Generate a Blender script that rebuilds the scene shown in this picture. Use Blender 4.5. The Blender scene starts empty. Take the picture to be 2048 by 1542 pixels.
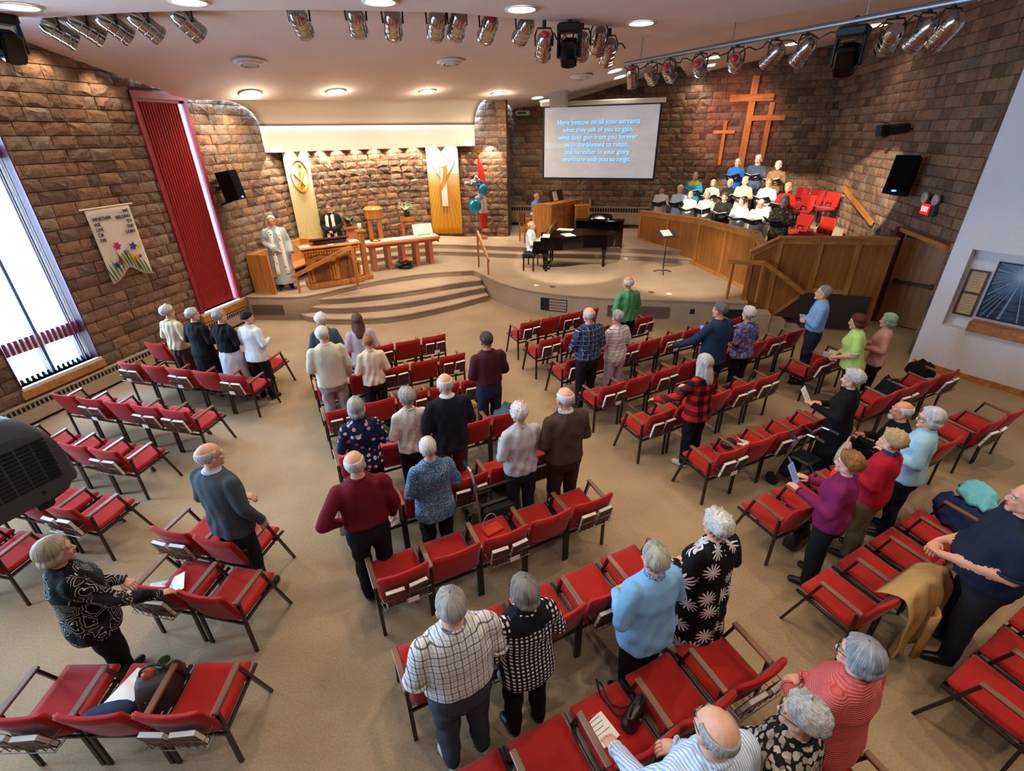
import bpy, bmesh, math, random
import numpy as np
from mathutils import Vector, Matrix, Euler, noise
from mathutils.bvhtree import BVHTree
SC = bpy.context.scene
COL = SC.collection
random.seed(7)
PI = math.pi
# ---------------------------------------------------------------- camera
FPX, CX, CY, CAMH = 970.0, 1024.0, 771.0, 4.1
_dn = np.array([1060 - CX, 2640 - CY, FPX]); _dn /= np.linalg.norm(_dn)
_up = -_dn
_fw = np.array([0, 0, 1.]) - _dn * _dn[2]; _fw /= np.linalg.norm(_fw)
_rt = np.cross(_dn, _fw)
if _rt[0] < 0: _rt = -_rt
RM = np.stack([_rt, _fw, _up])
def ray(x, y): return RM @ np.array([x - CX, y - CY, FPX])
def gp(x, y, z=0.0):
    """survey of the photo: where the sight line through a photo point meets the level z"""
    r = ray(x, y); t = (z - CAMH) / r[2]
    return Vector((r[0] * t, r[1] * t, z))
def wp(x, y, A, B):
    """where a sight line meets the upright plane through plan points A, B"""
    A = np.array(A[:2], float); B = np.array(B[:2], float)
    n = np.array([-(B - A)[1], (B - A)[0]]); r = ray(x, y); t = (n @ A) / (n @ r[:2])
    return Vector((r[0] * t, r[1] * t, CAMH + r[2] * t))
def project(p):
    d = RM.T @ (np.array(p, float) - np.array([0, 0, CAMH]))
    if d[2] < 0.05: return None
    return CX + FPX * d[0] / d[2], CY + FPX * d[1] / d[2], d[2]
cam = bpy.data.cameras.new('camera'); camo = bpy.data.objects.new('camera', cam); COL.objects.link(camo)
cam.sensor_fit = 'HORIZONTAL'; cam.sensor_width = 36.0; cam.lens = FPX / 2048 * 36.0
cam.clip_start = 0.05; cam.clip_end = 200
_cm = Matrix(((RM[0][0], -RM[0][1], -RM[0][2]), (RM[1][0], -RM[1][1], -RM[1][2]), (RM[2][0], -RM[2][1], -RM[2][2])))
camo.matrix_world = Matrix.Translation((0, 0, CAMH)) @ _cm.to_4x4()
SC.camera = camo
# ---------------------------------------------------------------- view, world
SC.view_settings.view_transform = 'Standard'; SC.view_settings.look = 'None'
SC.view_settings.gamma = 1.0; SC.view_settings.use_curve_mapping = False
SC.view_settings.exposure = 0.25
SC.cycles.max_bounces = 6; SC.cycles.diffuse_bounces = 4; SC.cycles.glossy_bounces = 3
SC.cycles.transparent_max_bounces = 8; SC.cycles.sample_clamp_indirect = 6.0
SC.cycles.use_denoising = True
SC.cycles.caustics_reflective = False; SC.cycles.caustics_refractive = False
world = bpy.data.worlds.new('world'); SC.world = world; world.use_nodes = True
_bg = world.node_tree.nodes['Background']
_bg.inputs[0].default_value = (0.46, 0.71, 1.0, 1); _bg.inputs[1].default_value = 36.0
DAY = (0.52, 0.74, 1.0)
WARM = (1.0, 0.82, 0.62)
# ---------------------------------------------------------------- helpers
def tag(o, label=None, cat=None, group=None, kind=None):
    if label: o['label'] = label
    if cat: o['category'] = cat
    if group: o['group'] = group
    if kind: o['kind'] = kind
    return o
def empty(name, loc=(0, 0, 0), rz=0.0, label=None, cat=None, group=None):
    o = bpy.data.objects.new(name, None); COL.objects.link(o); o.empty_display_size = 0.1
    o.location = loc; o.rotation_euler = (0, 0, rz)
    return tag(o, label, cat, group)
def link(name, me, parent=None, loc=None, rot=None):
    o = bpy.data.objects.new(name, me); COL.objects.link(o)
    if parent: o.parent = parent
    if loc is not None: o.location = loc
    if rot is not None: o.rotation_euler = rot
    return o
def frame(z):
    z = Vector(z).normalized()
    a = Vector((0, 0, 1)) if abs(z.z) < 0.95 else Vector((0, 1, 0))
    x = a.cross(z).normalized(); y = z.cross(x)
    return x, y
class MB:
    def __init__(s): s.v = []; s.f = []; s.m = []; s.mi = 0
    def add(s, vs, fs):
        b = len(s.v); s.v += [tuple(v) for v in vs]
        s.f += [tuple(i + b for i in f) for f in fs]; s.m += [s.mi] * len(fs); return s
    def box(s, c, d, rz=0.0, M=None):
        hx, hy, hz = d[0] / 2, d[1] / 2, d[2] / 2
        R = Matrix.Rotation(rz, 3, 'Z') if M is None else M
        c = Vector(c)
        vs = [c + R @ Vector((sx * hx, sy * hy, sz * hz)) for sz in (-1, 1) for sy in (-1, 1) for sx in (-1, 1)]
        return s.add(vs, [(0, 2, 3, 1), (4, 5, 7, 6), (0, 1, 5, 4), (2, 6, 7, 3), (0, 4, 6, 2), (1, 3, 7, 5)])
    def bbox(s, c, d, rz=0.0, M=None, b=0.01):
        """box with chamfered edges"""
        R = Matrix.Rotation(rz, 3, 'Z') if M is None else M
        c = Vector(c); h = Vector((d[0] / 2, d[1] / 2, d[2] / 2)); b = min(b, h.x * .9, h.y * .9, h.z * .9)
        ring = lambda x, y: [(-x + b, -y), (x - b, -y), (x, -y + b), (x, y - b), (x - b, y), (-x + b, y), (-x, y - b), (-x, -y + b)]
        lv = [(-h.z, b), (-h.z + b, 0), (h.z - b, 0), (h.z, b)]
        vs = []
        for z, ins in lv:
            for (x, y) in ring(h.x - ins, h.y - ins): vs.append(c + R @ Vector((x, y, z)))
        fs = [tuple(reversed(range(8))), tuple(range(24, 32))]
        for k in range(3):
            for i in range(8):
                j = (i + 1) % 8; fs.append((k * 8 + i, k * 8 + j, k * 8 + 8 + j, k * 8 + 8 + i))
        return s.add(vs, fs)
    def bar(s, a, b, wx, wy, up=(0, 0, 1)):
        a = Vector(a); b = Vector(b); z = (b - a).normalized(); u = Vector(up)
        if abs(z.dot(u)) > 0.98: u = Vector((0, 1, 0))
        x = u.cross(z).normalized(); y = z.cross(x)
        vs = [p + x * sx * wx / 2 + y * sy * wy / 2 for p in (a, b) for sx, sy in ((-1, -1), (1, -1), (1, 1), (-1, 1))]
        return s.add(vs, [(3, 2, 1, 0), (4, 5, 6, 7), (0, 1, 5, 4), (1, 2, 6, 5), (2, 3, 7, 6), (3, 0, 4, 7)])
    def tube(s, pts, r, n=8, caps=True, closed=False):
        pts = [Vector(p) for p in pts]; N = len(pts); vs = []; fs = []
        px = None
        for i, p in enumerate(pts):
            if closed: d = pts[(i + 1) % N] - pts[i - 1]
            else: d = pts[min(i + 1, N - 1)] - pts[max(i - 1, 0)]
            if d.length < 1e-9: d = Vector((0, 0, 1))
            if px is None: x, y = frame(d)
            else:
                d = d.normalized(); x = (px - d * px.dot(d))
                x = x.normalized() if x.length > 1e-6 else frame(d)[0]; y = d.cross(x)
            px = x; rr = r[i] if isinstance(r, (list, tuple)) else r
            for k in range(n):
                a = 2 * PI * k / n; vs.append(p + x * math.cos(a) * rr + y * math.sin(a) * rr)
        for i in range(N if closed else N - 1):
            for k in range(n):
                j = (k + 1) % n; a = i * n; b = ((i + 1) % N) * n
                fs.append((a + k, a + j, b + j, b + k))
        if caps and not closed:
            fs.append(tuple(reversed(range(n)))); fs.append(tuple(range((N - 1) * n, N * n)))
        return s.add(vs, fs)
    def cyl(s, a, b, r, n=16, r2=None): return s.tube([a, b], [r, r if r2 is None else r2], n)
    def loft(s, rings, caps=True):
        n = len(rings[0]); vs = [p for r in rings for p in r]; fs = []
        for i in range(len(rings) - 1):
            for k in range(n):
                j = (k + 1) % n; fs.append((i * n + k, i * n + j, i * n + n + j, i * n + n + k))
        if caps: fs.append(tuple(reversed(range(n)))); fs.append(tuple(range((len(rings) - 1) * n, len(rings) * n)))
        return s.add(vs, fs)
    def lathe(s, prof, c=(0, 0, 0), n=24, M=None):
        c = Vector(c); rings = []
        for r, z in prof:
            ring = [Vector((r * math.cos(2 * PI * k / n), r * math.sin(2 * PI * k / n), z)) for k in range(n)]
            rings.append([c + (M @ p if M is not None else p) for p in ring])
        return s.loft(rings)
    def ell(s, c, rad, n=14, m=10, M=None):
        prof = [(math.sin(PI * i / m), -math.cos(PI * i / m)) for i in range(1, m)]
        rings = []
        c = Vector(c)
        for r, z in prof:
            ring = [Vector((rad[0] * r * math.cos(2 * PI * k / n), rad[1] * r * math.sin(2 * PI * k / n), rad[2] * z)) for k in range(n)]
            rings.append([c + (M @ p if M is not None else p) for p in ring])
        return s.loft(rings)
    def prism(s, poly, z0, z1):
        n = len(poly); vs = [(p[0], p[1], z0) for p in poly] + [(p[0], p[1], z1) for p in poly]
        fs = [tuple(reversed(range(n))), tuple(range(n, 2 * n))] + [(i, (i + 1) % n, n + (i + 1) % n, n + i) for i in range(n)]
        return s.add(vs, fs)
    def grid(s, P, thick=None):
        """P[i][j] points; optional thickness vector gives a closed slab"""
        ni, nj = len(P), len(P[0])
        vs = [Vector(p) for row in P for p in row]
        fs = [(i * nj + j, i * nj + j + 1, (i + 1) * nj + j + 1, (i + 1) * nj + j) for i in range(ni - 1) for j in range(nj - 1)]
        if thick is None: return s.add(vs, fs)
        T = Vector(thick); o = ni * nj; vs2 = vs + [v + T for v in vs]
        fs2 = fs + [tuple(o + k for k in reversed(f)) for f in fs]
        per = [(0, j) for j in range(nj)] + [(i, nj - 1) for i in range(1, ni)] + [(ni - 1, j) for j in range(nj - 2, -1, -1)] + [(i, 0) for i in range(ni - 2, 0, -1)]
        ids = [a * nj + b for a, b in per]
        for k in range(len(ids)):
            a, b = ids[k], ids[(k + 1) % len(ids)]; fs2.append((b, a, o + a, o + b))
        return s.add(vs2, fs2)
    def mesh(s, name, mats, smooth=False, fix=True):
        me = bpy.data.meshes.new(name); me.from_pydata(s.v, [], s.f)
        if not isinstance(mats, (list, tuple)): mats = [mats]
        for m in mats: me.materials.append(m)
        me.polygons.foreach_set('material_index', s.m)
        if fix:
            bm = bmesh.new(); bm.from_mesh(me); bmesh.ops.recalc_face_normals(bm, faces=bm.faces); bm.to_mesh(me); bm.free()
        if smooth: me.polygons.foreach_set('use_smooth', [True] * len(me.polygons))
        me.update(); return me
    def build(s, name, mats, parent=None, smooth=False, loc=None, rot=None, angle=None):
        me = s.mesh(name, mats, smooth or angle is not None)
        if angle is not None: me.set_sharp_from_angle(angle=math.radians(angle))
        return link(name, me, parent, loc, rot)
def thing(mb, name, mats, label, cat, group=None, **k):
    return tag(mb.build(name, mats, **k), label, cat, group)
# ---------------------------------------------------------------- materials
def srgb(h):
    c = [int(h[i:i + 2], 16) / 255 for i in (0, 2, 4)]
    return tuple((x / 12.92 if x <= 0.04045 else ((x + 0.055) / 1.055) ** 2.4) for x in c) + (1,)
class NT:
    def __init__(s, name):
        s.m = bpy.data.materials.new(name); s.m.use_nodes = True; s.t = s.m.node_tree
        s.b = s.t.nodes['Principled BSDF']
    def n(s, typ, **k):
        o = s.t.nodes.new(typ)
        for a, v in k.items():
            if a.startswith('i_'):
                key = a[2:]; key = int(key) if key.isdigit() else key.replace('_', ' ')
                o.inputs[key].default_value = v
            else: setattr(o, a, v)
        return o
    def l(s, a, b): s.t.links.new(a, b)
    def math(s, op, a, b=None, c=None):
        o = s.n('ShaderNodeMath', operation=op)
        for i, x in enumerate((a, b, c)):
            if x is None: continue
            if isinstance(x, (int, float)): o.inputs[i].default_value = x
            else: s.l(x, o.inputs[i])
        return o.outputs[0]
    def mix(s, f, a, b, blend='MIX'):
        o = s.n('ShaderNodeMix', data_type='RGBA', blend_type=blend)
        for sock, x in ((o.inputs[0], f), (o.inputs[6], a), (o.inputs[7], b)):
            if isinstance(x, (int, float, tuple)): sock.default_value = x
            else: s.l(x, sock)
        return o.outputs[2]
    def noise(s, scale, detail=3, vec=None, rough=0.5):
        o = s.n('ShaderNodeTexNoise'); o.inputs['Scale'].default_value = scale; o.inputs['Detail'].default_value = detail
        o.inputs['Roughness'].default_value = rough
        if vec is not None: s.l(vec, o.inputs['Vector'])
        return o.outputs['Fac']
    def ramp(s, f, stops):
        o = s.n('ShaderNodeValToRGB'); e = o.color_ramp.elements
        while len(e) < len(stops): e.new(0.5)
        for x, (p, c) in zip(e, stops): x.position = p; x.color = c
        s.l(f, o.inputs[0]); return o.outputs[0]
    def coord(s, k='Object'): return s.n('ShaderNodeTexCoord').outputs[k]
    def sep(s, v):
        o = s.n('ShaderNodeSeparateXYZ'); s.l(v, o.inputs[0]); return o.outputs
    def mapv(s, v, sc=(1, 1, 1), loc=(0, 0, 0)):
        o = s.n('ShaderNodeMapping'); s.l(v, o.inputs[0]); o.inputs['Scale'].default_value = sc; o.inputs['Location'].default_value = loc
        return o.outputs[0]
    def bump(s, h, st=0.3, d=0.02):
        o = s.n('ShaderNodeBump'); o.inputs['Strength'].default_value = st; o.inputs['Distance'].default_value = d
        s.l(h, o.inputs['Height']); s.l(o.outputs[0], s.b.inputs['Normal'])
    def col(s, c):
        if isinstance(c, tuple): s.b.inputs['Base Color'].default_value = c
        else: s.l(c, s.b.inputs['Base Color'])
    def set(s, rough=0.6, metal=0.0, spec=0.5):
        s.b.inputs['Roughness'].default_value = rough; s.b.inputs['Metallic'].default_value = metal
        s.b.inputs['Specular IOR Level'].default_value = spec; return s
MC = {}
def simple(name, hexc, rough=0.6, metal=0.0, spec=0.5, var=0.0, nscale=8, bump=0.0, bscale=60, emit=None, es=1.0):
    if name in MC: return MC[name]
    t = NT(name).set(rough, metal, spec); c = srgb(hexc)
    if var:
        d = tuple(x * (1 - var) for x in c[:3]) + (1,); u = tuple(min(1, x * (1 + var)) for x in c[:3]) + (1,)
        t.col(t.ramp(t.noise(nscale, 4, t.coord()), [(0.3, d), (0.7, u)]))
    else: t.col(c)
    if bump: t.bump(t.noise(bscale, 3, t.coord()), bump, 0.01)
    if emit: t.b.inputs['Emission Color'].default_value = srgb(emit); t.b.inputs['Emission Strength'].default_value = es
    MC[name] = t.m; return t.m
def wood(name, dark, light, scale=1.0, rough=0.45, axis=2):
    if name in MC: return MC[name]
    t = NT(name).set(rough)
    sc = [14 * scale] * 3; sc[axis] = 1.2 * scale
    v = t.mapv(t.coord(), tuple(sc))
    f = t.math('ADD', t.math('MULTIPLY', t.noise(1.0, 5, v, 0.6), 0.75), t.math('MULTIPLY', t.noise(2.2 * scale, 2, t.coord()), 0.25))
    t.col(t.ramp(f, [(0.32, srgb(dark)), (0.68, srgb(light))])); t.bump(t.noise(3, 3, v), 0.05, 0.003)
    MC[name] = t.m; return t.m
def m_stone():
    t = NT('split_face_stone').set(0.9, 0, 0.2)
    geo = t.n('ShaderNodeNewGeometry'); oi = t.n('ShaderNodeObjectInfo')
    r = t.math('FRACT', t.math('ADD', geo.outputs['Random Per Island'], oi.outputs['Random']))
    base = t.ramp(r, [(0.0, srgb('665145')), (0.2, srgb('7f6655')), (0.42, srgb('98795f')), (0.62, srgb('8d6b57')), (0.8, srgb('766759')), (1.0, srgb('978270'))])
    pos = geo.outputs['Position']
    n1 = t.noise(9, 6, pos, 0.65); n2 = t.noise(38, 4, pos, 0.6)
    spk = t.ramp(n1, [(0.3, (0.62, 0.58, 0.56, 1)), (0.55, (1, 1, 1, 1)), (0.75, (1.2, 1.1, 1.02, 1))])
    t.col(t.mix(0.8, base, spk, 'MULTIPLY'))
    t.bump(t.math('ADD', t.math('MULTIPLY', n1, 1.0), t.math('MULTIPLY', n2, 0.35)), 0.75, 0.06)
    return t.m
STONE = m_stone()
MORTAR = simple('mortar', '5a463b', 0.95, spec=0.1, var=0.15, nscale=12)
def m_carpet(name, a, b):
    t = NT(name).set(0.95, 0, 0.1); p = t.n('ShaderNodeNewGeometry').outputs['Position']
    f = t.math('ADD', t.math('MULTIPLY', t.noise(55, 4, p, 0.7), 0.6), t.math('MULTIPLY', t.noise(1.1, 3, p), 0.4))
    t.col(t.ramp(f, [(0.33, srgb(a)), (0.67, srgb(b))])); t.bump(t.noise(160, 2, p), 0.35, 0.006); return t.m
CARPET = m_carpet('beige_carpet', '8d775e', 'b29a7c')
STAGEC = m_carpet('stage_carpet', '9a8570', 'bba68e')
def m_plaster(name, c, bump=0.1, sc=90):
    t = NT(name).set(0.9, 0, 0.2); p = t.n('ShaderNodeNewGeometry').outputs['Position']
    c = srgb(c); t.col(t.ramp(t.noise(0.8, 3, p), [(0.3, tuple(x * 0.94 for x in c[:3]) + (1,)), (0.7, c)]))
    t.bump(t.noise(sc, 3, p), bump, 0.01); return t.m
CEIL = m_plaster('ceiling_plaster', 'e2d6d2')
CREAM = m_plaster('cream_plaster', 'f2e8d6')
WHITEW = m_plaster('white_stipple', 'e6e2e6', 0.5, 26)
OAK = wood('oak', '8a5320', 'c98a45'); OAKH = wood('oak_long', '8f5722', 'cc8d48', axis=0)
OAKD = wood('oak_panel', '7a4a1c', 'a66a2c'); OAKR = wood('red_oak', '9a5230', 'c67b4c', axis=0)
PULP = wood('carved_oak', '8c4a18', 'd08a42'); DWOOD = wood('dark_wood', '33190f', '5e3a26', axis=1)
BLACKG = simple('black_gloss', '08080a', 0.08); BLACKM = simple('black_matte', '111214', 0.55)
CHROME = simple('polished_chrome', 'b9b6b2', 0.16, 1.0); STEEL = simple('grey_steel', '8d8f92', 0.4, 0.8)
WHITEP = simple('white_paper', 'f2efe8', 0.7); BRASS = simple('brass', 'b08a3a', 0.3, 1.0)
HEATER = simple('heater_metal', 'b09a80', 0.5); DARKV = simple('dark_void', '1a1512', 0.9)
RED_T = simple('red_trim', '8e1f26', 0.5)
# ---------------------------------------------------------------- room frame: u along the back wall, v along the side walls
PHI = 0.2591
CU, SU = math.cos(PHI), math.sin(PHI)
def UV(u, v): return Vector((u * CU + v * SU, -u * SU + v * CU))
UD = Vector((CU, -SU, 0)); VD = Vector((SU, CU, 0))
LW0 = Vector((-7.84, 7.24)); LWD = Vector((6.755 - 6.755 - 0 + 0.99 * 0.2380 / 0.99, 0.9713)).normalized()
LWD = Vector((0.2380, 0.9713)).normalized()      # left wall runs this way, away from the camera
RW0 = Vector((8.13, 9.02)); RWD = Vector((0.2562, 0.9667)).normalized()
BW0 = Vector((0.04, 19.95)); BWD = Vector((0.9667, -0.2562)).normalized()
# ---------------------------------------------------------------- lights
def lamp(name, kind, loc, energy, color=WARM, rot=None, aim=None, **k):
    d = bpy.data.lights.new(name, kind); d.energy = energy; d.color = color
    for a, v in k.items(): setattr(d, a, v)
    o = bpy.data.objects.new(name, d); COL.objects.link(o); o.location = loc
    if aim is not None: o.rotation_euler = (Vector(aim) - Vector(loc)).to_track_quat('-Z', 'Y').to_euler()
    elif rot is not None: o.rotation_euler = rot
    return o
# ---------------------------------------------------------------- structure
def struct(name, mb, mats, **k): return tag(mb.build(name, mats, **k), kind='structure')
f = MB(); f.box((0, 8, -0.1), (26, 30, 0.2)); struct('floor', f, CARPET)
def mk_blocks():
    out = []
    for k in range(7):
        rnd = random.Random(100 + k); nx, nz = 4, 3; m = MB(); P = []
        for i in range(nx + 1):
            row = []
            for j in range(nz + 1):
                x = i / nx - 0.5; z = j / nz - 0.5
                edge = i in (0, nx) or j in (0, nz)
                y = 0.35 + rnd.random() * 0.2 if edge else 0.62 + rnd.random() * 0.42
                if not edge: x += rnd.uniform(-.06, .06); z += rnd.uniform(-.08, .08)
                row.append((x, y, z))
            P.append(row)
        m.grid(P)
        per = [(i, 0) for i in range(nx + 1)] + [(nx, j) for j in range(1, nz + 1)] + [(i, nz) for i in range(nx - 1, -1, -1)] + [(0, j) for j in range(nz - 1, 0, -1)]
        ids = [a * (nz + 1) + b for a, b in per]; b0 = len(m.v)
        m.v += [(m.v[i][0], 0.0, m.v[i][2]) for i in ids]
        n = len(ids)
        for q in range(n): m.f.append((ids[q], ids[(q + 1) % n], b0 + (q + 1) % n, b0 + q)); m.m.append(0)
        out.append((m, m.mesh('stone_block', STONE)))
    return out
BLOCKS = mk_blocks()
ALLB = []
def polyline(path):
    path = [Vector(p[:2]) for p in path]; L = [0]
    for a, b in zip(path, path[1:]): L.append(L[-1] + (b - a).length)
    def at(s):
        s = max(0, min(L[-1] - 1e-6, s))
        for i in range(len(path) - 1):
            if s <= L[i + 1]:
                d = (path[i + 1] - path[i]).normalized(); return path[i] + d * (s - L[i]), d
    return at, L[-1]
def stone_wall(name, path, side, z0, ztop, thick=0.3, openings=(), limit=300, seed=1, course=0.2):
    """mortar backing with openings plus split face blocks laid in courses; side=+1 room lies left of travel"""
    at, L = polyline(path); rnd = random.Random(seed); zt = ztop if callable(ztop) else (lambda s: ztop)
    nrm = lambda d: Vector((-d.y, d.x)) * side
    back = MB()
    cuts = sorted(set([0, L] + [c for o in openings for c in o[:2]] + [sum((Vector(path[i + 1][:2]) - Vector(path[i][:2])).length for i in range(k)) for k in range(len(path))]))
    cuts = [c for i, c in enumerate(cuts) if i == 0 or c - cuts[i - 1] > 1e-4]
    for a, b in zip(cuts, cuts[1:]):
        mid = (a + b) / 2; pm, d = at(mid); n = nrm(d); pa = at(a + 1e-4)[0]; pb = at(b - 1e-4)[0]
        zs = [(z0, max(zt(a), zt(b)) + 0.3)]
        for o in openings:
            if o[0] - 1e-3 <= a and b <= o[1] + 1e-3:
                zs = [q for lo, hi in zs for q in ((lo, min(hi, o[2])), (max(lo, o[3]), hi)) if q[1] - q[0] > 1e-3]
        for lo, hi in zs:
            q = [pa, pb, pb - n * thick, pa - n * thick]
            back.prism([(p.x, p.y) for p in q], lo, hi)
    root = struct(name, back, MORTAR)
    z = z0; row = 0; items = []
    while z < max(zt(0), zt(L), zt(L / 2)):
        s = -rnd.random() * 0.3
        while s < L:
            ln = rnd.choice((0.2, 0.3, 0.38, 0.4, 0.4, 0.34, 0.42)); a, b = max(0, s), min(L, s + ln); s += ln
            if b - a < 0.06: continue
            segs = [(a, b)]
            for o in openings:
                if z + course > o[2] + 0.02 and z < o[3] - 0.02:
                    segs = [q for lo, hi in segs for q in ((lo, min(hi, o[0])), (max(lo, o[1]), hi)) if q[1] - q[0] > 0.05]
            for lo, hi in segs:
                m = (lo + hi) / 2
                if z > zt(m): continue
                p, d = at(m); n = nrm(d)
                items.append((p, d, n, hi - lo, z + course / 2))
        z += course; row += 1
    sc = []
    for it in items:
        q = project((it[0].x, it[0].y, it[4]))
        if q is None or not (-30 < q[0] < 2078 and -30 < q[1] < 1572): sc.append(0)
        else: sc.append(it[3] * FPX / q[2] + 1)
    order = sorted(range(len(items)), key=lambda i: -sc[i])
    stuff = MB(); cnt = 0
    for i in order:
        p, d, n, ln, zc = items[i]; k = rnd.randrange(len(BLOCKS)); mb, me = BLOCKS[k]
        ry = rnd.uniform(0.045, 0.075); fx = rnd.choice((-1, 1)); fz = rnd.choice((-1, 1))
        M = Matrix(((d.x, n.x, 0, p.x), (d.y, n.y, 0, p.y), (0, 0, 1, zc), (0, 0, 0, 1)))
        S = (fx * (ln - 0.012), ry, fz * (course - 0.012))
        if cnt < limit and sc[i] > 8:
            o = bpy.data.objects.new('stone_block', me); COL.objects.link(o); o.parent = root
            o.matrix_local = M @ Matrix.Diagonal((*S, 1)); cnt += 1
        else:
            SM = M @ Matrix.Diagonal((*S, 1)); stuff.add([SM @ Vector(v) for v in mb.v], mb.f)
    if stuff.v: tag(stuff.build('block_masonry', STONE, root), kind='stuff')
    return root
# --- left wall
def LW(s, off=0.0): p = LW0 + LWD * s; n = Vector((LWD.y, -LWD.x)); return p + n * off
LN = Vector((LWD.y, -LWD.x))           # into the room
def ls(p): return (Vector((p[0], p[1])) - LW0).dot(LWD)
WIN = (ls((-7.81, 6.95)), ls((-7.51, 8.18)))            # the bright window
PAN = (ls((-6.93, 10.54)), ls((-6.64, 11.72)))          # red blind window
def lceil(s):
    y = s
    return 5.5 if s < ls((-7.32, 9.0)) else max(4.9, 5.5 - 0.243 * (s - ls((-7.32, 9.0))))
WINS = [(-9.2, -7.9), (-6.6, -5.3), (-3.6, -2.3), WIN]
S0 = -11.0
lw_end = ls((-5.78, 15.3))
ops = [(a - S0, b - S0, 0.6, 5.2) for a, b in WINS] + [(PAN[0] - S0, PAN[1] - S0, 0.6, 4.84)]
stone_wall('wall_left', [LW(S0), LW(lw_end)], -1, 0.0, lambda s: lceil(s + S0) + 0.15, openings=ops, seed=3)
# --- apse
APSE = [LW(lw_end), (-5.25, 16.4), (-4.6, 17.2), (-3.7, 17.8), (-2.68, 18.02), (-1.62, 17.78), (-0.02, 17.53)]
stone_wall('wall_apse', APSE, -1, 0.8, lambda s: 5.3, seed=4)
stone_wall('wall_recess', [(-0.08, 17.75), (-0.1, 18.4), (0.12, 20.2)], -1, 0.8, 5.1, seed=5, thick=0.25)
def backz(u):            # ceiling height over the back wall by distance along it
    return 5.05 + 0.245 * max(0, u - 2.0) if u < 6.05 else 5.7 + 0.155 * (u - 6.05)
BEND = BW0 + BWD * 10.67
stone_wall('wall_back', [BW0, BEND], -1, 0.8, lambda s: backz(s) + 0.1, seed=6)
# --- right wall with the doorway
def RW(s, off=0.0): p = RW0 + RWD * s; n = Vector((-RWD.y, RWD.x)); return p + n * off
RN = Vector((-RWD.y, RWD.x))
rs = lambda p: (Vector((p[0], p[1])) - RW0).dot(RWD)
DOOR = (0.02, rs((8.60, 10.93)))
RE = rs((10.355, 17.215))
stone_wall('wall_right', [RW(RE), RW(-0.46)], -1, 0.0, lambda s: 6.4 - 0.055 * s, openings=[(RE - DOOR[1], RE - DOOR[0], -1, 2.06)], seed=8, thick=0.35)
# --- flared white wall with niche
WW0 = RW(-0.72) + RN * 0.05; WWD = Vector((0.545, -0.838)).normalized(); WN = Vector((WWD.y, -WWD.x)) * 1
if WN.x > 0: WN = -WN
w = MB()
def wwp(s, off=0.0): return WW0 + WWD * s + WN * off
nich = (0.0, 5.4, 0.86, 2.22)
for a, b, z0, z1 in ((-.27, nich[0], 0, 5.9), (nich[1], 9, 0, 5.9), (nich[0], nich[1], 0, nich[2]), (nich[0], nich[1], nich[3], 5.9)):
    q = [wwp(a), wwp(b), wwp(b, -0.5), wwp(a, -0.5)]; w.prism(q, z0, z1)
q = [wwp(nich[0], -0.18), wwp(nich[1], -0.18), wwp(nich[1], -0.5), wwp(nich[0], -0.5)]; w.prism(q, nich[2], nich[3])
struct('wall_front_right', w, WHITEW)
b = MB(); q = [wwp(-.2, 0.03), wwp(9, 0.03), wwp(9), wwp(-.2)]; b.prism(q, 0, 0.1); struct('baseboard_right', b, OAKH)
# walls behind the camera close the room
w = MB(); w.box((1, -4.1, 3), (26, 0.2, 6)); struct('wall_rear', w, MORTAR)
w = MB(); w.box((12.6, 1, 3), (0.2, 10.5, 6)); struct('wall_side', w, MORTAR)
# ---------------------------------------------------------------- ceilings
NE = [(-60, 50), (0, 44), (130, 33), (260, 25), (400, 21), (640, 20), (900, 25), (1000, 35), (1090, 41), (1253, 60), (1354, 82)]
NEP = [gp(x, y, 5.6) for x, y in NE]
NE2 = [gp(x, y, 5.6) for x, y in ((1500, 40), (1700, 4))]
poly = [(p.x, p.y) for p in NEP] + [(p.x, p.y) for p in NE2] + [(6.4, 3.5), (7.5, -4.2), (-13, -4.2)]
c = MB(); c.prism(poly, 5.6, 5.95); struct('ceiling', c, CEIL)
c = MB()   # higher ceiling over the right side
cr = [(5.86, 18.45), (10.6, 17.3), (12.8, 5.5), (12.8, -4.2), (7.0, -4.2), (5.6, 3.5), (NE2[0].x - .4, NE2[0].y + .2), (NEP[-1].x - 0.3, NEP[-1].y + 0.2)]
crz = [5.66, 6.42, 5.95, 5.95, 5.95, 5.9, 5.75, 5.72]
c.add([(p[0], p[1], z) for p, z in zip(cr, crz)] + [(p[0], p[1], z + 0.36) for p, z in zip(cr, crz)],
      [tuple(range(8)), tuple(reversed(range(8, 16)))] + [(i, (i + 1) % 8, 8 + (i + 1) % 8, 8 + i) for i in range(8)])
struct('ceiling_right', c, CEIL)
near = [(LW(ls((-7.55, 8.05)), -0.1).x, 8.0, 5.74), (-6.0, 7.6, 5.74), (-4.2, 7.4, 5.74), (-2.3, 7.9, 5.74), (-0.8, 8.2, 5.74), (0.6, 8.9, 5.74), (1.9, 9.3, 5.74), (3.0, 9.0, 5.8)]
far = [(-6.6, 11.75, 4.84), (-5.1, 13.1, 4.89), (-3.5, 14.5, 4.94), (-1.8, 16.05, 5.0), (-0.04, 17.6, 5.05), (0.2, 20.0, 4.85), (2.03, 19.5, 5.05), (5.9, 18.5, 6.0)]
def farceil(a, b):
    x = a * (len(near) - 1); i = min(int(x), len(near) - 2); fr = x - i
    n_ = Vector(near[i]).lerp(Vector(near[i + 1]), fr); f_ = Vector(far[i]).lerp(Vector(far[i + 1]), fr)
    return n_.lerp(f_, b)
P = [[farceil(i / 42, j / 10) for j in range(11)] for i in range(43)]
c = MB(); c.grid(P, (0, 0, 0.12)); struct('ceiling_far', c, CEIL, smooth=False)
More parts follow.
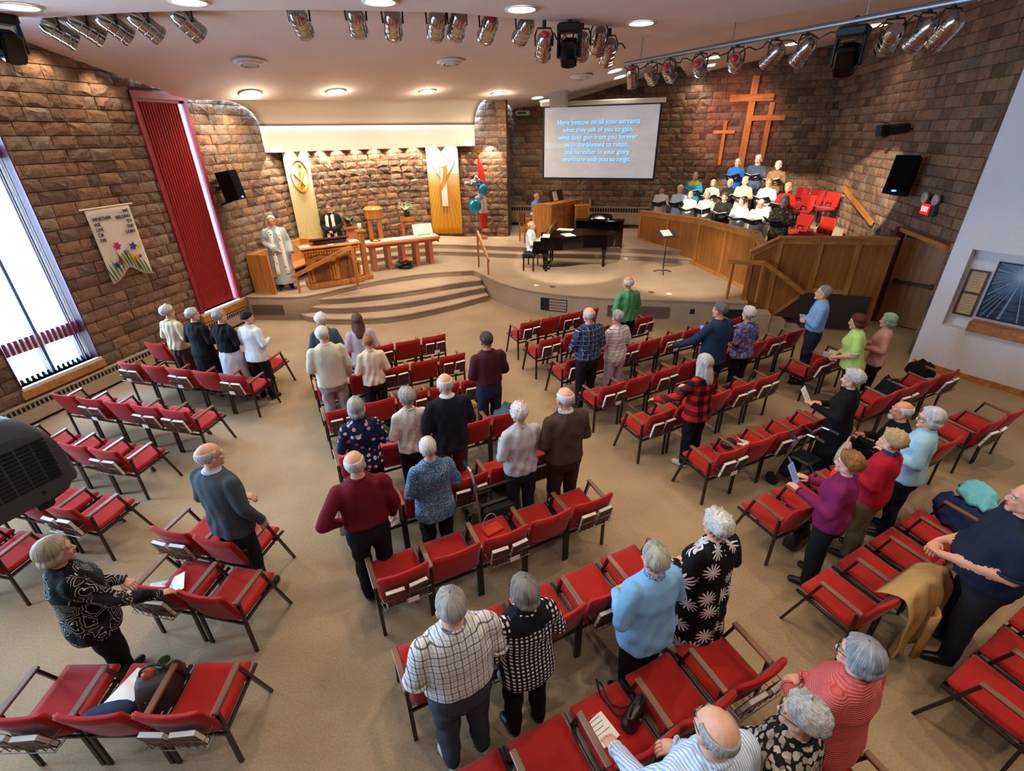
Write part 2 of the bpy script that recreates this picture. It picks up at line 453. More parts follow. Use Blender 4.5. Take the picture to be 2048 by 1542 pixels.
# soffit and cove over the apse
SL = Vector((-6.16, 13.75)); SR = Vector((-1.02, 17.5)); sd = (SR - SL).normalized(); sn = Vector((-sd.y, sd.x))
c = MB(); rows = []
for i in range(31):
    a = i / 30; l0 = Vector(farceil(a * 4 / 7, 1.0)); s2 = SL.lerp(SR, a); row = [tuple(l0)]; l1 = Vector((l0.x, l0.y)).lerp(s2, .5); l = Vector((l1.x, l1.y, l0.z + .045))
    for j in range(11):
        t = j / 10 * PI / 2; p = Vector((l.x, l.y)).lerp(s2, math.sin(t)); row.append((p.x, p.y, l.z - (l.z - 4.38) * (1 - math.cos(t))))
    rows.append(row)
c.grid(rows, (0, 0, 0.05)); struct('trim_cove', c, CREAM, smooth=True)
c = MB()
a_, b_ = SL + sn * 0.05, SR + sn * 0.05
c.prism([a_ , b_, b_ + sn * 0.06, a_ + sn * 0.06], 3.78, 4.4)
und = [SL + sn * .1, SR + sn * .1] + [Vector(p[:2]) for p in reversed(APSE[:-1])] + [LW(ls(SL))]
c.prism(und, 3.98, 4.02); struct('trim_soffit', c, CREAM)
# ---------------------------------------------------------------- recessed lights
DIFF = NT('lamp_diffuser'); DIFF.b.inputs['Emission Color'].default_value = srgb('fff2dc'); DIFF.b.inputs['Emission Strength'].default_value = 3.2; DIFF = DIFF.m
TRIMW = simple('white_trim_ring', 'e8e4de', 0.5)
dl_trim = MB(); dl_trim.lathe([(0.17, 0.0), (0.225, -0.012), (0.23, 0.0), (0.2, 0.004)], n=28)
dl_trim = dl_trim.mesh('trim_ring', TRIMW, True)
dl_can = MB(); dl_can.lathe([(0.185, -0.001), (0.17, 0.02), (0.02, 0.024)], n=28); dl_can = dl_can.mesh('diffuser', DIFF, True)
NDL = [0]
def downlight(p, nrm, watts, label, group, aimoff=(0, 0)):
    root = empty('recessed_light', p, label=label, cat='ceiling light', group=group)
    q = Vector((0, 0, 1)).rotation_difference(Vector(nrm)); root.rotation_mode = 'QUATERNION'; root.rotation_quaternion = q
    tr_ = link('trim_ring', dl_trim, root); link('diffuser', dl_can, tr_, (0, 0, -0.006))
    if watts:
        l = lamp('recessed_lamp', 'SPOT', Vector(p) - Vector((0, 0, 0.06)), watts, WARM, aim=Vector(p) + Vector((aimoff[0], aimoff[1], -3)), spot_size=2.9 if watts > 200 else 2.3, spot_blend=0.7, shadow_soft_size=0.16)
    if watts > 200: lamp('added_cove_fill', 'POINT', Vector(p) - Vector((0, 0, 0.1)), 26, WARM, shadow_soft_size=0.12)  # added fill that brightens the cove, beyond what the recessed light gives
    NDL[0] += 1
def ceil_hit(px, py):
    """first ceiling met by the sight line"""
    r = Vector(ray(px, py)).normalized(); o = Vector((0, 0, CAMH)); best = None
    for t in trees:
        h = t.ray_cast(o, r)
        if h[0] is not None and (best is None or h[3] < best[3]): best = h
    return best
trees = []
for nm in ('ceiling', 'ceiling_right', 'ceiling_far'):
    me = bpy.data.objects[nm].data; trees.append(BVHTree.FromPolygons([v.co[:] for v in me.vertices], [p.vertices[:] for p in me.polygons]))
spots = [((40, 12), 'in the near ceiling at its left end'), ((378, 2), 'in the near ceiling, second from the left'), ((760, 2), 'in the near ceiling, third from the left'),
         ((1043, 17), 'in the near ceiling above the hanging moving head'), ((1283, 45), 'at the right end of the near ceiling'),
         ((500, 186), 'at the low ceiling edge over the red blind'), ((672, 182), 'at low edge above left of the soffit'),
         ((855, 182), 'at low edge above right of the soffit'), ((997, 186), 'at the low ceiling edge beside the dark recess'),
         ((1075, 195), 'nearer of two over the screen case'), ((1090, 201), 'farther of two over the screen case'), ((1230, 141), 'nearer of the pair left of the ceiling step'),
         ((1241, 153), 'farther of the pair left of the ceiling step'), ((1425, 115), 'nearest of three just right of the ceiling step'), ((1417, 131), 'middle of three just right of the ceiling step'),
         ((1402, 143), 'farthest of three just right of the ceiling step'), ((1580, 88), 'above the tallest cross, nearer one'), ((1553, 104), 'above the tallest cross, farther one'),
         ((1660, 95), 'near the back right corner'), ((1755, 50), 'behind the right moving head')]
for (x, y), lb in spots:
    h = ceil_hit(x, y)
    if h is None: print('NO HIT', x, y); continue
    n = h[1] if h[1].z < 0 else -h[1]
    downlight(h[0] + n * 0.012, -n, 240 if y in (182, 186) else (60 if x > 1060 and y > 48 else 150), 'round white recessed ceiling light ' + lb, 'recessed lights in the ceiling')
# house lights of the same kind over the seats (in the near ceiling, out of frame)
for (x, y) in [(-2.4, 3.6), (0.8, 3.6), (3.6, 3.4), (0.6, 0), (3.5, 0.3), (-1.5, 6.0), (2.2, 6.4), (5.9, 5.9), (8.4, 2.6), (6.2, 2.2)]:
    lamp('house_lamp', 'SPOT', (x, y, 5.55), 150, WARM, rot=(0, 0, 0), spot_size=1.9, spot_blend=0.6, shadow_soft_size=0.035)
# apse wall washers under the soffit
at, L = polyline(APSE)
for k in range(13):
    s = -1.35 + k * 0.66
    if s < 0: p = LW(lw_end + s); n = LN
    else: p, d = at(min(s, L)); n = Vector((d.y, -d.x))
    if s > L - 0.5: break
    q = p + n * 0.34; g = p + n * 0.12
    lamp('wall_washer', 'SPOT', (q.x, q.y, 3.94), 120, (1, 0.84, 0.64), aim=(g.x, g.y, 3.2), spot_size=1.5, spot_blend=0.35, shadow_soft_size=0.03)
for s in (ls((-7.5, 8.3)), ls((-7.3, 9.1)), ls((-7.1, 9.9)), ls((-6.6, 11.95)), ls((-6.4, 12.7))):
    q = LW(s, .34); g = LW(s, .05); lamp('wall_washer', 'SPOT', (q.x, q.y, lceil(s) - .02 - (.1 if s > 3 else 0)), 34, (1, .82, .6), aim=(g.x, g.y, lceil(s) - 1.2), spot_size=1.9, spot_blend=.8, shadow_soft_size=.05)
# stage lamps that are switched on: choir, crosses, piano, table
PK = (1.0, .42, .36)
for loc, aim, w_, col, size, bl in [((3.2, 11.7, 4.95), (6.9, 15.6, 2.1), 2300, (1, .86, .66), .50, .12), ((4.2, 10.2, 4.95), (7.9, 14.6, 2.0), 2100, (1, .86, .66), .48, .12), ((4.9, 8.8, 4.95), (9.3, 13.4, 2.3), 3000, (1, .86, .66), .36, .1),
                                ((2.6, 12.0, 4.95), (7.3, 18.0, 4.3), 1900, PK, .42, .9), ((0.9, 9.3, 5.3), (1.9, 14.4, .6), 1500, (1, .88, .7), .55, .4), ((-.6, 8.8, 5.3), (-3.4, 14.6, 1.0), 900, (1, .86, .68), .6, .4), ((-2.2, 8.4, 5.3), (-5.6, 12.9, 1.4), 700, (1, .86, .68), .5, .4), ((2.4, 9.9, 5.3), (4.6, 12.6, .6), 900, (1, .88, .7), .6, .5)]:
    lamp('stage_lamp_beam', 'SPOT', loc, w_, col, aim=aim, spot_size=size, spot_blend=bl, shadow_soft_size=.06)
# ---------------------------------------------------------------- stage and steps
def V2(p): return Vector((p[0], p[1]))
SE = [(-6.62, 11.92), (-5.9, 11.86), (-5.24, 11.84), (-4.75, 12.2), (-4.2, 12.75), (-3.6, 13.25), (-3.0, 13.62), (-2.2, 13.95), (-1.05, 14.1)]   # stage lip, left to the steps' right end
SE2 = [(-1.05, 14.1), (-0.82, 13.75), (-0.55, 13.25), (-0.2, 12.7), (0.35, 12.12), (1.0, 11.7), (2.0, 11.32), (3.3, 11.06), (4.6, 10.82), (5.42, 10.66)]
def smooth_line(pts, n=4):
    out = []
    P = [V2(p) for p in pts]
    for i in range(len(P) - 1):
        p0 = P[max(i - 1, 0)]; p1 = P[i]; p2 = P[i + 1]; p3 = P[min(i + 2, len(P) - 1)]
        for k in range(n):
            t = k / n
            out.append(0.5 * ((2 * p1) + (p2 - p0) * t + (2 * p0 - 5 * p1 + 4 * p2 - p3) * t * t + (3 * p1 - p0 - 3 * p2 + p3) * t ** 3))
    out.append(P[-1]); return out
def slab(mb, front, backpts, z0, z1, nose=0.025):
    """platform with a rounded nosing along its front edge"""
    fr = front; n = len(fr); prof = [(0, z0), (0, z1 - 0.05), (nose, z1 - 0.045), (nose * 1.1, z1 - 0.02), (nose * .6, z1 - 0.004), (0, z1)]
    rows = []
    for off, z in prof:
        row = []
        for i, p in enumerate(fr):
            d = (fr[min(i + 1, n - 1)] - fr[max(i - 1, 0)]).normalized(); nn = Vector((d.y, -d.x))
            q = p + nn * off; row.append((q.x, q.y, z))
        rows.append(row)
    mb.grid(rows)
    top = [(p.x, p.y, z1) for p in fr] + [(p[0], p[1], z1) for p in backpts]
    mb.add(top, [tuple(range(len(top)))])
front = smooth_line(SE) + smooth_line(SE2)[1:]
m = MB(); slab(m, front, [(5.75, 11.6), (5.5, 14.2), (5.2, 16.6), (-0.2, 17.6), (-1.6, 17.9), (-3.7, 18), (-5.3, 16.6), (-6.1, 14)], 0, 0.6); stage = struct('trim_stage', m, STAGEC)
B = [(-5.6, 12.02), (-4.9, 11.55), (-4.1, 11.38), (-2.9, 11.5), (-1.7, 12.2), (-1.05, 12.75), (-0.62, 13.12)]
T = [(-4.72, 12.2), (-4.35, 12.6), (-3.9, 13.0), (-3.0, 13.62), (-2.2, 13.95), (-1.6, 14.05), (-1.0, 14.06)]
for k in range(3):
    c = [V2(b).lerp(V2(t), k / 4) for b, t in zip(B, T)]
    m = MB(); slab(m, smooth_line(c), [(-0.9, 14.2), (-3.0, 14.0), (-4.9, 12.3)], 0, 0.15 * (k + 1)); struct('trim_step', m, STAGEC)
U1 = [(-6.0, 14.5), (-5.2, 14.65), (-4.5, 15.0), (-3.7, 15.55), (-2.6, 16.1), (-1.3, 15.9), (0.4, 15.45), (1.8, 15.38), (3.6, 15.0), (5.45, 14.3)]
U2 = [(-5.85, 14.9), (-5.2, 15.05), (-4.6, 15.4), (-3.85, 16.0), (-2.65, 16.5), (-1.3, 16.25), (0.4, 15.8), (1.84, 15.7), (3.6, 15.35), (5.4, 14.7)]
bk = [(4.9, 19.0), (0, 20.2), (-0.4, 17.9), (-3.7, 18.4), (-5.4, 16.9), (-6.1, 15)]
for L_, z in ((U1, 0.75), (U2, 0.9)):
    m = MB(); slab(m, smooth_line(L_), bk, 0.5, z); struct('trim_step', m, STAGEC)
# stage front fittings
def wallbox(name, p, q, off, z0, z1, depth, mat, label, cat, group=None, slats=0, smat=None):
    p = V2(p); q = V2(q); d = (q - p).normalized(); n = Vector((d.y, -d.x)); c = (p + q) / 2 + n * (off + depth / 2); rz = math.atan2(d.y, d.x)
    r = empty(name, (c.x, c.y, (z0 + z1) / 2), rz, label, cat, group); w = (q - p).length; h = z1 - z0
    m = MB(); m.box((0, 0, 0), (w, depth, h)); m.build('back_plate', mat, r)
    if slats:
        fr = MB(); 
        for x, ww, zc, hh in ((0, w, h / 2, .02), (0, w, -h / 2, .02), (-w / 2, .02, 0, h), (w / 2, .02, 0, h)): fr.box((x, -depth / 2 - .004, zc), (ww, .014, hh))
        fr.build('frame', smat or mat, r)
        sm = MB(); sm.box((0, 0, 0), (w - .02, .012, .012)); sm = sm.mesh('slat', smat or mat)
        for k in range(slats): link('slat', sm, r, (0, -depth / 2 - .006, -h / 2 + h * (k + 1) / (slats + 1)))
    return r
TAUPE = simple('taupe_vent', '6e5c4d', 0.6)
wallbox('stage_opening', (0.78, 11.82), (1.4, 11.55), 0.0, 0.14, 0.44, 0.02, DARKV, 'black opening in the curved stage front', 'vent', slats=3, smat=BLACKM)
wallbox('return_grille', (2.35, 11.235), (3.75, 10.985), 0.0, 0.14, 0.4, 0.02, TAUPE, 'long taupe louvred grille low on the stage front', 'vent', slats=7)
wallbox('floor_vent', (-6.55, 11.92), (-5.75, 11.86), 0.0, 0.12, 0.36, 0.02, TAUPE, 'recessed louvred panel in the stage side near the red blind', 'vent', slats=4)
wallbox('stage_outlet', (4.22, 10.905), (4.32, 10.887), 0.0, 0.26, 0.38, 0.02, BLACKM, 'black outlet plate on the stage front right of the grille', 'outlet')
wallbox('low_speaker_opening', (4.95, 10.77), (5.4, 10.68), 0.0, 0.1, 0.4, 0.02, DARKV, 'dark opening in the stage front beside the side steps', 'vent', slats=2, smat=BLACKM)
for k, (px, py) in enumerate(((1194, 515), (1251, 519))):
    p = gp(px, py, 0.66); m = MB(); m.box((0, 0, 0), (.12, .03, .07)); m.mi = 1
    for x in (-.03, .03): m.box((x, -.016, 0), (.03, .01, .035))
    thing(m, 'outlet', [WHITEP, BLACKM], 'white outlet plate in the step riser, %s one' % ('left' if k == 0 else 'right'), 'outlet', 'outlets in the stage step', loc=(p.x, p.y + .02, .67), rot=(0, 0, -.2))
for k, (px, py) in enumerate(((1073, 571), (1105, 574), (1302, 585), (1338, 588))):
    p = gp(px, py, 0.6); m = MB(); m.lathe([(.0, 0), (.07, 0), (.065, .012), (.0, .014)], n=14)
    thing(m, 'floor_socket', [BRASS if k in (1, 2) else WHITEP], '%s round floor socket in the stage carpet, %s' % ('brass' if k in (1, 2) else 'pale', ['farthest left', 'beside the farthest left', 'third along', 'farthest right'][k]), 'socket', 'floor sockets', loc=(p.x, p.y, .6))
# side steps down to the floor on the right
for k in range(3):
    m = MB(); p = V2((5.5 + 0.33 * k, 10.62 - 0.065 * k)); d = Vector((0.97, -0.26)); n = Vector((-0.26, -0.97)) * -1
    q = [p - n * 0.35, p + d * 0.36 - n * 0.35, p + d * .36 + n * 0.02, p + n * 0.02]
    m.prism([(a.x, a.y) for a in q], 0, 0.45 - 0.15 * k); struct('trim_step', m, STAGEC)
# ---------------------------------------------------------------- choir loft
CW = [(4.31, 16.64), (4.85, 15.45), (5.39, 14.24), (5.60, 12.9), (5.75, 11.59), (5.68, 11.0)]
def panel_wall(name, pts, z0s, z1s, label, cap=True, thick=0.06, side=1):
    """framed timber wall: one panel board per bay, stiles, rails and a cap"""
    r = empty(name, (pts[0][0], pts[0][1], 0), 0, label, 'partition'); o = Vector((pts[0][0], pts[0][1], 0))
    for i in range(len(pts) - 1):
        a, b = V2(pts[i]), V2(pts[i + 1]); d = (b - a).normalized(); n = Vector((-d.y, d.x)) * side
        za, zb, ta, tb = z0s[i], z0s[i + 1], z1s[i], z1s[i + 1]
        def quadbox(m, s0, s1, lo0, lo1, hi0, hi1, off, th):
            L_ = (b - a).length; P = []
            for s, lo, hi in ((s0, lo0, hi0), (s1, lo1, hi1)):
                p = a + d * s + n * off
                for z in (lo, hi): P.append((p.x - o.x, p.y - o.y, z)); 
            Q = [(x + n.x * th, y + n.y * th, z) for x, y, z in P]
            m.add(P + Q, [(0, 1, 3, 2), (4, 6, 7, 5), (0, 2, 6, 4), (1, 5, 7, 3), (0, 4, 5, 1), (2, 3, 7, 6)])
        L_ = (b - a).length
        m = MB(); quadbox(m, 0, L_, za, zb, ta, tb, 0, thick); m.build('panel', OAKD, r)
        m = MB(); quadbox(m, -.01, .09, za, za, ta, ta + (tb - ta) * .09 / L_, -.022, .03); m.build('stile', OAK, r)
        m = MB(); quadbox(m, 0, L_, za, zb, za + .1, zb + .1, -.018, .03); m.build('bottom_rail', OAKH, r)
        m = MB(); quadbox(m, 0, L_, ta - .12, tb - .12, ta, tb, -.02, .03); m.build('top_rail', OAKH, r)
        if cap: m = MB(); quadbox(m, -.02, L_ + .02, ta, tb, ta + .035, tb + .035, -.06, .16); m.build('cap', OAKH, r)
    return r
panel_wall('choir_partition', CW[:3], [.9, .75, .6], [1.78, 1.82, 1.86], 'low oak panelled choir wall, left stretch beside the upright piano', side=1)
panel_wall('choir_partition', CW[2:], [.6] * 4, [1.86, 1.9, 1.95, 1.72], 'low oak panelled choir wall, right stretch beside the music stand', side=1)
LF = [(5.36, 10.86), (5.86, 10.73), (6.62, 10.52), (7.32, 10.35), (8.0, 10.18)]
panel_wall('loft_front', LF, [0, 0, .84, .84, 0], [1.68, 2.0, 2.02, 2.03, 2.04], 'tall oak panelled loft front wall with a sloping left end', side=1)
wallbox('return_air_grille', (6.5, 10.53), (7.85, 10.19), 0.0, 0.1, 0.82, 0.03, simple('dark_grille', '33271d', 0.7), 'dark return air grille at the foot of the loft wall', 'vent', slats=0)
# choir tiers
def off(pts, d): 
    out = []
    for i, p in enumerate(pts):
        t = (V2(pts[min(i + 1, len(pts) - 1)]) - V2(pts[max(i - 1, 0)])).normalized(); out.append(V2(p) + Vector((-t.y, t.x)) * d)
    return out
m = MB()
c0 = off(CW[:5], 0.07); m.prism([tuple(p) for p in c0] + [(7.95, 10.35), (8.5, 11.5), (9.9, 16.0), (10.1, 17.1), (4.9, 18.5)], 0.05, 0.9); struct('trim_tier', m, STAGEC)
T2 = off(CW[:4], 1.35); m = MB(); m.prism([tuple(p) for p in T2] + [(8.3, 12.4), (9.2, 13.4), (9.7, 16), (9.9, 16.9), (5.4, 18.3)], .9, 1.2); struct('trim_tier', m, STAGEC)
T3 = off(CW[:3], 2.2); m = MB(); m.prism([tuple(p) for p in T3] + [(7.75, 13.6), (9.2, 13.7), (9.6, 15.6), (9.9, 16.9), (6.3, 18.1)], 1.2, 1.6); struct('trim_tier', m, STAGEC)
# rails
def rail(name, pts, posts, label, w=0.055, h=0.09, mat=None):
    r = empty(name, pts[0], 0, label, 'handrail'); o = Vector(pts[0]); M_ = mat or OAKH
    m = MB()
    for a, b in zip(pts, pts[1:]): m.bar(Vector(a) - o, Vector(b) - o, w, h)
    m.build('rail', M_, r)
    for (p, z0, z1) in posts:
        m = MB(); m.bar((p[0] - o.x, p[1] - o.y, z0 - o.z), (p[0] - o.x, p[1] - o.y, z1 - o.z), .05, .05); m.build('post', OAK, r)
    return r
p0 = gp(600, 586, .6); p1 = gp(716, 572, .6)
rail('handrail', [(p0.x - .12, p0.y - .04, 1.0), (p1.x, p1.y, 1.62)], [(p0, .6, 1.04), (p1, .6, 1.58)], 'sloping oak handrail in front of the carved pulpit')
p0 = gp(977, 549, .6); p1 = gp(958, 534, .6)
rail('handrail', [(p0.x + .03, p0.y - .1, 1.0), (p1.x, p1.y, 1.62)], [(p0, .6, 1.04), (p1, .6, 1.58)], 'short sloping oak handrail at the right of the curved steps')
a = gp(1455, 523, 1.5); b = gp(1530, 526, 1.5)
rail('handrail', [(a.x, a.y, 1.5), (b.x, b.y, 1.5), (6.5, 10.42, .86)], [(gp(1453, 598, .6), .6, 1.5), (gp(1511, 605, .6), .6, 1.5)], 'oak handrail running along and down the side steps')
a = wp(1697, 376, RW(0), RW(5)); b = wp(1755, 447, RW(0), RW(5))
o_ = RN * 0.12
r = rail('wall_handrail', [(a.x + o_.x, a.y + o_.y, a.z), (b.x + o_.x, b.y + o_.y, b.z)], [], 'slanting oak handrail fixed to the right stone wall', h=.11)
for t in (.15, .85):
    p = a.lerp(b, t); m = MB(); m.tube([(p.x - a.x - o_.x, p.y - a.y - o_.y, p.z - a.z - .06), (p.x - a.x, p.y - a.y, p.z - a.z - .1)], .015); m.build('bracket', BRASS, r)
# steps of the loft against the right wall
for k in range(3):
    z = 1.05 + .15 * k; p = RW(3.9 + .34 * k, .12); q = RW(6.4, .12)
    m = MB(); m.prism([tuple(p), tuple(q), tuple(q + RN * 1.0), tuple(p + RN * 1.0)], .9, z); struct('trim_step', m, STAGEC)
# ---------------------------------------------------------------- door on the right
def on_rw(s, off_, z): p = RW(s, off_); return Vector((p.x, p.y, z))
r = empty('door_frame', on_rw(0, 0, 0)); tag(r, kind='structure'); r.name = 'door_1'; dz = math.atan2(RWD.y, RWD.x)
m = MB()
def rwbox(m, s0, s1, o0, o1, z0, z1, base):
    q = [RW(s0, o0), RW(s1, o0), RW(s1, o1), RW(s0, o1)]; m.prism([(p.x - base.x, p.y - base.y) for p in q], z0 - base.z, z1 - base.z)
base = on_rw(0, 0, 0)
rwbox(m, DOOR[1] - .02, DOOR[1] + .1, -.3, .12, 0, 2.14, base); m.build('jamb', simple('maroon_trim', '571a17', .5), r)
m = MB(); rwbox(m, DOOR[0], DOOR[1], -.3, .08, 2.06, 2.14, base); m.build('head', OAKH, r)
# open leaf swung outward into the hallway
hinge = RW(DOOR[1] - .05, -.05); d = (RWD * -0.62 - RN * 0.78).normalized()
leaf = empty('door_leaf', (hinge.x, hinge.y, 0), math.atan2(d.y, d.x)); tag(leaf, kind='structure'); leaf.name = 'door_2'
m = MB(); m.box((.45, 0, 1.03), (.9, .045, 2.0)); m.build('slab', OAKD, leaf)
m = MB(); m.bbox((.45, -.06, 1.0), (.75, .05, .07)); m.bbox((.12, -.04, 1.0), (.08, .06, .1)); m.bbox((.8, -.04, 1.0), (.1, .06, .12)); m.build('push_bar', simple('bronze', '4a3320', .4, .7), leaf)
m = MB(); m.box((.2, -.05, 1.98), (.3, .06, .06)); m.build('closer', BLACKM, leaf)
p = RW(.75, -1.5)
m = MB()
q = [RW(-.6, -1.9), RW(3, -1.9), RW(3, -2.0), RW(-.6, -2.0)]; m.prism([tuple(x) for x in q], 0, 2.6); struct('wall_hall', m, simple('hall_green', '3c4a40', .8))
m = MB()
for q in ([RW(-.6, -.35), RW(-.6, -2), RW(-.7, -2), RW(-.7, -.35)], [RW(3, -.35), RW(3, -2), RW(3.1, -2), RW(3.1, -.35)]): m.prism([tuple(x) for x in q], 0, 2.6)
q = [RW(-.7, -.36), RW(3.1, -.36), RW(3.1, -2), RW(-.7, -2)]; m.prism([tuple(x) for x in q], 2.6, 2.7); struct('wall_hall', m, simple('hall_green', '3c4a40', .8))
lamp('hall_lamp', 'POINT', (*RW(.3, -1.2), 2.3), 14, (1, .9, .75), shadow_soft_size=.2)
m = MB(); q = [RW(.05, -1.85), RW(.35, -1.85), RW(.35, -1.88), RW(.05, -1.88)]; m.prism([tuple(x) for x in q], .3, 1.9); struct('trim_1', m, simple('hall_white', 'd8d8c8', .7))
# ---------------------------------------------------------------- windows in the left wall
OUTL = simple('window_red', '7d2236', .4); VINYL = simple('dark_mullion', '232026', .4)
def lwbox(m, s0, s1, o0, o1, z0, z1):
    q = [LW(s0, o0), LW(s1, o0), LW(s1, o1), LW(s0, o1)]; m.prism([tuple(p) for p in q], z0, z1)
GL = NT('window_glass'); GL.t.nodes.remove(GL.b)
_tr = GL.n('ShaderNodeBsdfTransparent'); _gl = GL.n('ShaderNodeBsdfGlossy'); _gl.inputs['Roughness'].default_value = .02; _mx = GL.n('ShaderNodeMixShader'); _mx.inputs[0].default_value = .05
GL.l(_tr.outputs[0], _mx.inputs[1]); GL.l(_gl.outputs[0], _mx.inputs[2]); GL.l(_mx.outputs[0], GL.t.nodes['Material Output'].inputs[0]); GL = GL.m
BLINDC = NT('translucent_blind'); BLINDC.t.nodes.remove(BLINDC.b); _a = BLINDC.n('ShaderNodeBsdfTranslucent'); _b = BLINDC.n('ShaderNodeBsdfTransparent'); _c = BLINDC.n('ShaderNodeMixShader')
_a.inputs[0].default_value = (.85, .9, 1, 1); _c.inputs[0].default_value = .45; BLINDC.l(_a.outputs[0], _c.inputs[2]); BLINDC.l(_b.outputs[0], _c.inputs[1]); BLINDC.l(_c.outputs[0], BLINDC.t.nodes['Material Output'].inputs[0]); BLINDC = BLINDC.m
for k, (a, b) in enumerate(WINS):
    r = tag(empty('window_%d' % (k + 1)), kind='structure'); z0, z1 = .6, 5.2; mid = (a + b) / 2
    m = MB()
    for s0, s1, za, zb in ((a, a + .07, z0, z1), (b - .12, b - .06, z0, z1), (a, b, z0, z0 + .07), (a, b, z1 - .05, z1)): lwbox(m, s0, s1, -.24, -.14, za, zb)
    m.build('window_frame', VINYL, r)
    m = MB(); lwbox(m, a, b, -.26, -.1, 1.08, 1.3); lwbox(m, a, b, -.26, -.12, 3.9, 4.08); m.build('transom', OUTL, r)
    m = MB()
    for za, zb in ((z0, 1.08), (1.3, 3.9), (4.08, z1)): lwbox(m, mid - .045, mid + .045, -.24, -.12, za, zb)
    m.build('mullion', VINYL, r)
    gm = MB(); lwbox(gm, a, b, -.2, -.195, z0, z1); gm.build('pane', GL, r)
    m = MB(); lwbox(m, a - .02, b + .04, -.16, .06, z0 - .05, z0); m.build('sill', simple('white_sill', 'd9d4cc', .4), r)
    m = MB(); lwbox(m, a - .06, b + .06, 0, .08, .42, z0 - .05); m.build('sill_board', OAKH, r)
    m = MB(); lwbox(m, b, b + .02, -.1, .05, z0, z1); lwbox(m, a - .02, a, -.1, .05, z0, z1); m.build('side_trim', simple('plum_trim', '4a2338', .45), r)
    if k == 3:
        for q in range(15):
            s = a + .06 + q * (b - a - .12) / 14; bm_ = MB(); lwbox(bm_, s - .002, s + .002, -.11, -.05, z0 + .02, z1 - .1); bm_.build('blind_slat', BLINDC, r)
    q0, q1 = LW(a, -.3), LW(b, -.3)
    pl = bpy.data.lights.new('daylight_portal', 'AREA'); pl.shape = 'RECTANGLE'; pl.size = b - a; pl.size_y = z1 - z0; pl.cycles.is_portal = True
    po = bpy.data.objects.new('daylight_portal', pl); COL.objects.link(po); c_ = LW(mid, -.32); po.location = (c_.x, c_.y, (z0 + z1) / 2)
    po.rotation_euler = Vector((LN.x, LN.y, 0)).to_track_quat('-Z', 'Y').to_euler()
# red vertical blind window
r = tag(empty('window_5'), kind='structure'); a, b = PAN; z0, z1 = .6, 4.84
m = MB()
for s0, s1, za, zb in ((a - .03, a + .05, z0, z1), (b - .05, b + .03, z0, z1), (a - .03, b + .03, z1 - .02, z1 + .1)): lwbox(m, s0, s1, -.12, .07, za, zb)
m.build('frame', simple('red_frame', '8a1f2b', .45), r)
m = MB(); lwbox(m, a, b, -.28, -.26, z0, z1); m.build('pane', GL, r)
m = MB(); lwbox(m, a - .04, b + .06, -.2, .1, z0 - .05, z0); m.build('sill', simple('white_sill', 'd9d4cc', .4), r)
m = MB(); lwbox(m, a - .06, b + .08, 0, .12, .4, z0 - .05); m.build('sill_board', OAKH, r)
REDB = simple('red_blind', 'a01f22', .6, var=.06)
ns = 16
for q in range(ns):
    s = a + .06 + (b - a - .16) * (q + .5) / ns; w_ = (b - a - .12) / ns * .62; m = MB()
    hw = (b - a - .16) / ns * .47; fr_, bk_ = [], []
    for u in np.linspace(-1, 1, 6): q0 = LW(s + hw * float(u), -.06 + .034 * (1 - float(u) ** 2)); fr_.append(tuple(q0)); bk_.append(tuple(q0 - LN * .004))
    m.prism(fr_ + bk_[::-1], z0 + .03, z1 - .05); m.build('blind_slat', REDB, r)
m = MB(); lwbox(m, a + .03, b - .03, -.1, 0, z1 - .07, z1 - .02); m.build('headrail', RED_T, r)
# ---------------------------------------------------------------- baseboard heaters
def heater(name, p, q, z0, h, label, n, depth=.1):
    p = V2(p); q = V2(q); d = (q - p).normalized(); L_ = (q - p).length; rz = math.atan2(d.y, d.x)
    r = empty(name, (p.x, p.y, z0), rz, label, 'heater')     # local +x along, -y into the room
    m = MB(); m.box((L_ / 2, -depth / 2, h / 2 + .03), (L_, depth, h - .04)); m.box((L_ / 2, -depth - .01, h * .42), (L_, .02, h * .55)); m.box((L_ / 2, -depth / 2, h + .005), (L_, depth + .03, .012)); m.build('casing', HEATER, r)
    m = MB(); m.box((L_ / 2, -depth - .002, h * .84), (L_, .006, h * .2)); m.build('slot', DARKV, r)
    g = MB(); g.box((0, 0, 0), (.022, .012, h * .22)); g = g.mesh('fin', HEATER)
    for k in range(n): link('fin', g, r, ((k + .5) * L_ / n, -depth - .006, h * .84))
    m = MB(); m.box((L_ / 2, -depth * .4, .015), (L_, depth * .7, .03)); m.build('base', DARKV, r)
    return r
heater('baseboard_heater', LW(-1.2), LW(ls((-6.72, 11.75))), 0, .36, 'long tan baseboard heater under the left windows', 84)
heater('baseboard_heater', BW0 + BWD * .06, BW0 + BWD * 5.3, .98, .66, 'tan wall heater behind the organ and black piano', 56, .12)
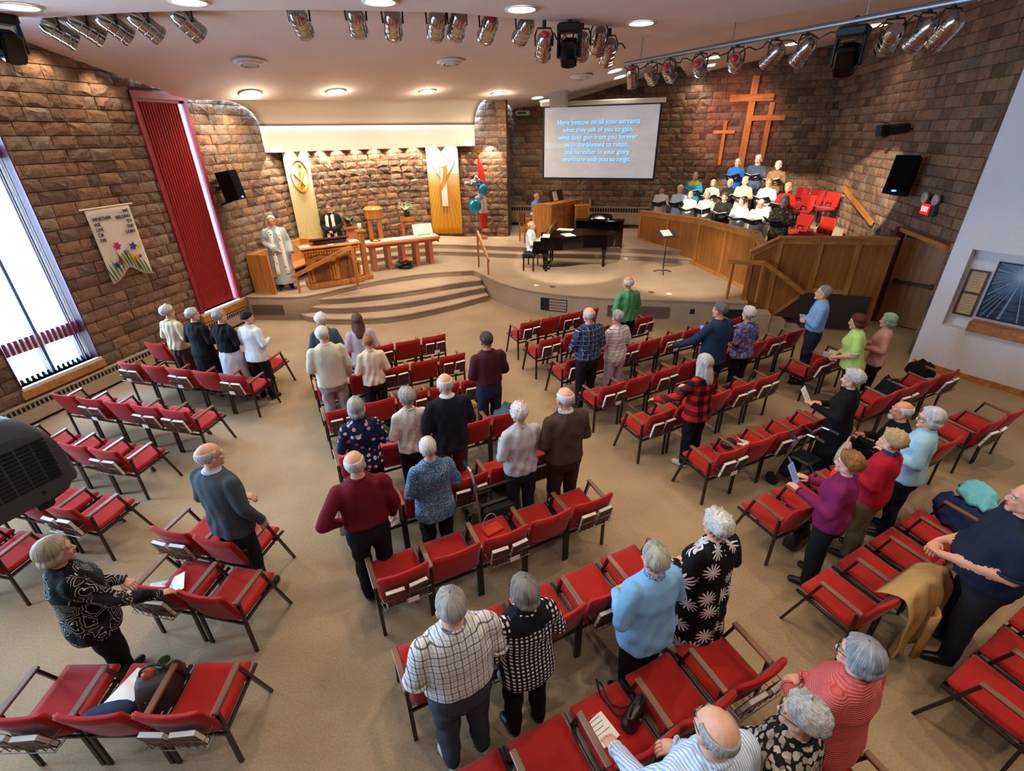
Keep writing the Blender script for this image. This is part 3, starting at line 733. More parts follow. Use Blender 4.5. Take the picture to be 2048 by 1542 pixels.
# ---------------------------------------------------------------- crosses
CROSSM = wood('cross_oak', 'a8602c', 'd99a5c'); CROSSH = wood('cross_oak_arm', 'a8602c', 'd99a5c', axis=0)
def cross(px_top, px_bot, arm_l, arm_r, w, label):
    B1 = BW0 + BWD
    t = wp(*px_top, BW0, B1); b = wp(*px_bot, BW0, B1); l = wp(*arm_l, BW0, B1); r_ = wp(*arm_r, BW0, B1)
    n = Vector((-BWD.y, BWD.x)) * -1; c = (t + b) / 2; cx_ = V2((c.x, c.y)) + n * .14
    r = empty('wall_cross', (cx_.x, cx_.y, b.z), math.atan2(BWD.y, BWD.x), label, 'cross', 'three oak crosses on the back wall')
    h = t.z - b.z; za = (l.z + r_.z) / 2 - b.z; m = MB(); m.bbox((0, 0, h / 2), (w, .08, h), b=.006); m.build('upright', CROSSM, r)
    xl = (V2(l) - V2(c)).dot(BWD); xr = (V2(r_) - V2(c)).dot(BWD)
    m = MB(); m.bbox(((xl + xr) / 2, -.012, za), (xr - xl, .09, w), b=.006); m.build('crossbeam', CROSSH, r)
    for z in (.3 * h, .75 * h): m = MB(); m.box((0, .08, z), (.05, .1, .05)); m.build('bracket', BLACKM, r)
cross((1509, 152), (1480, 340), (1458, 200), (1546, 192), .2, 'tallest oak cross, in the middle of the three')
cross((1450, 242), (1437, 330), (1425, 266), (1468, 262), .1, 'smallest oak cross, left of the tall one')
cross((1540, 205), (1522, 325), (1501, 238), (1568, 234), .15, 'medium oak cross, right of the tall one')
# ---------------------------------------------------------------- stacking chairs
def m_fabric(name, c, sheen=.3, sc=220):
    t = NT(name).set(.85, 0, .2); cc = srgb(c); v = t.coord()
    t.col(t.ramp(t.noise(6, 3, v), [(.3, tuple(x * .88 for x in cc[:3]) + (1,)), (.7, cc)])); t.bump(t.noise(sc, 2, v), .25, .003)
    t.b.inputs['Sheen Weight'].default_value = sheen; t.b.inputs['Sheen Roughness'].default_value = .4; return t.m
REDF = m_fabric('red_upholstery', 'a8231f', .15)
LEGM = simple('brown_metal', '2e211b', .35, .3); ARMW = wood('arm_wood', '4a2a1a', '8a5a3a', 1.5, .35, axis=1)
WIRE = simple('wire_grey', '7a746c', .35, .8)
def seat_mesh():
    P = []
    for i in range(9):
        x = -0.217 + 0.425 * i / 8; row = []
        for j in range(7):
            t = j / 6; y = -.2 + .46 * t; z = .405 + .04 * t - .012 * math.sin(PI * t) + .008 * (abs(x) / .217) ** 2
            row.append((x, y, z))
        P.append(row)
    m = MB(); m.grid(P, (0, 0, .042)); return m.mesh('seat', REDF, False)
def back_mesh():
    P = []
    for i in range(11):
        x = -0.228 + 0.453 * i / 10; row = []
        for j in range(6):
            t = j / 5; y = -.205 - .115 * t - .035 * (1 - (x / .24) ** 2); z = .43 + .38 * t
            row.append((x, y, z))
        P.append(row)
    m = MB(); m.grid(P, (0, .042, .012)); return m.mesh('backrest', REDF, False)
def bevelled(me, w=.012):
    bm = bmesh.new(); bm.from_mesh(me)
    es = [e for e in bm.edges if len(e.link_faces) == 2 and e.calc_face_angle(0) > .8]
    bmesh.ops.bevel(bm, geom=es, offset=w, segments=2, affect='EDGES', clamp_overlap=True)
    for f in bm.faces: f.smooth = True
    bm.to_mesh(me); bm.free(); return me
CH = {}
CH['seat'] = bevelled(seat_mesh()); CH['backrest'] = bevelled(back_mesh())
def _b(name, mat, *bars):
    m = MB()
    for a, b, w, h in bars: m.bar(a, b, w, h)
    return m.mesh(name, mat)
XL = -.238
CH['leg_rl'] = _b('leg', LEGM, ((XL, -.2, 0), (XL, -.2, .635), .03, .022)); CH['leg_fl'] = _b('leg', LEGM, ((XL, .31, 0), (XL, .10, .66), .03, .022))
XR = .222
CH['leg_rr'] = _b('leg', LEGM, ((XR, -.2, 0), (XR, -.2, .44), .03, .022)); CH['leg_fr'] = _b('leg', LEGM, ((XR, .31, 0), (XR, .18, .43), .03, .022))
CH['leg_rr2'] = _b('leg', LEGM, ((XR, -.2, 0), (XR, -.2, .635), .03, .022)); CH['leg_fr2'] = _b('leg', LEGM, ((XR, .31, 0), (XR, .10, .66), .03, .022))
CH['rail'] = _b('side_rail', LEGM, ((XL, -.22, .395), (XL, .27, .43), .022, .022), ((XR, -.22, .395), (XR, .27, .43), .022, .022), ((XL, -.2, .37), (XR, -.2, .37), .02, .02), ((XL, .17, .4), (XR, .17, .4), .02, .02))
def arm(x):
    m = MB(); m.bbox((x, -.055, .662), (.05, .35, .026), M=Matrix.Rotation(.09, 3, 'X'), b=.006); return m.mesh('armrest', ARMW)
CH['arm_l'] = arm(XL); CH['arm_r'] = arm(XR)
def rack():
    m = MB()
    for z in (.5, .6): m.tube([(-.22, -.27, z), (-.21, -.36, z - .01), (.21, -.36, z - .01), (.22, -.27, z)], .004, 5)
    for k in range(7): x = -.18 + k * .06; m.tube([(x, -.25, .47), (x, -.34, .47), (x, -.36, .6)], .0035, 4)
    return m.mesh('book_rack', WIRE)
CH['rack'] = rack()
def under():
    m = MB()
    for k in range(5): x = -.16 + k * .08; m.tube([(x, -.18, .33), (x, .16, .35)], .0035, 4)
    for y in (-.18, .16): m.tube([(-.2, y, .34), (.2, y, .34)], .004, 4)
    return m.mesh('under_rack', WIRE)
CH['under'] = under()
def book_mesh(cover):
    m = MB(); m.box((0, 0, .115), (.155, .022, .225)); m.mi = 1
    for y in (-.013, .013): m.box((0, y, .115), (.165, .004, .235))
    m.box((0.08, 0, .115), (.005, .028, .235)); return m.mesh('hymn_book', [WHITEP, cover])
PAGES = simple('book_pages', 'efe9dc', .8)
def book_mesh2(cover):
    m = MB(); m.box((0, 0, .112), (.158, .03, .226)); m.mi = 1
    for y in (-.018, .018): m.box((0, y, .11), (.165, .005, .222))
    m.box((0, 0, -.002), (.165, .04, .005)); return m.mesh('hymn_book', [PAGES, cover])
BOOKS = [book_mesh2(simple('book_maroon', '5a1f1c', .5)), book_mesh2(simple('book_brown', '4a2a1e', .5))]
cardm = MB(); cardm.box((0, 0, 0), (.1, .004, .06)); cardm = cardm.mesh('card', WHITEP)
ORD = ['first', 'second', 'third', 'fourth', 'fifth', 'sixth', 'seventh', 'eighth', 'ninth']
NCH = [0]; CHAIRS = []
def chair(pos, face, label, group, end=False, books=False, card=False, left=True):
    """pos = seat centre on the floor, face = heading (rad, 0 = +Y, counter-clockwise)"""
    r = empty('stacking_chair', (pos[0], pos[1], pos[2] if len(pos) > 2 else 0), face, label, 'chair', group)
    for k, n in (('seat', 'seat'), ('backrest', 'backrest'), ('rail', 'side_rail'), ('under', 'under_rack'), ('leg_rl', 'leg'), ('leg_fl', 'leg')): link(n, CH[k], r)
    if left: link('armrest', CH['arm_l'], r)
    for k in (('leg_rr2', 'leg_fr2') if end else ('leg_rr', 'leg_fr')): link('leg', CH[k], r)
    if end: link('armrest', CH['arm_r'], r)
    NCH[0] += 1; CHAIRS.append((Vector(r.location), face))
    if books:
        link('book_rack', CH['rack'], r)
        R = Matrix.Rotation(face, 4, 'Z'); base = Vector(r.location); where = label.split('red chair, ', 1)[-1]
        for s, w in ((-1, 'left'), (1, 'right')):
            p = base + R @ Vector((s * .098, -.308 - .0, .478)); o = link('hymn_book', BOOKS[(NCH[0] + (s > 0)) % 2], None, p)
            o.rotation_euler = Euler((.27 + random.uniform(-.03, .03), 0, face + random.uniform(-.03, .03) + s * .06))
            tag(o, ('%s hymn book in rack of chair %s' % (w, where)), 'book', 'hymn books in the chair racks')
        if card:
            p = base + R @ Vector((.02 + random.uniform(-.05, .05), -.372, .52)); o = link('pew_card', cardm, None, p); o.rotation_euler = (.1, 0, face)
            tag(o, 'white card on rack of chair ' + where, 'card', 'white cards on the chair racks')
    return r
def row(block, rn, anchor, ang, ts, pitch=None, books=(), cards=(), ends=(), skip=()):
    """anchor = plan point for t=0 of the back tops; chairs listed from left to right by distance along"""
    d = Vector((math.cos(ang), math.sin(ang))); nrm = Vector((-d.y, d.x))
    for i, t in enumerate(ts):
        p = Vector(anchor) + d * t + nrm * .33
        lb = 'red chair, %s from left in %s row of %s' % (ORD[i], ORD[rn], block)
        chair(p, ang, lb, 'stacking chairs of the ' + block, i in ends or i == len(ts) - 1, i in books, i in cards)
def lin(n, pitch, t1): return [t1 - pitch * (n - 1 - i) for i in range(n)]
A_ = math.radians(26); d_ = Vector((math.cos(A_), math.sin(A_))); n_ = Vector((-d_.y, d_.x))
cb = 'centre block'
for rn, (h, n, bk, cd) in enumerate([(8.14, 5, (2, 4), (2, 4)), (7.15, 5, (2, 4), (4,)), (6.15, 5, (0, 2, 4), ()), (4.99, 5, (), ()), (3.97, 5, (2, 4), ()), (3.04, 5, (0, 2, 4), (0, 2)), (2.06, 5, (1, 3), ()), (1.05, 5, (0, 4,), ()), (.05, 4, (3,), ())]):
    row(cb, rn, n_ * h, A_, lin(n, .492, 2.40), books=bk, cards=cd)
A2 = math.radians(28); d2 = Vector((math.cos(A2), math.sin(A2))); n2 = Vector((-d2.y, d2.x)); rb = 'right block'
row(rb, 0, n2 * 7.78, A2, [4.6, 5.08, 5.56, 6.04], books=(0, 2), cards=(0, 2))
row(rb, 1, n2 * 6.84, A2, [4.46, 5.02, 5.58, 6.14, 6.7], books=(0, 2, 4), cards=(0, 4))
row(rb, 2, n2 * 5.87, A2, [4.38 + .53 * k for k in range(8)], books=(0, 2, 4, 7), cards=(4,))
row(rb, 3, n2 * 4.84, A2, [4.28 + .53 * k for k in range(9)], books=(0, 2, 4, 7), cards=(0,))
row(rb, 4, n2 * 3.89, A2, [4.33, 4.86, 5.4, 5.93, 6.47, 7.86, 8.42], books=(0, 3, 4, 5), ends=(4,))
A3 = math.radians(25); d3 = Vector((math.cos(A3), math.sin(A3))); n3 = Vector((-d3.y, d3.x))
row(rb, 5, Vector((2.58, 4.6)), A3, [0, .47, .95, 1.42, 1.9, 2.9, 3.4, 3.93, 4.46], books=(0, 2, 6, 8), cards=(0,), ends=(4,))
row(rb, 6, Vector((2.92, 3.64)), A3, [0, .48, .97, 1.46, 1.95, 2.5, 3.49, 4.0], books=(1, 6), ends=(5,))
row(rb, 7, Vector((3.01, 2.58)), A2, [0, .53, 1.06, 1.6], books=(3,))
row(rb, 8, Vector((3.62, 1.72)), A2, [0, .5, 1.0], books=())
A4 = math.radians(-15); lb_ = 'left block'
row(lb_, 0, Vector((-6.55, 8.27)), A4, [0, .53, 1.06, 1.59, 2.12], books=())
row(lb_, 1, Vector((-6.42, 7.40)), A4, [0, .515, 1.03, 1.55, 2.06], books=(0, 2, 4), cards=(0, 2, 4))
row(lb_, 2, Vector((-6.62, 6.29)), A4, [0, .505, 1.01, 1.515, 2.02], books=(1, 3, 4), cards=(1, 3))
row(lb_, 3, Vector((-6.37, 5.22)), A4, [0, .49, .98, 1.47], books=(1, 3))
row(lb_, 4, Vector((-5.68, 4.1)), A4, [0, .52, 1.05, 2.47, 2.97], books=(2, 3), cards=(2,), ends=(2,))
row(lb_, 5, Vector((-5.6, 3.36)), math.radians(-12), [0, .5, 2.55, 3.08], books=(2,), ends=(1,))
row(lb_, 6, Vector((-3.3, 1.80)), 0.0, [0, .51, 1.02], books=(0, 2))
# ---------------------------------------------------------------- choir chairs
CC = {}
m = MB(); m.bbox((0, .02, .45), (.5, .48, .075), b=.03); CC['seat'] = m.mesh('seat', REDF)
m = MB(); m.bbox((0, -.25, .68), (.5, .07, .42), M=Matrix.Rotation(.16, 3, 'X'), b=.03); CC['backrest'] = m.mesh('backrest', REDF)
CC['leg'] = _b('leg', BLACKM, ((-.23, -.24, 0), (-.23, -.22, .6), .025, .025)); CC['leg2'] = _b('leg', BLACKM, ((.23, -.24, 0), (.23, -.22, .6), .025, .025))
CC['leg3'] = _b('leg', BLACKM, ((-.23, .26, 0), (-.23, .2, .43), .025, .025)); CC['leg4'] = _b('leg', BLACKM, ((.23, .26, 0), (.23, .2, .43), .025, .025))
m = MB(); m.tube([(-.09, -.16, .5), (-.09, -.17, .6), (.09, -.17, .6), (.09, -.16, .5)], .012, 6); CC['handle'] = m.mesh('hand_loop', BLACKM)
m = MB(); m.tube([(-.23, .2, .41), (-.23, -.2, .41), (.23, -.2, .41), (.23, .2, .41)], .01, 5, closed=True); CC['frame'] = m.mesh('seat_frame', BLACKM)
def choir_chair(p, face, label):
    r = empty('padded_chair', p, face, label, 'chair', 'padded choir chairs')
    for k, n in (('seat', 'seat'), ('backrest', 'backrest'), ('leg', 'leg'), ('leg2', 'leg'), ('leg3', 'leg'), ('leg4', 'leg'), ('handle', 'hand_loop'), ('frame', 'seat_frame')): link(n, CC[k], r)
CF = math.radians(102)
for (x, y, z, lb) in [(8.75, 15.75, 1.6, 'at the back beside the man in the tan jacket'), (8.86, 15.15, 1.6, 'second from the right in the back tier'), (8.97, 14.57, 1.6, 'rightmost in the back tier, all its legs showing'),
                       (7.95, 14.0, 1.6, 'just right of the singer in red'), (7.62, 13.35, 1.2, 'behind the singer in the patterned shawl'), (7.85, 12.72, 1.2, 'upright back beside white papers'),
                       (7.15, 12.4, .9, 'low at the loft front, left of the papers'), (7.3, 11.8, .9, 'low at the loft front, right of the papers')]:
    choir_chair((x, y, z), CF, 'red padded choir chair ' + lb)
m = MB(); m.box((0, 0, .006), (.3, .22, .012)); m.box((.1, .08, .016), (.22, .16, .008), .5); thing(m, 'paper_stack', WHITEP, 'white papers on the choir chair at the loft front', 'papers', loc=(7.15, 12.4, 1.395), rot=(0, 0, .4))
# ---------------------------------------------------------------- people
def cloth(name, c, wr=.35, rough=.85, sc=7):
    if name in MC: return MC[name]
    t = NT(name).set(rough, 0, .2); c = srgb(c); v = t.mapv(t.coord(), (1, 1, .55)); n1 = t.noise(sc, 3, v, .55)
    t.col(t.ramp(n1, [(.3, tuple(x * .9 for x in c[:3]) + (1,)), (.65, c)])); t.bump(n1, wr, .05); MC[name] = t.m; return t.m
def pat_lines(name, base, lines, wr=.3):
    """woven checks: lines = (axis, period, width, colour, offset)"""
    if name in MC: return MC[name]
    t = NT(name).set(.85, 0, .2); v = t.coord(); nz = t.noise(7, 3, v)
    w = t.n('ShaderNodeVectorMath', operation='ADD'); t.l(v, w.inputs[0]); nv = t.n('ShaderNodeCombineXYZ')
    for i in range(3): t.l(t.math('MULTIPLY', nz, .03), nv.inputs[i])
    t.l(nv.outputs[0], w.inputs[1]); s = t.sep(w.outputs[0]); c = srgb(base)
    for ax, per, wd, colr, o in lines:
        f = t.math('FRACT', t.math('ADD', t.math('DIVIDE', s[ax], per), 50 + o)); k = t.math('LESS_THAN', f, wd / per)
        c = t.mix(t.math('MULTIPLY', k, .8), c, srgb(colr))
    t.col(c); t.bump(nz, wr, .05); MC[name] = t.m; return t.m
def pat_gingham(name, per=.03):
    t = NT(name).set(.85, 0, .2); v = t.coord(); s = t.sep(v)
    a = t.math('LESS_THAN', t.math('FRACT', t.math('ADD', t.math('DIVIDE', s[0], per), 50)), .5)
    b = t.math('LESS_THAN', t.math('FRACT', t.math('ADD', t.math('DIVIDE', s[2], per), 50)), .5)
    t.col(t.ramp(t.math('MULTIPLY', t.math('ADD', a, b), .5), [(0, srgb('0f0f12')), (.45, srgb('23232a')), (.55, srgb('2a2a33')), (1, srgb('eceae8'))])); t.bump(t.noise(7, 3, v), .3, .05); return t.m
def pat_buffalo(name, per=.15, c1='b3221f', c2='120c0c'):
    t = NT(name).set(.9, 0, .2); v = t.coord(); s = t.sep(v)
    a = t.math('LESS_THAN', t.math('FRACT', t.math('ADD', t.math('DIVIDE', s[0], per), 50)), .5)
    b = t.math('LESS_THAN', t.math('FRACT', t.math('ADD', t.math('DIVIDE', s[2], per), 50)), .5)
    t.col(t.ramp(t.math('MULTIPLY', t.math('ADD', a, b), .5), [(0, srgb(c1)), (.35, srgb(c1)), (.5, srgb('5e1414')), (.9, srgb(c2))])); t.bump(t.noise(7, 3, v), .35, .05); return t.m
def pat_floral(name, base, cols, scale=14, size=.38, wr=.3, dist=1.2):
    t = NT(name).set(.85, 0, .2); v = t.coord(); nz = t.n('ShaderNodeTexNoise'); nz.inputs['Scale'].default_value = 16; t.l(v, nz.inputs['Vector'])
    w = t.mix(.035 * dist, v, nz.outputs['Color'], 'ADD'); vo = t.n('ShaderNodeTexVoronoi'); vo.inputs['Scale'].default_value = scale; t.l(w, vo.inputs['Vector'])
    k = t.math('LESS_THAN', vo.outputs['Distance'], size); hs = t.sep(vo.outputs['Color'])
    st = [((i + .001) / len(cols), srgb(c)) for i, c in enumerate(cols)]; rc = t.ramp(hs[0], st); rc.node.color_ramp.interpolation = 'CONSTANT'
    pick = t.math('MULTIPLY', k, t.math('GREATER_THAN', hs[1], .12)); t.col(t.mix(pick, srgb(base), rc)); t.bump(t.noise(7, 3, v), wr, .05); return t.m
def pat_outline(name, base, c2, line, scale=9):
    t = NT(name).set(.85, 0, .2); v = t.coord(); nz = t.n('ShaderNodeTexNoise'); nz.inputs['Scale'].default_value = 12; t.l(v, nz.inputs['Vector'])
    w = t.mix(.06, v, nz.outputs['Color'], 'ADD'); vo = t.n('ShaderNodeTexVoronoi', feature='DISTANCE_TO_EDGE'); vo.inputs['Scale'].default_value = scale; t.l(w, vo.inputs['Vector'])
    d = vo.outputs['Distance']; band = t.math('LESS_THAN', t.math('ABSOLUTE', t.math('SUBTRACT', t.math('FRACT', t.math('MULTIPLY', d, 6.5)), .5)), .085)
    zone = t.math('GREATER_THAN', t.noise(5, 2, v), .47); bc = t.mix(t.math('GREATER_THAN', t.noise(4, 1, t.mapv(v, (1, 1, 1), (5, 2, 1))), .55), srgb(base), srgb(c2))
    t.col(t.mix(t.math('MULTIPLY', band, zone), bc, srgb(line))); t.bump(t.noise(7, 3, v), .25, .05); return t.m
def pat_palm(name):
    """white spiky palm heads on black"""
    t = NT(name).set(.8, 0, .2); v = t.coord(); vo = t.n('ShaderNodeTexVoronoi', voronoi_dimensions='2D'); sx = t.sep(v); cv = t.n('ShaderNodeCombineXYZ')
    ang0 = t.math('MULTIPLY', t.math('ARCTAN2', sx[0], sx[1]), .2); t.l(ang0, cv.inputs[0]); t.l(sx[2], cv.inputs[1])
    vo.inputs['Scale'].default_value = 5.2; vo.inputs['Randomness'].default_value = .8; t.l(cv.outputs[0], vo.inputs['Vector'])
    dv = t.n('ShaderNodeVectorMath', operation='SUBTRACT'); mv = t.n('ShaderNodeVectorMath', operation='SCALE'); mv.inputs['Scale'].default_value = 5.2
    t.l(cv.outputs[0], dv.inputs[0]); t.l(vo.outputs['Position'], dv.inputs[1]); q = t.sep(dv.outputs[0]); ang = t.math('ARCTAN2', q[0], q[1])
    ray_ = t.math('ABSOLUTE', t.math('SINE', t.math('MULTIPLY', ang, 6.0))); d = vo.outputs['Distance']
    k = t.math('GREATER_THAN', ray_, t.math('ADD', t.math('MULTIPLY', d, 2.2), .1)); t.col(t.mix(k, srgb('0d0d12'), srgb('d8d6dc'))); t.bump(t.noise(6, 3, v), .25, .05); return t.m
def pat_spark(name, a, b, c):
    t = NT(name).set(.7, 0, .4); v = t.coord(); t.col(t.ramp(t.math('ADD', t.math('MULTIPLY', t.noise(75, 2, v, .7), .7), t.math('MULTIPLY', t.noise(4, 2, t.mapv(v, (.4, .4, 2.2))), .3)), [(.36, srgb(a)), (.52, srgb(b)), (.66, srgb(c))])); t.bump(t.noise(7, 3, v), .35, .05); return t.m
def pat_ribs(name, a, b, per=.028):
    t = NT(name).set(.85, 0, .2); v = t.coord(); s = t.sep(v); w = t.math('SINE', t.math('MULTIPLY', t.math('ADD', s[2], t.math('MULTIPLY', t.noise(4, 2, v), .04)), 2 * PI / per))
    t.col(t.mix(t.math('MULTIPLY_ADD', w, .5, .5), srgb(a), srgb(b))); t.bump(w, .5, .01); return t.m
def skin(name, c):
    if name in MC: return MC[name]
    t = NT(name).set(.55, 0, .35); cc = srgb(c); v = t.coord(); t.col(t.ramp(t.noise(14, 3, v), [(.3, tuple(a * b for a, b in zip(cc[:3], (.93, .84, .8))) + (1,)), (.7, cc)]))
    t.b.inputs['Subsurface Weight'].default_value = .0; MC[name] = t.m; return t.m
SKIN = [skin('skin_fair', 'e0ac92'), skin('skin_pale', 'e8bfa8'), skin('skin_ruddy', 'd99c80'), skin('skin_tan', 'b5805f')]
LIPS = simple('lips', 'a8564c', .5); EYEW = simple('eye_white', 'cfc6bd', .3); IRIS = simple('iris', '2c2622', .3)
def hairm(a, b, curl=False):
    k = 'hair_' + a + b + ('c' if curl else '')
    if k in MC: return MC[k]
    t = NT(k).set(.6, 0, .3); v = t.coord('UV'); sv = t.mapv(v, (46, 2.2, 1) if not curl else (30, 22, 1)); n1 = t.noise(1, 4, sv, .6); vy = t.sep(v)[1]; fd = t.n('ShaderNodeMapRange'); fd.inputs[2].default_value = .26; t.l(vy, fd.inputs[0]); n1 = t.math('MULTIPLY_ADD', t.math('SUBTRACT', n1, .5), fd.outputs[0], .5)
    f = t.math('ADD', t.math('MULTIPLY', n1, .65), t.math('MULTIPLY', t.noise(9, 3, t.coord()), .35))
    t.col(t.ramp(f, [(.36, srgb(a)), (.62, srgb(b))])); t.bump(n1, .7, .02); MC[k] = t.m; return t.m
WHITEH = ('9c978f', 'efece6'); GREYH = ('6b6864', 'b9b6b0'); SILV = ('8d8c8c', 'd9d8d6'); DARKH = ('241a14', '4c3a30'); BROWNH = ('3a261a', '6e4c34'); AUB = ('5c3a1e', 'a8743e'); REDH = ('3a120c', '6e261a'); BLOND = ('8f7a54', 'd8c496'); BLGR = ('8a7a60', 'c9bb9e'); GREEN = ('4c6a4c', 'a9c0a0')
# --- primitives
def sellipse(cx, cy, cz, rx, ry, n=20, e=2.4, M=None):
    out = []
    for k in range(n):
        a = 2 * PI * k / n; c, s = math.cos(a), math.sin(a)
        out.append(Vector((cx + rx * math.copysign(abs(c) ** (2 / e), c), cy + ry * math.copysign(abs(s) ** (2 / e), s), cz)))
    return out
class Body:
    def __init__(s): s.v = []; s.f = []; s.lab = []
    def take(s, mb, lab):
        b = len(s.v); s.v += [Vector(p) for p in mb.v]; s.f += [tuple(i + b for i in f) for f in mb.f]; s.lab += [lab] * len(mb.f)
    def loft(s, rings, lab):
        m = MB(); m.loft(rings); s.take(m, lab)
    def limb(s, pts, rad, lab, n=12):
        m = MB(); P = [Vector(p) for p in pts]; Q = []; R = []
        for i in range(len(P) - 1):
            for k in range(4): t = k / 4; Q.append(P[i].lerp(P[i + 1], t)); R.append(rad[i] * (1 - t) + rad[i + 1] * t)
        Q.append(P[-1]); R.append(rad[-1]); m.tube(Q, R, n); s.take(m, lab)
        for p, r in ((P[0], rad[0]), (P[-1], rad[-1])): e = MB(); e.ell(p, (r, r, r), 10, 8); s.take(e, lab)
        for p, r in zip(P[1:-1], rad[1:-1]): e = MB(); e.ell(p, (r, r, r), 10, 8); s.take(e, lab)
    def ell(s, c, r, lab, M=None): m = MB(); m.ell(c, r, 14, 10, M); s.take(m, lab)
TMP = []
def remesh_job(body, vox):
    me = bpy.data.meshes.new('tmp'); me.from_pydata([tuple(v) for v in body.v], [], body.f)
    bm = bmesh.new(); bm.from_mesh(me); bmesh.ops.recalc_face_normals(bm, faces=bm.faces); bm.to_mesh(me); bm.free()
    o = bpy.data.objects.new('tmp', me); COL.objects.link(o); md = o.modifiers.new('r', 'REMESH'); md.mode = 'VOXEL'; md.voxel_size = vox
    TMP.append(o); return o
def grab(o, dg, body, it=2):
    e = o.evaluated_get(dg); me = e.to_mesh(); n = len(me.vertices); co = np.empty(n * 3); me.vertices.foreach_get('co', co); co = co.reshape(-1, 3)
    F = [tuple(p.vertices) for p in me.polygons]; ed = np.empty(len(me.edges) * 2, dtype=np.int64); me.edges.foreach_get('vertices', ed); ed = ed.reshape(-1, 2); e.to_mesh_clear()
    raw = co.copy()
    for _ in range(it):
        acc = np.zeros_like(co); cnt = np.zeros(n)
        for a, b in ((0, 1), (1, 0)): np.add.at(acc, ed[:, a], co[ed[:, b]]); np.add.at(cnt, ed[:, a], 1)
        co = co * .45 + .55 * acc / np.maximum(cnt, 1)[:, None]
    lab = []; tree = BVHTree.FromPolygons(body.v, body.f)
    for f in F:
        c = (raw[f[0]] + raw[f[2]]) / 2; h = tree.find_nearest(Vector(c)); lab.append(body.lab[h[2]] if h[2] is not None else 1)
    if it > 1:
        nv = np.zeros_like(co); A = np.array([f[:4] if len(f) > 3 else (f[0], f[1], f[2], f[2]) for f in F]); fn = np.cross(co[A[:, 2]] - co[A[:, 0]], co[A[:, 3]] - co[A[:, 1]])
        for k in range(4): np.add.at(nv, A[:, k], fn)
        nv /= np.maximum(np.linalg.norm(nv, axis=1), 1e-9)[:, None]; amp = np.zeros(n); L_ = np.array(lab)
        for k in range(4): amp[A[:, k]] = np.where((L_ == 1) | (L_ == 2) | (L_ == 4), .0105, 0)
        ph = len(body.v) % 17; x, y, z = co.T; th = np.arctan2(x, y)
        wv = np.sin(9 * th + 7 * np.sin(3.1 * z + ph) + 4 * z) * .45 + np.sin(23 * x + 11 * y + 19 * z + 2.5 * np.sin(9 * z + ph) + ph) * .4 + np.sin(-31 * x + 17 * y + 27 * z + 2 * np.sin(13 * x + ph)) * .35
        wv *= .55 + .45 * np.sin(5.3 * x + 3.7 * z + ph); co = co + nv * (amp * wv)[:, None]
    return co, F, lab
# --- head (skull centre at origin, facing +Y), labels 0 skin 5 lips
def head_body(fem):
    b = Body(); b.ell((0, -.012, .028), (.075, .096, .09), 0); b.ell((0, .022, -.04), (.056 if fem else .06, .066, .075), 0); b.ell((0, .062, -.098), (.026 if fem else .032, .024, .02), 0)
    b.ell((.048, -.0, -.06), (.018, .04, .03), 0); b.ell((-.048, 0, -.06), (.018, .04, .03), 0); b.ell((0, .07, .022), (.052, .018, .014), 0)
    b.limb([(0, .08, .012), (0, .098, -.028)], [.008, .0125], 0, 8); b.ell((.012, .094, -.032), (.009, .01, .008), 0); b.ell((-.012, .094, -.032), (.009, .01, .008), 0)
    b.ell((.036, .062, -.03), (.02, .02, .02), 0); b.ell((-.036, .062, -.03), (.02, .02, .02), 0)
    b.ell((0, .083, -.058), (.022, .01, .0055), 5); b.ell((0, .082, -.068), (.019, .011, .006), 5)
    for s in (-1, 1): b.ell((s * .077, -.008, -.018), (.009, .022, .033), 0, Matrix.Rotation(s * -.35, 3, 'Z'))
    return b
HB = [head_body(False), head_body(True)]; HO = [remesh_job(b, .0062) for b in HB]
def hand_parts(curl=.5):
    """right hand, wrist at origin, fingers +Y, palm facing -Z, thumb towards -X"""
    m = MB(); rings = []
    for y, hw, th, cz in ((-.01, .026, .02, 0), (.015, .03, .02, 0), (.045, .039, .019, 0), (.075, .042, .016, 0), (.092, .038, .012, 0)):
        rings.append([Vector((hw * math.cos(2 * PI * k / 10), y, cz + th * .75 * math.sin(2 * PI * k / 10))) for k in range(10)])
    m.loft(rings)
    for k, (x, L_) in enumerate(((-.029, .068), (-.0095, .078), (.0105, .073), (.03, .056))):
        p = Vector((x, .082, 0)); a = 0; pts = [p - Vector((0, .02, 0))]
        for seg, fr in enumerate((.45, .3, .25)):
            a += curl * (.55, .8, .6)[seg]; pts.append(p := p + Vector((x * .05, math.cos(a), -math.sin(a))) * L_ * fr)
        m.tube(pts, [.0098, .0098, .0088, .0065], 7)
    m.tube([(-.022, .01, -.004), (-.045, .04, -.012), (-.05, .065, -.02 - .012 * curl), (-.044, .085, -.026 - .02 * curl)], [.013, .0115, .0095, .007], 7)
    return m
HANDS = {c: hand_parts(c) for c in (.25, .6, 1.0)}
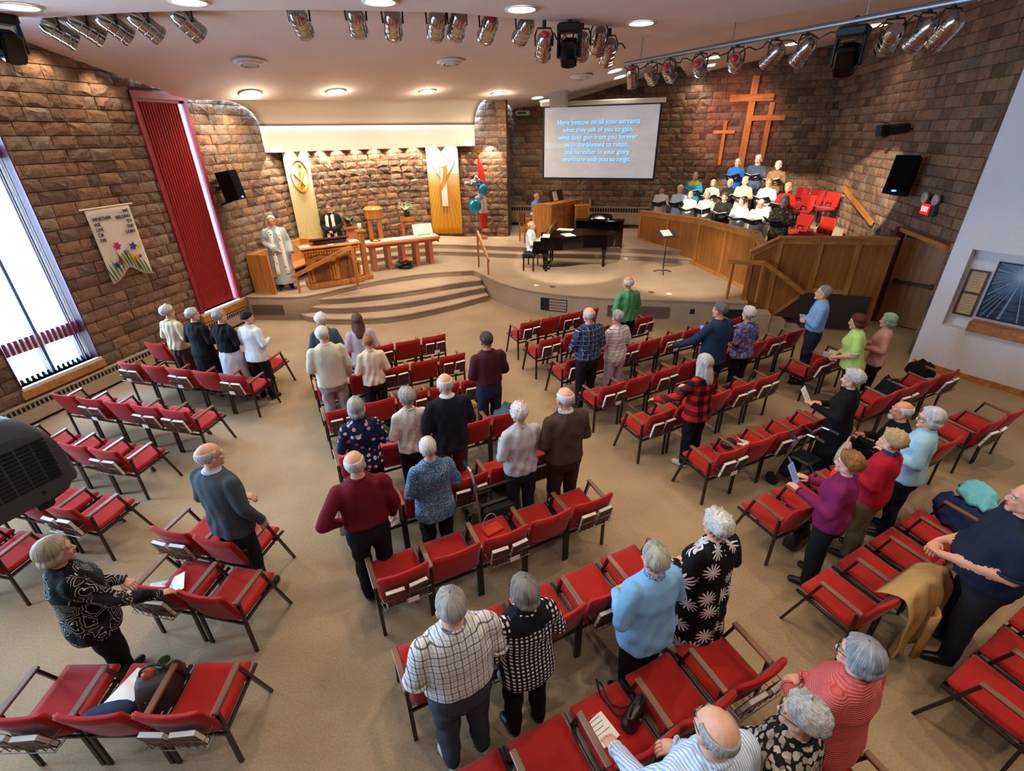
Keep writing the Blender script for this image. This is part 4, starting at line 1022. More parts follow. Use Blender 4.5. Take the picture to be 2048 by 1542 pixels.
# torso profile: z, half width, half depth, y shift
TM = [(.80, .165, .115, 0), (.90, .172, .122, -.005), (1.0, .17, .12, 0), (1.08, .168, .12, .004), (1.17, .174, .12, .004), (1.27, .186, .118, 0), (1.35, .188, .108, -.006), (1.405, .168, .092, -.01), (1.44, .118, .074, -.01), (1.475, .072, .066, -.004)]
TF = [(.80, .172, .125, -.005), (.90, .18, .13, -.01), (1.0, .168, .118, -.004), (1.08, .156, .11, 0), (1.17, .16, .116, .01), (1.27, .168, .128, .014), (1.35, .168, .106, 0), (1.405, .148, .088, -.008), (1.44, .105, .07, -.008), (1.475, .066, .06, -.002)]
ARMS = {'down': ((.245, -.03, 1.13), (.24, .07, .9), (0, .3, -1)), 'front': ((.235, -.04, 1.14), (.11, .23, 1.12), (-.5, .8, .1)), 'hold': ((.235, -.02, 1.14), (.13, .27, 1.17), (-.35, .9, .25)),
        'clasp': ((.245, -.02, 1.13), (.065, .2, 1.0), (-.85, .35, -.25)), 'chair': ((.24, .07, 1.14), (.22, .33, .93), (0, .9, -.35)), 'cross': ((.25, .02, 1.13), (-.04, .19, 1.16), (-1, .1, .1)),
        'hip': ((.345, -.12, 1.16), (.225, .03, 1.0), (-.5, .6, -.4)), 'back': ((.25, -.13, 1.13), (.05, -.2, .97), (-.8, -.2, -.4)), 'keys': ((.24, .05, 1.13), (.16, .36, 1.12), (-.1, 1, -.15)), 'reach': ((.27, .1, 1.15), (.3, .42, .98), (.1, .9, -.35)), 'phone': ((.22, .12, 1.2), (.1, .28, 1.38), (-.3, .5, .8))}
PEOPLE = []
def person(pos, head, h=1.7, face=0.0, label='', group=None, fem=False, w=1.0, top=None, sleeve='long', hem=.88, bottom=None, legs='trousers', shoes=None, arms=('clasp', 'clasp'), hair='short', hc=GREYH, yaw=0, pitch=0, sk=0, lean=0, sit=False, yoke=None, far=False, belly=0.0, glasses=False, skirt=.45, stole=None, collar=None, curl=.6, beard=False):
    b = Body(); T = TF if fem else TM; dz = -.435 if sit else 0.0; sx = .158 if fem else .178
    V = lambda p: Vector((p[0], p[1], p[2] + dz))
    lw = .5 + .5 * w
    # legs
    if legs == 'robe' or legs == 'skirt' or legs == 'dress':
        z0 = skirt; rr = [(z0, .235 * lw, .2 * lw), ((z0 + .9) / 2, .21 * lw, .17 * lw), (.88, .19 * w, .145 * w), (1.02, .165 * w, .12 * w)]
        b.loft([sellipse(0, 0, z, x * (1.12 if legs == 'robe' else 1), y * (1.1 if legs == 'robe' else 1), e=2.1) for z, x, y in rr], 2 if legs == 'skirt' else 1)
    lab = 2 if legs in ('trousers',) else (6 if legs != 'robe' else 2); hx = .092 * lw
    if sit:
        for s in (-1, 1):
            b.limb([(s * hx, -.02, .5), (s * hx * 1.25, .42, .5)], [.098 * lw, .075 * lw], 2); b.limb([(s * hx * 1.25, .42, .5), (s * hx * 1.15, .43, .1)], [.07 * lw, .056], 2)
            b.limb([(s * hx * 1.15, .40, .055), (s * hx * 1.3, .55, .04)], [.047, .042], 3, 10); b.ell((s * hx * 1.2, .47, .05), (.045, .1, .05), 3)
        b.loft([sellipse(0, -.01, z, x * w, y * w) for z, x, y in ((.42, .14, .12), (.47, .178, .13), (.56, .175, .128), (.62, .165, .12))], 2)
    else:
        for s in (-1, 1):
            if lab == 2: b.limb([(s * hx, -.005, .88), (s * hx * 1.05, .015, .48), (s * hx * 1.12, -.01, .1)], [.1 * lw, .075 * lw, .062], lab)
            else: b.limb([(s * hx * .9, -.01, .6), (s * hx, -.01, .1)], [.058, .042], lab)
            b.limb([(s * hx * 1.12, -.03, .055), (s * hx * 1.45, .13, .04)], [.045, .04], 3, 10); b.ell((s * hx * 1.28, .05, .045), (.043, .115, .045), 3, Matrix.Rotation(-s * .2, 3, 'Z'))
        if lab == 2: b.loft([sellipse(0, -.008, z, x * w, y * w) for z, x, y in ((.76, .13, .1), (.84, .17, .122), (.93, .172, .122), (1.03, .16, .112))], 2)
    # torso
    hemz = hem + .02 if sit and hem < .9 else hem
    prof = [(z, x, y, c) for z, x, y, c in T if z > hemz + .03]
    i0 = [t for t in T if t[0] <= hemz + .03][-1] if hemz > .8 else T[0]
    prof = [(hemz, prof[0][1] * 1.03, prof[0][2] * 1.04, prof[0][3])] + prof
    rings = []
    for z, x, y, c in prof:
        g = math.exp(-((z - 1.03) / .13) ** 2) * belly; ww = 1 + (w - 1) * (1 if z < 1.3 else .6)
        rings.append(sellipse(0, c + g * .5, z + dz, x * ww + .014 + g * .4, y * ww + .014 + g, e=2.35))
    b.loft(rings, 1)
    if yoke:
        b.loft([sellipse(0, c - .002, z + dz, x * (1 + (w - 1) * .6) + .021, y * (1 + (w - 1) * .6) + .02, e=2.35) for z, x, y, c in T if z > 1.3], 4)
    # neck
    nf = .0 if not lean else .02
    b.limb([V((0, -.012, 1.43)), V((0, .012, 1.56))], [.058 if not fem else .05, .054 if not fem else .047], 0)
    if collar: b.loft([sellipse(0, -.004, z + dz, r * .95, r, e=2) for z, r in ((1.445, .085), (1.485, .072), (1.5, .066))], 4)
    HP = []; RG = [(V((0, -.003, 1.472)), Vector((0, .12, 1)), .071 if not fem else .064, .015, 4 if (yoke or collar) else 1)]
    for s, a in ((1, arms[0]), (-1, arms[1])):
        E, W, D = ARMS[a] if isinstance(a, str) else a
        m = lambda p: V((s * p[0] * (1 + (w - 1) * .5), p[1] + ((w - 1) * .22 + belly if p[1] > 0 else 0), p[2]))
        Sh, E_, W_ = V((s * sx * (1 + (w - 1) * .55), -.012, 1.375)), m(E), m(W)
        robe = legs == 'robe'
        if sleeve == 'long':
            b.limb([Sh, E_, E_.lerp(W_, .93)], [.07 * lw, .058 * lw, .045 if not robe else .085], 1); b.limb([E_.lerp(W_, .6), W_], [.034, .028], 0)
        elif sleeve == 'short':
            b.limb([Sh, Sh.lerp(E_, .72)], [.072 * lw, .068 * lw], 1); b.limb([Sh.lerp(E_, .5), E_, W_], [.05 * lw, .045 * lw, .029], 0)
        else:
            b.limb([Sh, E_, E_.lerp(W_, .45)], [.07 * lw, .058 * lw, .05], 1); b.limb([E_, W_], [.042, .029], 0)
        if sleeve == 'short': c_ = Sh.lerp(E_, .74); RG.append((c_ + (E_ - Sh).normalized() * .05, E_ - Sh, .064 * lw, .012, 1))
        elif sleeve == 'long': RG.append((E_.lerp(W_, .93) + (W_ - E_).normalized() * .035, W_ - E_, .036 if not robe else .075, .01, 1))
        else: RG.append((E_.lerp(W_, .45) + (W_ - E_).normalized() * .04, W_ - E_, .048, .011, 1))
        HP.append((s, W_, Vector((D[0] * s, D[1], D[2])).normalized(), curl if a not in ('down', 'hip') else .6))
    vox = .0135 if not far else .0185
    o = remesh_job(b, vox)
    PEOPLE.append(dict(o=o, b=b, pos=pos, h=h, face=face, label=label, group=group, fem=fem, HP=HP, RG=RG, mats=(top, bottom, shoes, yoke), hair=hair, hc=hc, yaw=yaw, pitch=pitch, sk=sk, lean=lean, dz=dz, glasses=glasses, stole=stole, w=w, T=T, beard=beard, collar=collar))
    return PEOPLE[-1]
def hair_mesh(style, rnd, seed):
    c = Vector((0, -.012, .026)); R = Vector((.081, .102, .097)); nphi = 56; amp = .004; fr = 30; th0 = .02; ext = 0; thmin = 0.0; curl = False; mid = .0
    hl = {'short': (52, 92, 122), 'bald': (0, 100, 122), 'thin': (64, 92, 120), 'curly': (56, 96, 128), 'bob': (50, 96, 112), 'long': (48, 96, 112), 'cap': (66, 88, 105), 'bun': (46, 84, 116), 'male': (50, 88, 124)}[style]
    if style == 'bald': thmin = 66
    if style == 'curly': amp, fr, th0, curl = .021, 38, .25, True
    if style == 'bob': th0, ext = .17, .085
    if style == 'long': th0, ext = .14, .25
    if style == 'cap': th0, amp = .06, .002
    if style == 'bun': th0 = .06
    if style in ('short',): th0, amp = .16, .012
    if style == 'male': th0, amp = .09, .006
    V, F, UV = [], [], []; nt = 12; ne = 7 if ext else 0
    offv = Vector((seed * 3.1, seed * 1.7, 0))
    for i in range(nphi):
        phi = 2 * PI * i / nphi; a = abs((math.degrees(phi) + 180) % 360 - 180)     # 0 front .. 180 back
        hm = hl[0] + (hl[1] - hl[0]) * min(1, a / 75) ** 1.5 if a < 75 else hl[1] + (hl[2] - hl[1]) * min(1, (a - 75) / 60)
        tmin = thmin if style != 'bald' else (66 if a > 60 else 98)
        if style == 'bald' and a <= 60: hm = 99
        col = []
        for j in range(nt + 1):
            t = j / nt; th = math.radians(tmin + t * (hm - tmin)); th += (0 if j < nt or style == 'cap' else .1 * noise.noise(Vector((phi * 3, seed, 1))) + .05 * noise.noise(Vector((phi * 11, seed, 4)))); d = Vector((math.sin(th) * math.sin(phi), math.sin(th) * math.cos(phi), math.cos(th)))
            taper = min(1, (1 - t) * 3.0 + (.6 if ext else .25)); k = th0 * taper
            if style == 'bald': k = .02 * math.sin(PI * min(1, t * .9 + .05)) if a > 60 else -.12
            p = c + Vector((R.x * d.x, R.y * d.y, R.z * d.z)) * (1 + k); nz = noise.noise(p * fr + offv)
            if curl: nz = abs(nz) * 1.6 - .3
            p += d * (nz * amp + (0 if curl or style == 'cap' else .0035 * noise.noise(Vector((phi * 7 + 3 * noise.noise(Vector((t * 3, phi, seed))), t * 2.5, seed * 1.3))) * min(1, t * 5))) * (taper if style != 'bald' else .5); col.append(p)
        if ext:
            e = ext * (min(1, max(0, (a - 48) / 30))); base = col[-1]; d = Vector((math.sin(phi), math.cos(phi), 0))
            for j in range(1, ne + 1):
                u = j / ne; bul = (.018 * math.sin(PI * u) - (.02 * u * u if style == 'bob' else .0) + (.012 * u if style == 'long' else 0))
                p = base + Vector((0, -.03 * u if style == 'long' and a > 100 else 0, -e * u)) + d * bul * (e / ext); p += d * noise.noise(Vector((phi * 6, u * 2, seed))) * .008 * u; col.append(p)
        V.append(col)
    n = len(V[0]); vs = [p for col in V for p in col]; inner = []
    for col in V:
        for j, p in enumerate(col):
            q = c + (p - c) * .9 if j <= nt else p + (Vector((c.x, c.y, p.z)) - p) * .16
            inner.append(q)
    N = len(vs); m = MB(); m.v = [tuple(p) for p in vs + inner]; uv = []
    for i in range(nphi):
        k = (i + 1) % nphi
        for j in range(n - 1):
            m.f.append((i * n + j, i * n + j + 1, k * n + j + 1, k * n + j)); m.f.append((N + i * n + j, N + k * n + j, N + k * n + j + 1, N + i * n + j + 1)); m.m += [0, 0]
        m.f.append((i * n + n - 1, N + i * n + n - 1, N + k * n + n - 1, k * n + n - 1)); m.m.append(0)
        m.f.append((i * n, k * n, N + k * n, N + i * n)); m.m.append(0)
    return m, n, nphi, curl
HCACHE = {}
def hair_obj(style, hc, seed, parent, Mh):
    m, n, nphi, curl = hair_mesh(style, random, seed)
    me = m.mesh('hair', hairm(*hc, curl=curl) if isinstance(hc, tuple) else hc, True, fix=False); uvl = me.uv_layers.new(name='UVMap'); N = n * nphi
    idx = np.empty(len(me.loops), dtype=np.int64); me.loops.foreach_get('vertex_index', idx); uv = np.zeros((len(idx), 2)); q = idx % N; uv[:, 0] = (q // n) / nphi; uv[:, 1] = (q % n) / n; uvl.data.foreach_set('uv', uv.ravel())
    me.transform(Mh); return link('hair' if style != 'cap' else 'knit_hat', me, parent)
def finish_people():
    bpy.context.view_layer.update(); dg = bpy.context.evaluated_depsgraph_get()
    heads = [grab(o, dg, b, 1) for o, b in zip(HO, HB)]
    DEF = simple('shoe_black', '141312', .4); HOSE = simple('dark_hose', '3a2c28', .7)
    for P in PEOPLE:
        if not (P['group'] or '').startswith('congregation') or P['dz']: continue
        mx = .0 if P['pos'].length < 3.9 else .1
        for _ in range(1):
            for cp, cf in CHAIRS:
                fx = Vector((-math.sin(cf), math.cos(cf), 0)); rx = Vector((math.cos(cf), math.sin(cf), 0)); d = P['pos'] - cp; lx_, ly_ = d.dot(rx), d.dot(fx)
                if abs(lx_) < .38 and -.02 < ly_ < .46: P['pos'] = P['pos'] + fx * min(mx, .46 - ly_)
                elif abs(lx_) < .38 and -.54 < ly_ <= -.02: P['pos'] = P['pos'] - fx * min(mx, .54 + ly_)
    for k, P in enumerate(PEOPLE):
        co, F, lab = grab(P['o'], dg, P['b']); s = P['h'] / 1.72; V = [tuple(v) for v in co]; F = list(F); lab = list(lab)
        Mh = Matrix.Translation((0, .022, 1.603 + P['dz'])) @ Euler((P['pitch'], 0, P['yaw'])).to_matrix().to_4x4() @ Matrix.Diagonal((1.0 if P['fem'] else 1.05, 1.03, 1.03, 1))
        hco, hF, hl = heads[1 if P['fem'] else 0]; b0 = len(V); V += [tuple(Mh @ Vector(v)) for v in hco]; F += [tuple(i + b0 for i in f) for f in hF]; lab += hl
        for sx in (-1, 1):
            for (c, r, l) in (((sx * .031, .0735, .0), .0112, 7), ((sx * .031, .0795, .0), .0067, 8)):
                e = MB(); e.ell(c, (r, r, r), 8, 6); b0 = len(V); V += [tuple(Mh @ Vector(v)) for v in e.v]; F += [tuple(i + b0 for i in f) for f in e.f]; lab += [l] * len(e.f)
            e = MB(); e.tube([(sx * .014, .088, .02), (sx * .032, .086, .026), (sx * .05, .074, .02)], .0035, 5); b0 = len(V); V += [tuple(Mh @ Vector(v)) for v in e.v]; F += [tuple(i + b0 for i in f) for f in e.f]; lab += [9] * len(e.f)
        for sgn, W_, D, cu in P['HP']:
            y = D; zc = Vector((0, 0, 1)); 
            if abs(y.z) > .85: zc = Vector((sgn, 0, 0))
            x = y.cross(zc).normalized(); z = x.cross(y); M = Matrix(((x.x * sgn, y.x, z.x, W_.x), (x.y * sgn, y.y, z.y, W_.y), (x.z * sgn, y.z, z.z, W_.z), (0, 0, 0, 1)))
            hm = HANDS[cu if cu in HANDS else .6]; b0 = len(V); V += [tuple(M @ Vector(v)) for v in hm.v]; F += [tuple(i + b0 for i in f) for f in hm.f]; lab += [0] * len(hm.f)
        for c, ax, R_, r_, l in P['RG']:
            x, y = frame(ax); e = MB(); e.tube([c + x * math.cos(a) * R_ + y * math.sin(a) * R_ for a in np.linspace(0, 2 * PI, 16, endpoint=False)], r_, 6, closed=True); b0 = len(V); V += e.v; F += [tuple(i + b0 for i in f) for f in e.f]; lab += [l] * len(e.f)
        me = bpy.data.meshes.new('body'); me.from_pydata(V, [], F); top, bot, shoe, yoke = P['mats']
        ha = hairm(*P['hc']) if isinstance(P['hc'], tuple) else HOSE
        for m in (SKIN[P['sk']], top, bot or top, shoe or DEF, yoke or (P['collar'] if not isinstance(P['collar'], bool) and P['collar'] else top), LIPS, HOSE, EYEW, IRIS, ha): me.materials.append(m)
        me.polygons.foreach_set('material_index', lab); me.polygons.foreach_set('use_smooth', [True] * len(F)); me.update()
        r = empty('person', P['pos'], P['face'], P['label'], 'person', P['group']); r.scale = (s, s, s); r.rotation_euler = (-P['lean'], 0, P['face'])
        link('body', me, r)
        if P['hair'] != 'none': hair_obj(P['hair'], P['hc'], k, r, Mh)
        if P['beard']: m = MB(); m.ell((0, .07, -.085), (.045, .035, .035)); bm_ = m.mesh('beard', ha, True); bm_.transform(Mh); link('beard', bm_, r)
        if P['glasses']:
            m = MB()
            for sx in (-1, 1):
                m.tube([(sx * .033 + .023 * math.cos(a * PI / 5), .098 - .006 * abs(math.cos(a * PI / 5)), -.002 + .017 * math.sin(a * PI / 5)) for a in range(10)], .0026, 5, closed=True); m.tube([(sx * .055, .092, .002), (sx * .08, .0, .002)], .0024, 5)
            m.tube([(-.011, .1, .002), (.011, .1, .002)], .0026, 5); me = m.mesh('glasses', simple('glasses_dark', '2a2320', .3)); me.transform(Mh); link('glasses', me, r)
        if P['stole']:
            z1 = P['stole'][1]; m = MB()
            for sx in (-1, 1):
                pts = []
                for z in np.linspace(1.46, z1, 14):
                    ry = np.interp(z, [.1, .5, .9, 1.1, 1.3, 1.4, 1.46], [.235, .22, .175, .16, .15, .125, .085]); x = np.interp(z, [z1, 1.3, 1.42, 1.46], [.11, .085, .075, .07]); pts.append((x, ry, z))
                L_ = [(sx * (x - .045), y + .012, z) for x, y, z in pts]; R_ = [(sx * (x + .045), y + .004, z) for x, y, z in pts]
                back_ = [(sx * .07, .02, 1.475), (sx * .04, -.07, 1.47), (0, -.085, 1.465)]
                L_ = [(sx * .0, -.075, 1.49), (sx * .045, -.06, 1.495), (sx * .06, .02, 1.495)] + L_[1:]; R_ = [(0, -.1, 1.43), (sx * .075, -.085, 1.43), (sx * .11, .0, 1.445)] + R_[1:]
                m.grid([[a, b] for a, b in zip(L_, R_)], (0, .006, .003))
            m.build('stole', P['stole'][0], r, smooth=True)
        P['root'] = r
    for o in TMP:
        me = o.data; bpy.data.objects.remove(o); bpy.data.meshes.remove(me)
def held(P, dy=.1, dz=.04, dx=0):
    """point between the hands in world space"""
    a, b = P['HP'][0][1], P['HP'][1][1]; c = (a + b) / 2 + Vector((dx, dy, dz)); s = P['h'] / 1.72
    return Matrix.Translation(P['pos']) @ Euler((-P['lean'], 0, P['face'])).to_matrix().to_4x4() @ (c * s)
# ---------------------------------------------------------------- the congregation
J = lambda c: cloth('cloth_' + c, c)
BLK = J('15151a'); JEAN = J('1c2740'); GREYT = J('4a4d55'); CHAR = J('23252b')
def at_head(px, py, h, fl=0.0): p = gp(px, py, fl + h); return Vector((p.x, p.y, fl))
FC, FR, FL_ = math.radians(26), math.radians(28), math.radians(-15)
def C(px, py, h, label, face=FC, fl=0.0, **k): return person(at_head(px, py, h, fl), None, h, face, label, 'congregation standing to sing', **k)
LACE = pat_spark('white_lace', 'a89f98', 'd6d0ca', 'ece8e4')
C(641, 631, 1.66, 'person with white wavy hair and slate jacket, mostly hidden behind a cream windbreaker', fem=True, top=J('44525c'), bottom=GREYT, hair='short', hc=WHITEH, yaw=-.3)
C(641, 651, 1.74, 'white-haired man in a cream windbreaker and grey trousers', top=J('c8c5b2'), bottom=J('9a9294'), hair='male', hc=WHITEH, w=1.12, hem=.86, arms=('down', 'clasp'), yaw=-.5, glasses=True)
C(715, 632, 1.62, 'woman with long brown hair in a lavender hoodie', fem=True, top=J('b9afc0'), bottom=J('a39bad'), hair='long', hc=BROWNH, w=1.08, hem=.84, arms=('front', 'front'), yaw=-.15)
C(737, 676, 1.56, 'woman with short auburn hair in a cream blazer and black trousers', fem=True, top=J('ddd2bd'), bottom=BLK, hair='bun', hc=AUB, hem=.9, arms=('front', 'front'))
C(979, 671, 1.72, 'dark-haired man in a maroon shirt and navy jeans at the aisle', top=J('451c27'), bottom=JEAN, hair='male', hc=DARKH, hem=1.0, w=1.08, arms=('clasp', 'clasp'), sk=3, pitch=-.1)
C(706, 791, 1.63, 'woman with wavy grey hair in a navy floral blouse', fem=True, top=pat_floral('navy_floral', '1b2440', ['d9b8b4', 'b7a0b8', 'e6ddd6', 'c2506a'], 15, .34), bottom=BLK, hair='bob', hc=GREYH, hem=.84, w=1.08, arms=('front', 'front'), yaw=-.2)
C(817, 787, 1.62, 'woman with curly grey hair in a white lace sweater and black trousers', fem=True, top=LACE, bottom=BLK, hair='curly', hc=GREYH, hem=.92, arms=('front', 'front'))
C(896, 757, 1.78, 'bald man in a black suit jacket', top=J('1a1c24'), bottom=J('4a3222'), hair='bald', hc=WHITEH, hem=.82, w=1.1, arms=('clasp', 'clasp'), yaw=-.25, collar=J('d8dce4'))
P_ws = C(1036, 807, 1.64, 'woman with curly white hair in a pale grey sweater and dark jeans', fem=True, top=J('b9bcc2'), bottom=J('232630'), hair='curly', hc=WHITEH, hem=.9, w=1.12, arms=('clasp', 'front'), yaw=-.4)
C(1143, 786, 1.76, 'bald man in a brown sweater at the aisle end', top=J('4d3d33'), bottom=J('33271f'), hair='bald', hc=WHITEH, hem=.9, w=1.15, arms=('clasp', 'clasp'), collar=pat_lines('white_check', 'e4e4e6', [(0, .02, .004, '8a90a0', 0), (2, .02, .004, '8a90a0', 0)]))
P_red = C(706, 907, 1.72, 'balding man in a dark red shirt with an elbow out', top=J('6b1720'), bottom=J('16171c'), hair='bald', hc=WHITEH, hem=1.0, w=1.12, arms=('down', 'hip'), yaw=-.35)
C(855, 879, 1.6, 'woman with short white hair in a blue glittering cardigan', fem=True, top=pat_spark('blue_glitter', '1f3350', '45668a', 'b9d0e0'), bottom=BLK, hair='male', hc=WHITEH, hem=.78, w=1.12, arms=('clasp', 'clasp'), yaw=-.25)
CHECK = pat_lines('white_black_check', 'dcdad8', [(0, .042, .006, '1c1c24', 0), (2, .05, .006, '1c1c24', 0), (0, .042, .003, '8a8a90', .5), (2, .05, .003, '8a8a90', .5)])
C(900, 1190, 1.74, 'grey-haired man in a white shirt with thin black checks', top=CHECK, bottom=J('3a3f48'), hair='male', hc=GREYH, hem=1.0, w=1.25, belly=.03, sleeve='short', arms=('down', 'clasp'), shoes=J('d8d8d8'))
C(1050, 1162, 1.6, 'woman with a grey bob in a black and white gingham top with black yoke', fem=True, top=pat_gingham('gingham', .034), yoke=BLK, bottom=BLK, hair='bob', hc=('4f4a46', '9c938b'), hem=.78, w=1.16, arms=('clasp', 'clasp'), yaw=.25, glasses=True)
C(1316, 1097, 1.62, 'woman with grey hair in a sky blue top and blue scarf', fem=True, top=J('7fb2dc'), bottom=BLK, hair='short', hc=('6f6c62', 'c2bda9'), hem=.8, w=1.25, belly=.03, arms=('clasp', 'clasp'), collar=pat_spark('blue_scarf', '27415e', '4a6f92', 'c5d5e2'))
C(1441, 1030, 1.64, 'woman with thick white hair in a black dress printed with palm leaves', fem=True, top=pat_palm('palm_print'), legs='dress', skirt=.4, hair='curly', hc=WHITEH, w=1.25, arms=('clasp', 'clasp'))
PB = C(1446, 1440, 1.74, 'bald man at the bottom edge in a blue and white striped shirt', face=FC - .1, top=pat_lines('blue_stripe', 'd5e0ee', [(0, .016, .006, '7f9fc8', 0)]), bottom=CHAR, hair='bald', hc=GREYH, hem=.95, w=1.2, arms=('clasp', 'chair'), pitch=.1, glasses=True)
C(1622, 1412, 1.6, 'woman with curly silver hair in a black blouse with beige flowers', face=FC + .2, fem=True, top=pat_floral('beige_floral', '191716', ['a89886', '8e8070', 'c4b8a6'], 24, .5), bottom=BLK, hair='curly', hc=SILV, hem=.82, w=1.2, arms=('clasp', 'clasp'), yaw=.3, glasses=True)
C(1738, 1290, 1.64, 'woman with a smooth grey bob in a coral ribbed jacket', fem=True, top=pat_ribs('coral_rib', 'cc5456', 'de7470', .013), bottom=BLK, hair='bob', hc=('5c6066', 'a9acb0'), hem=.8, w=1.25, arms=('clasp', 'clasp'), yaw=.3, glasses=True)
# right block
C(1264, 556, 1.76, 'bald man in a green short-sleeved shirt at the front', face=FR, top=J('4f9a68'), bottom=BLK, hair='bald', hc=WHITEH, hem=.95, w=1.15, sleeve='short', arms=('clasp', 'clasp'), yaw=.35, sk=2)
PL = pat_lines('navy_plaid', '1d2c48', [(0, .075, .005, 'c3ccd6', 0), (2, .075, .005, 'c3ccd6', 0), (0, .075, .022, '33486c', .4), (2, .075, .022, '33486c', .4)])
C(1182, 617, 1.75, 'balding man in a navy plaid shirt and black trousers', face=FR, top=PL, bottom=BLK, hair='bald', hc=SILV, hem=.93, w=1.1, arms=('front', 'cross'))
C(1246, 626, 1.62, 'woman with short grey hair in a white sweater with thin dark stripes', face=FR, fem=True, top=pat_lines('thin_stripes', 'd2c8cc', [(2, .058, .007, '2c2a34', 0)]), bottom=J('b3a4b4'), hair='short', hc=GREYH, hem=.88, w=1.1, arms=('front', 'cross'))
P_nv = C(1443, 605, 1.8, 'man with cropped grey hair in a navy blazer holding a phone', face=FR, top=J('1f3552'), bottom=J('1b2230'), hair='male', hc=('3c3a38', '77736e'), hem=.8, w=1.15, arms=('front', 'reach'), yaw=.2, sk=2)
C(1505, 617, 1.6, 'woman with white curly hair in a blue and orange floral blouse', face=FR, fem=True, top=pat_floral('blue_orange_floral', '4a5a8a', ['b0684c', '8a94c0', '9a6aa0', '2c3a66'], 20, .5), bottom=BLK, hair='curly', hc=WHITEH, hem=.85, w=1.12, arms=('front', 'front'))
C(1403, 706, 1.64, 'woman with long silver hair in a red and black buffalo plaid shirt', face=FR + .1, fem=True, top=pat_buffalo('buffalo_plaid', .15), bottom=BLK, hair='long', hc=('86827c', 'd0ccc4'), hem=.8, w=1.1, arms=('front', 'reach'), shoes=J('d8d0c4'))
C(1665, 575, 1.78, 'grey-haired man in a light blue shirt with folded arms', face=math.radians(62), top=J('7da9dc'), bottom=J('1d2230'), hair='male', hc=('55504a', 'a39e96'), hem=1.0, w=1.05, arms=('cross', 'cross'), pitch=.15, yaw=.1)
P_lm = C(1754, 633, 1.62, 'woman with a dark red bob in a lime green shirt, leaning forward', face=math.radians(58), fem=True, top=J('b4d477'), bottom=J('1b2036'), hair='bob', hc=REDH, hem=.85, w=1.2, sleeve='short', arms=('clasp', 'clasp'), lean=.12)
C(1797, 632, 1.58, 'person with faded green hair in a dusty pink top by the door', face=math.radians(55), fem=True, top=J('c08a80'), bottom=BLK, hair='bob', hc=GREEN, hem=.85, arms=('front', 'front'))
P_bk = C(1726, 748, 1.6, 'woman with curly grey hair in a long black cardigan holding a white leaflet', face=math.radians(45), fem=True, top=J('0e0e11'), bottom=J('0e0e11'), legs='skirt', skirt=.25, hair='curly', hc=SILV, hem=.75, w=1.12, arms=('front', 'hold'), yaw=.2)
P_bd = person(at_head(1815, 805, 1.29), None, 1.72, math.radians(48), 'seated balding man in a black jacket reading a leaflet', 'congregation standing to sing', top=J('131317'), bottom=J('1a1a1f'), hair='bald', hc=WHITEH, sit=True, w=1.12, arms=('front', 'hold'), yaw=.25, beard=True, sk=2)
C(1794, 864, 1.56, 'woman with curly blond hair in a red sweater and blue collar', face=math.radians(36), fem=True, top=J('a8162c'), bottom=J('6e5c46'), hair='curly', hc=('8a6a44', 'd0b080'), hem=.88, w=1.1, arms=('front', 'front'), collar=J('23365e'))
P_mg = C(1724, 917, 1.56, 'woman with curly auburn hair in a magenta blouse and black trousers', face=math.radians(42), fem=True, top=J('7a1f52'), bottom=J('191b1d'), hair='curly', hc=AUB, hem=.88, w=1.18, arms=('hold', 'hold'), yaw=.1)
C(1897, 828, 1.62, 'woman with a grey bob and glasses in a pale blue blouse', face=math.radians(46), fem=True, top=J('9cc6d6'), bottom=J('1b2030'), hair='bob', hc=SILV, hem=.86, w=1.08, sleeve='elbow', arms=('front', 'front'), yaw=.3, glasses=True)
C(2082, 975, 1.82, 'large man in a navy polo shirt and charcoal trousers at the right edge', face=math.radians(55), top=J('1a2436'), bottom=J('22262a'), hair='bald', hc=GREYH, hem=.9, w=1.3, belly=.05, sleeve='short', arms=('clasp', 'clasp'), sk=2)
# left block
C(333, 612, 1.6, 'woman with curly white hair in a cream sweater by the window wall', face=FL_, fem=True, top=J('d6cfae'), bottom=J('4a3230'), hair='curly', hc=WHITEH, hem=.92, arms=('front', 'front'), yaw=-.25)
C(370, 622, 1.62, 'woman with white hair in a long black cardigan, second in the left row', face=FL_, fem=True, top=J('121417'), bottom=J('121417'), legs='skirt', skirt=.35, hair='short', hc=SILV, hem=.72, w=1.12, arms=('front', 'front'), yaw=-.35)
C(425, 625, 1.62, 'woman with grey hair in a short black jacket and white skirt', face=FL_, fem=True, top=J('121417'), bottom=J('c9d2de'), legs='skirt', skirt=.3, hair='short', hc=GREYH, hem=.98, w=1.12, arms=('front', 'front'), yaw=-.35)
C(490, 624, 1.6, 'woman with a black knit hat and white lace blouse', face=FL_, fem=True, top=pat_spark('white_blouse', 'b7c2cf', 'dfe4ea', 'f2f3f5'), bottom=J('14161a'), hair='cap', hc=simple('black_knit', '0d0d10', .9), hem=.82, w=1.05, arms=('front', 'front'), yaw=-.3)
C(391, 905, 1.76, 'balding white-haired man in a slate grey suit jacket', face=FL_ - .1, top=J('474d55'), bottom=J('1b1d22'), hair='bald', hc=WHITEH, hem=.8, w=1.1, arms=('down', 'clasp'), yaw=-.35, collar=J('d8dce4'))
P_fl = C(66, 1105, 1.62, 'woman with a blond grey bob in a black blouse with outlined flowers', face=math.radians(-38), fem=True, top=pat_outline('outline_floral', '0d0c10', '2b2b30', 'cfc6b8', 8), bottom=BLK, hair='bob', hc=BLGR, hem=.8, w=1.28, belly=.02, arms=('chair', 'clasp'), yaw=-.15)
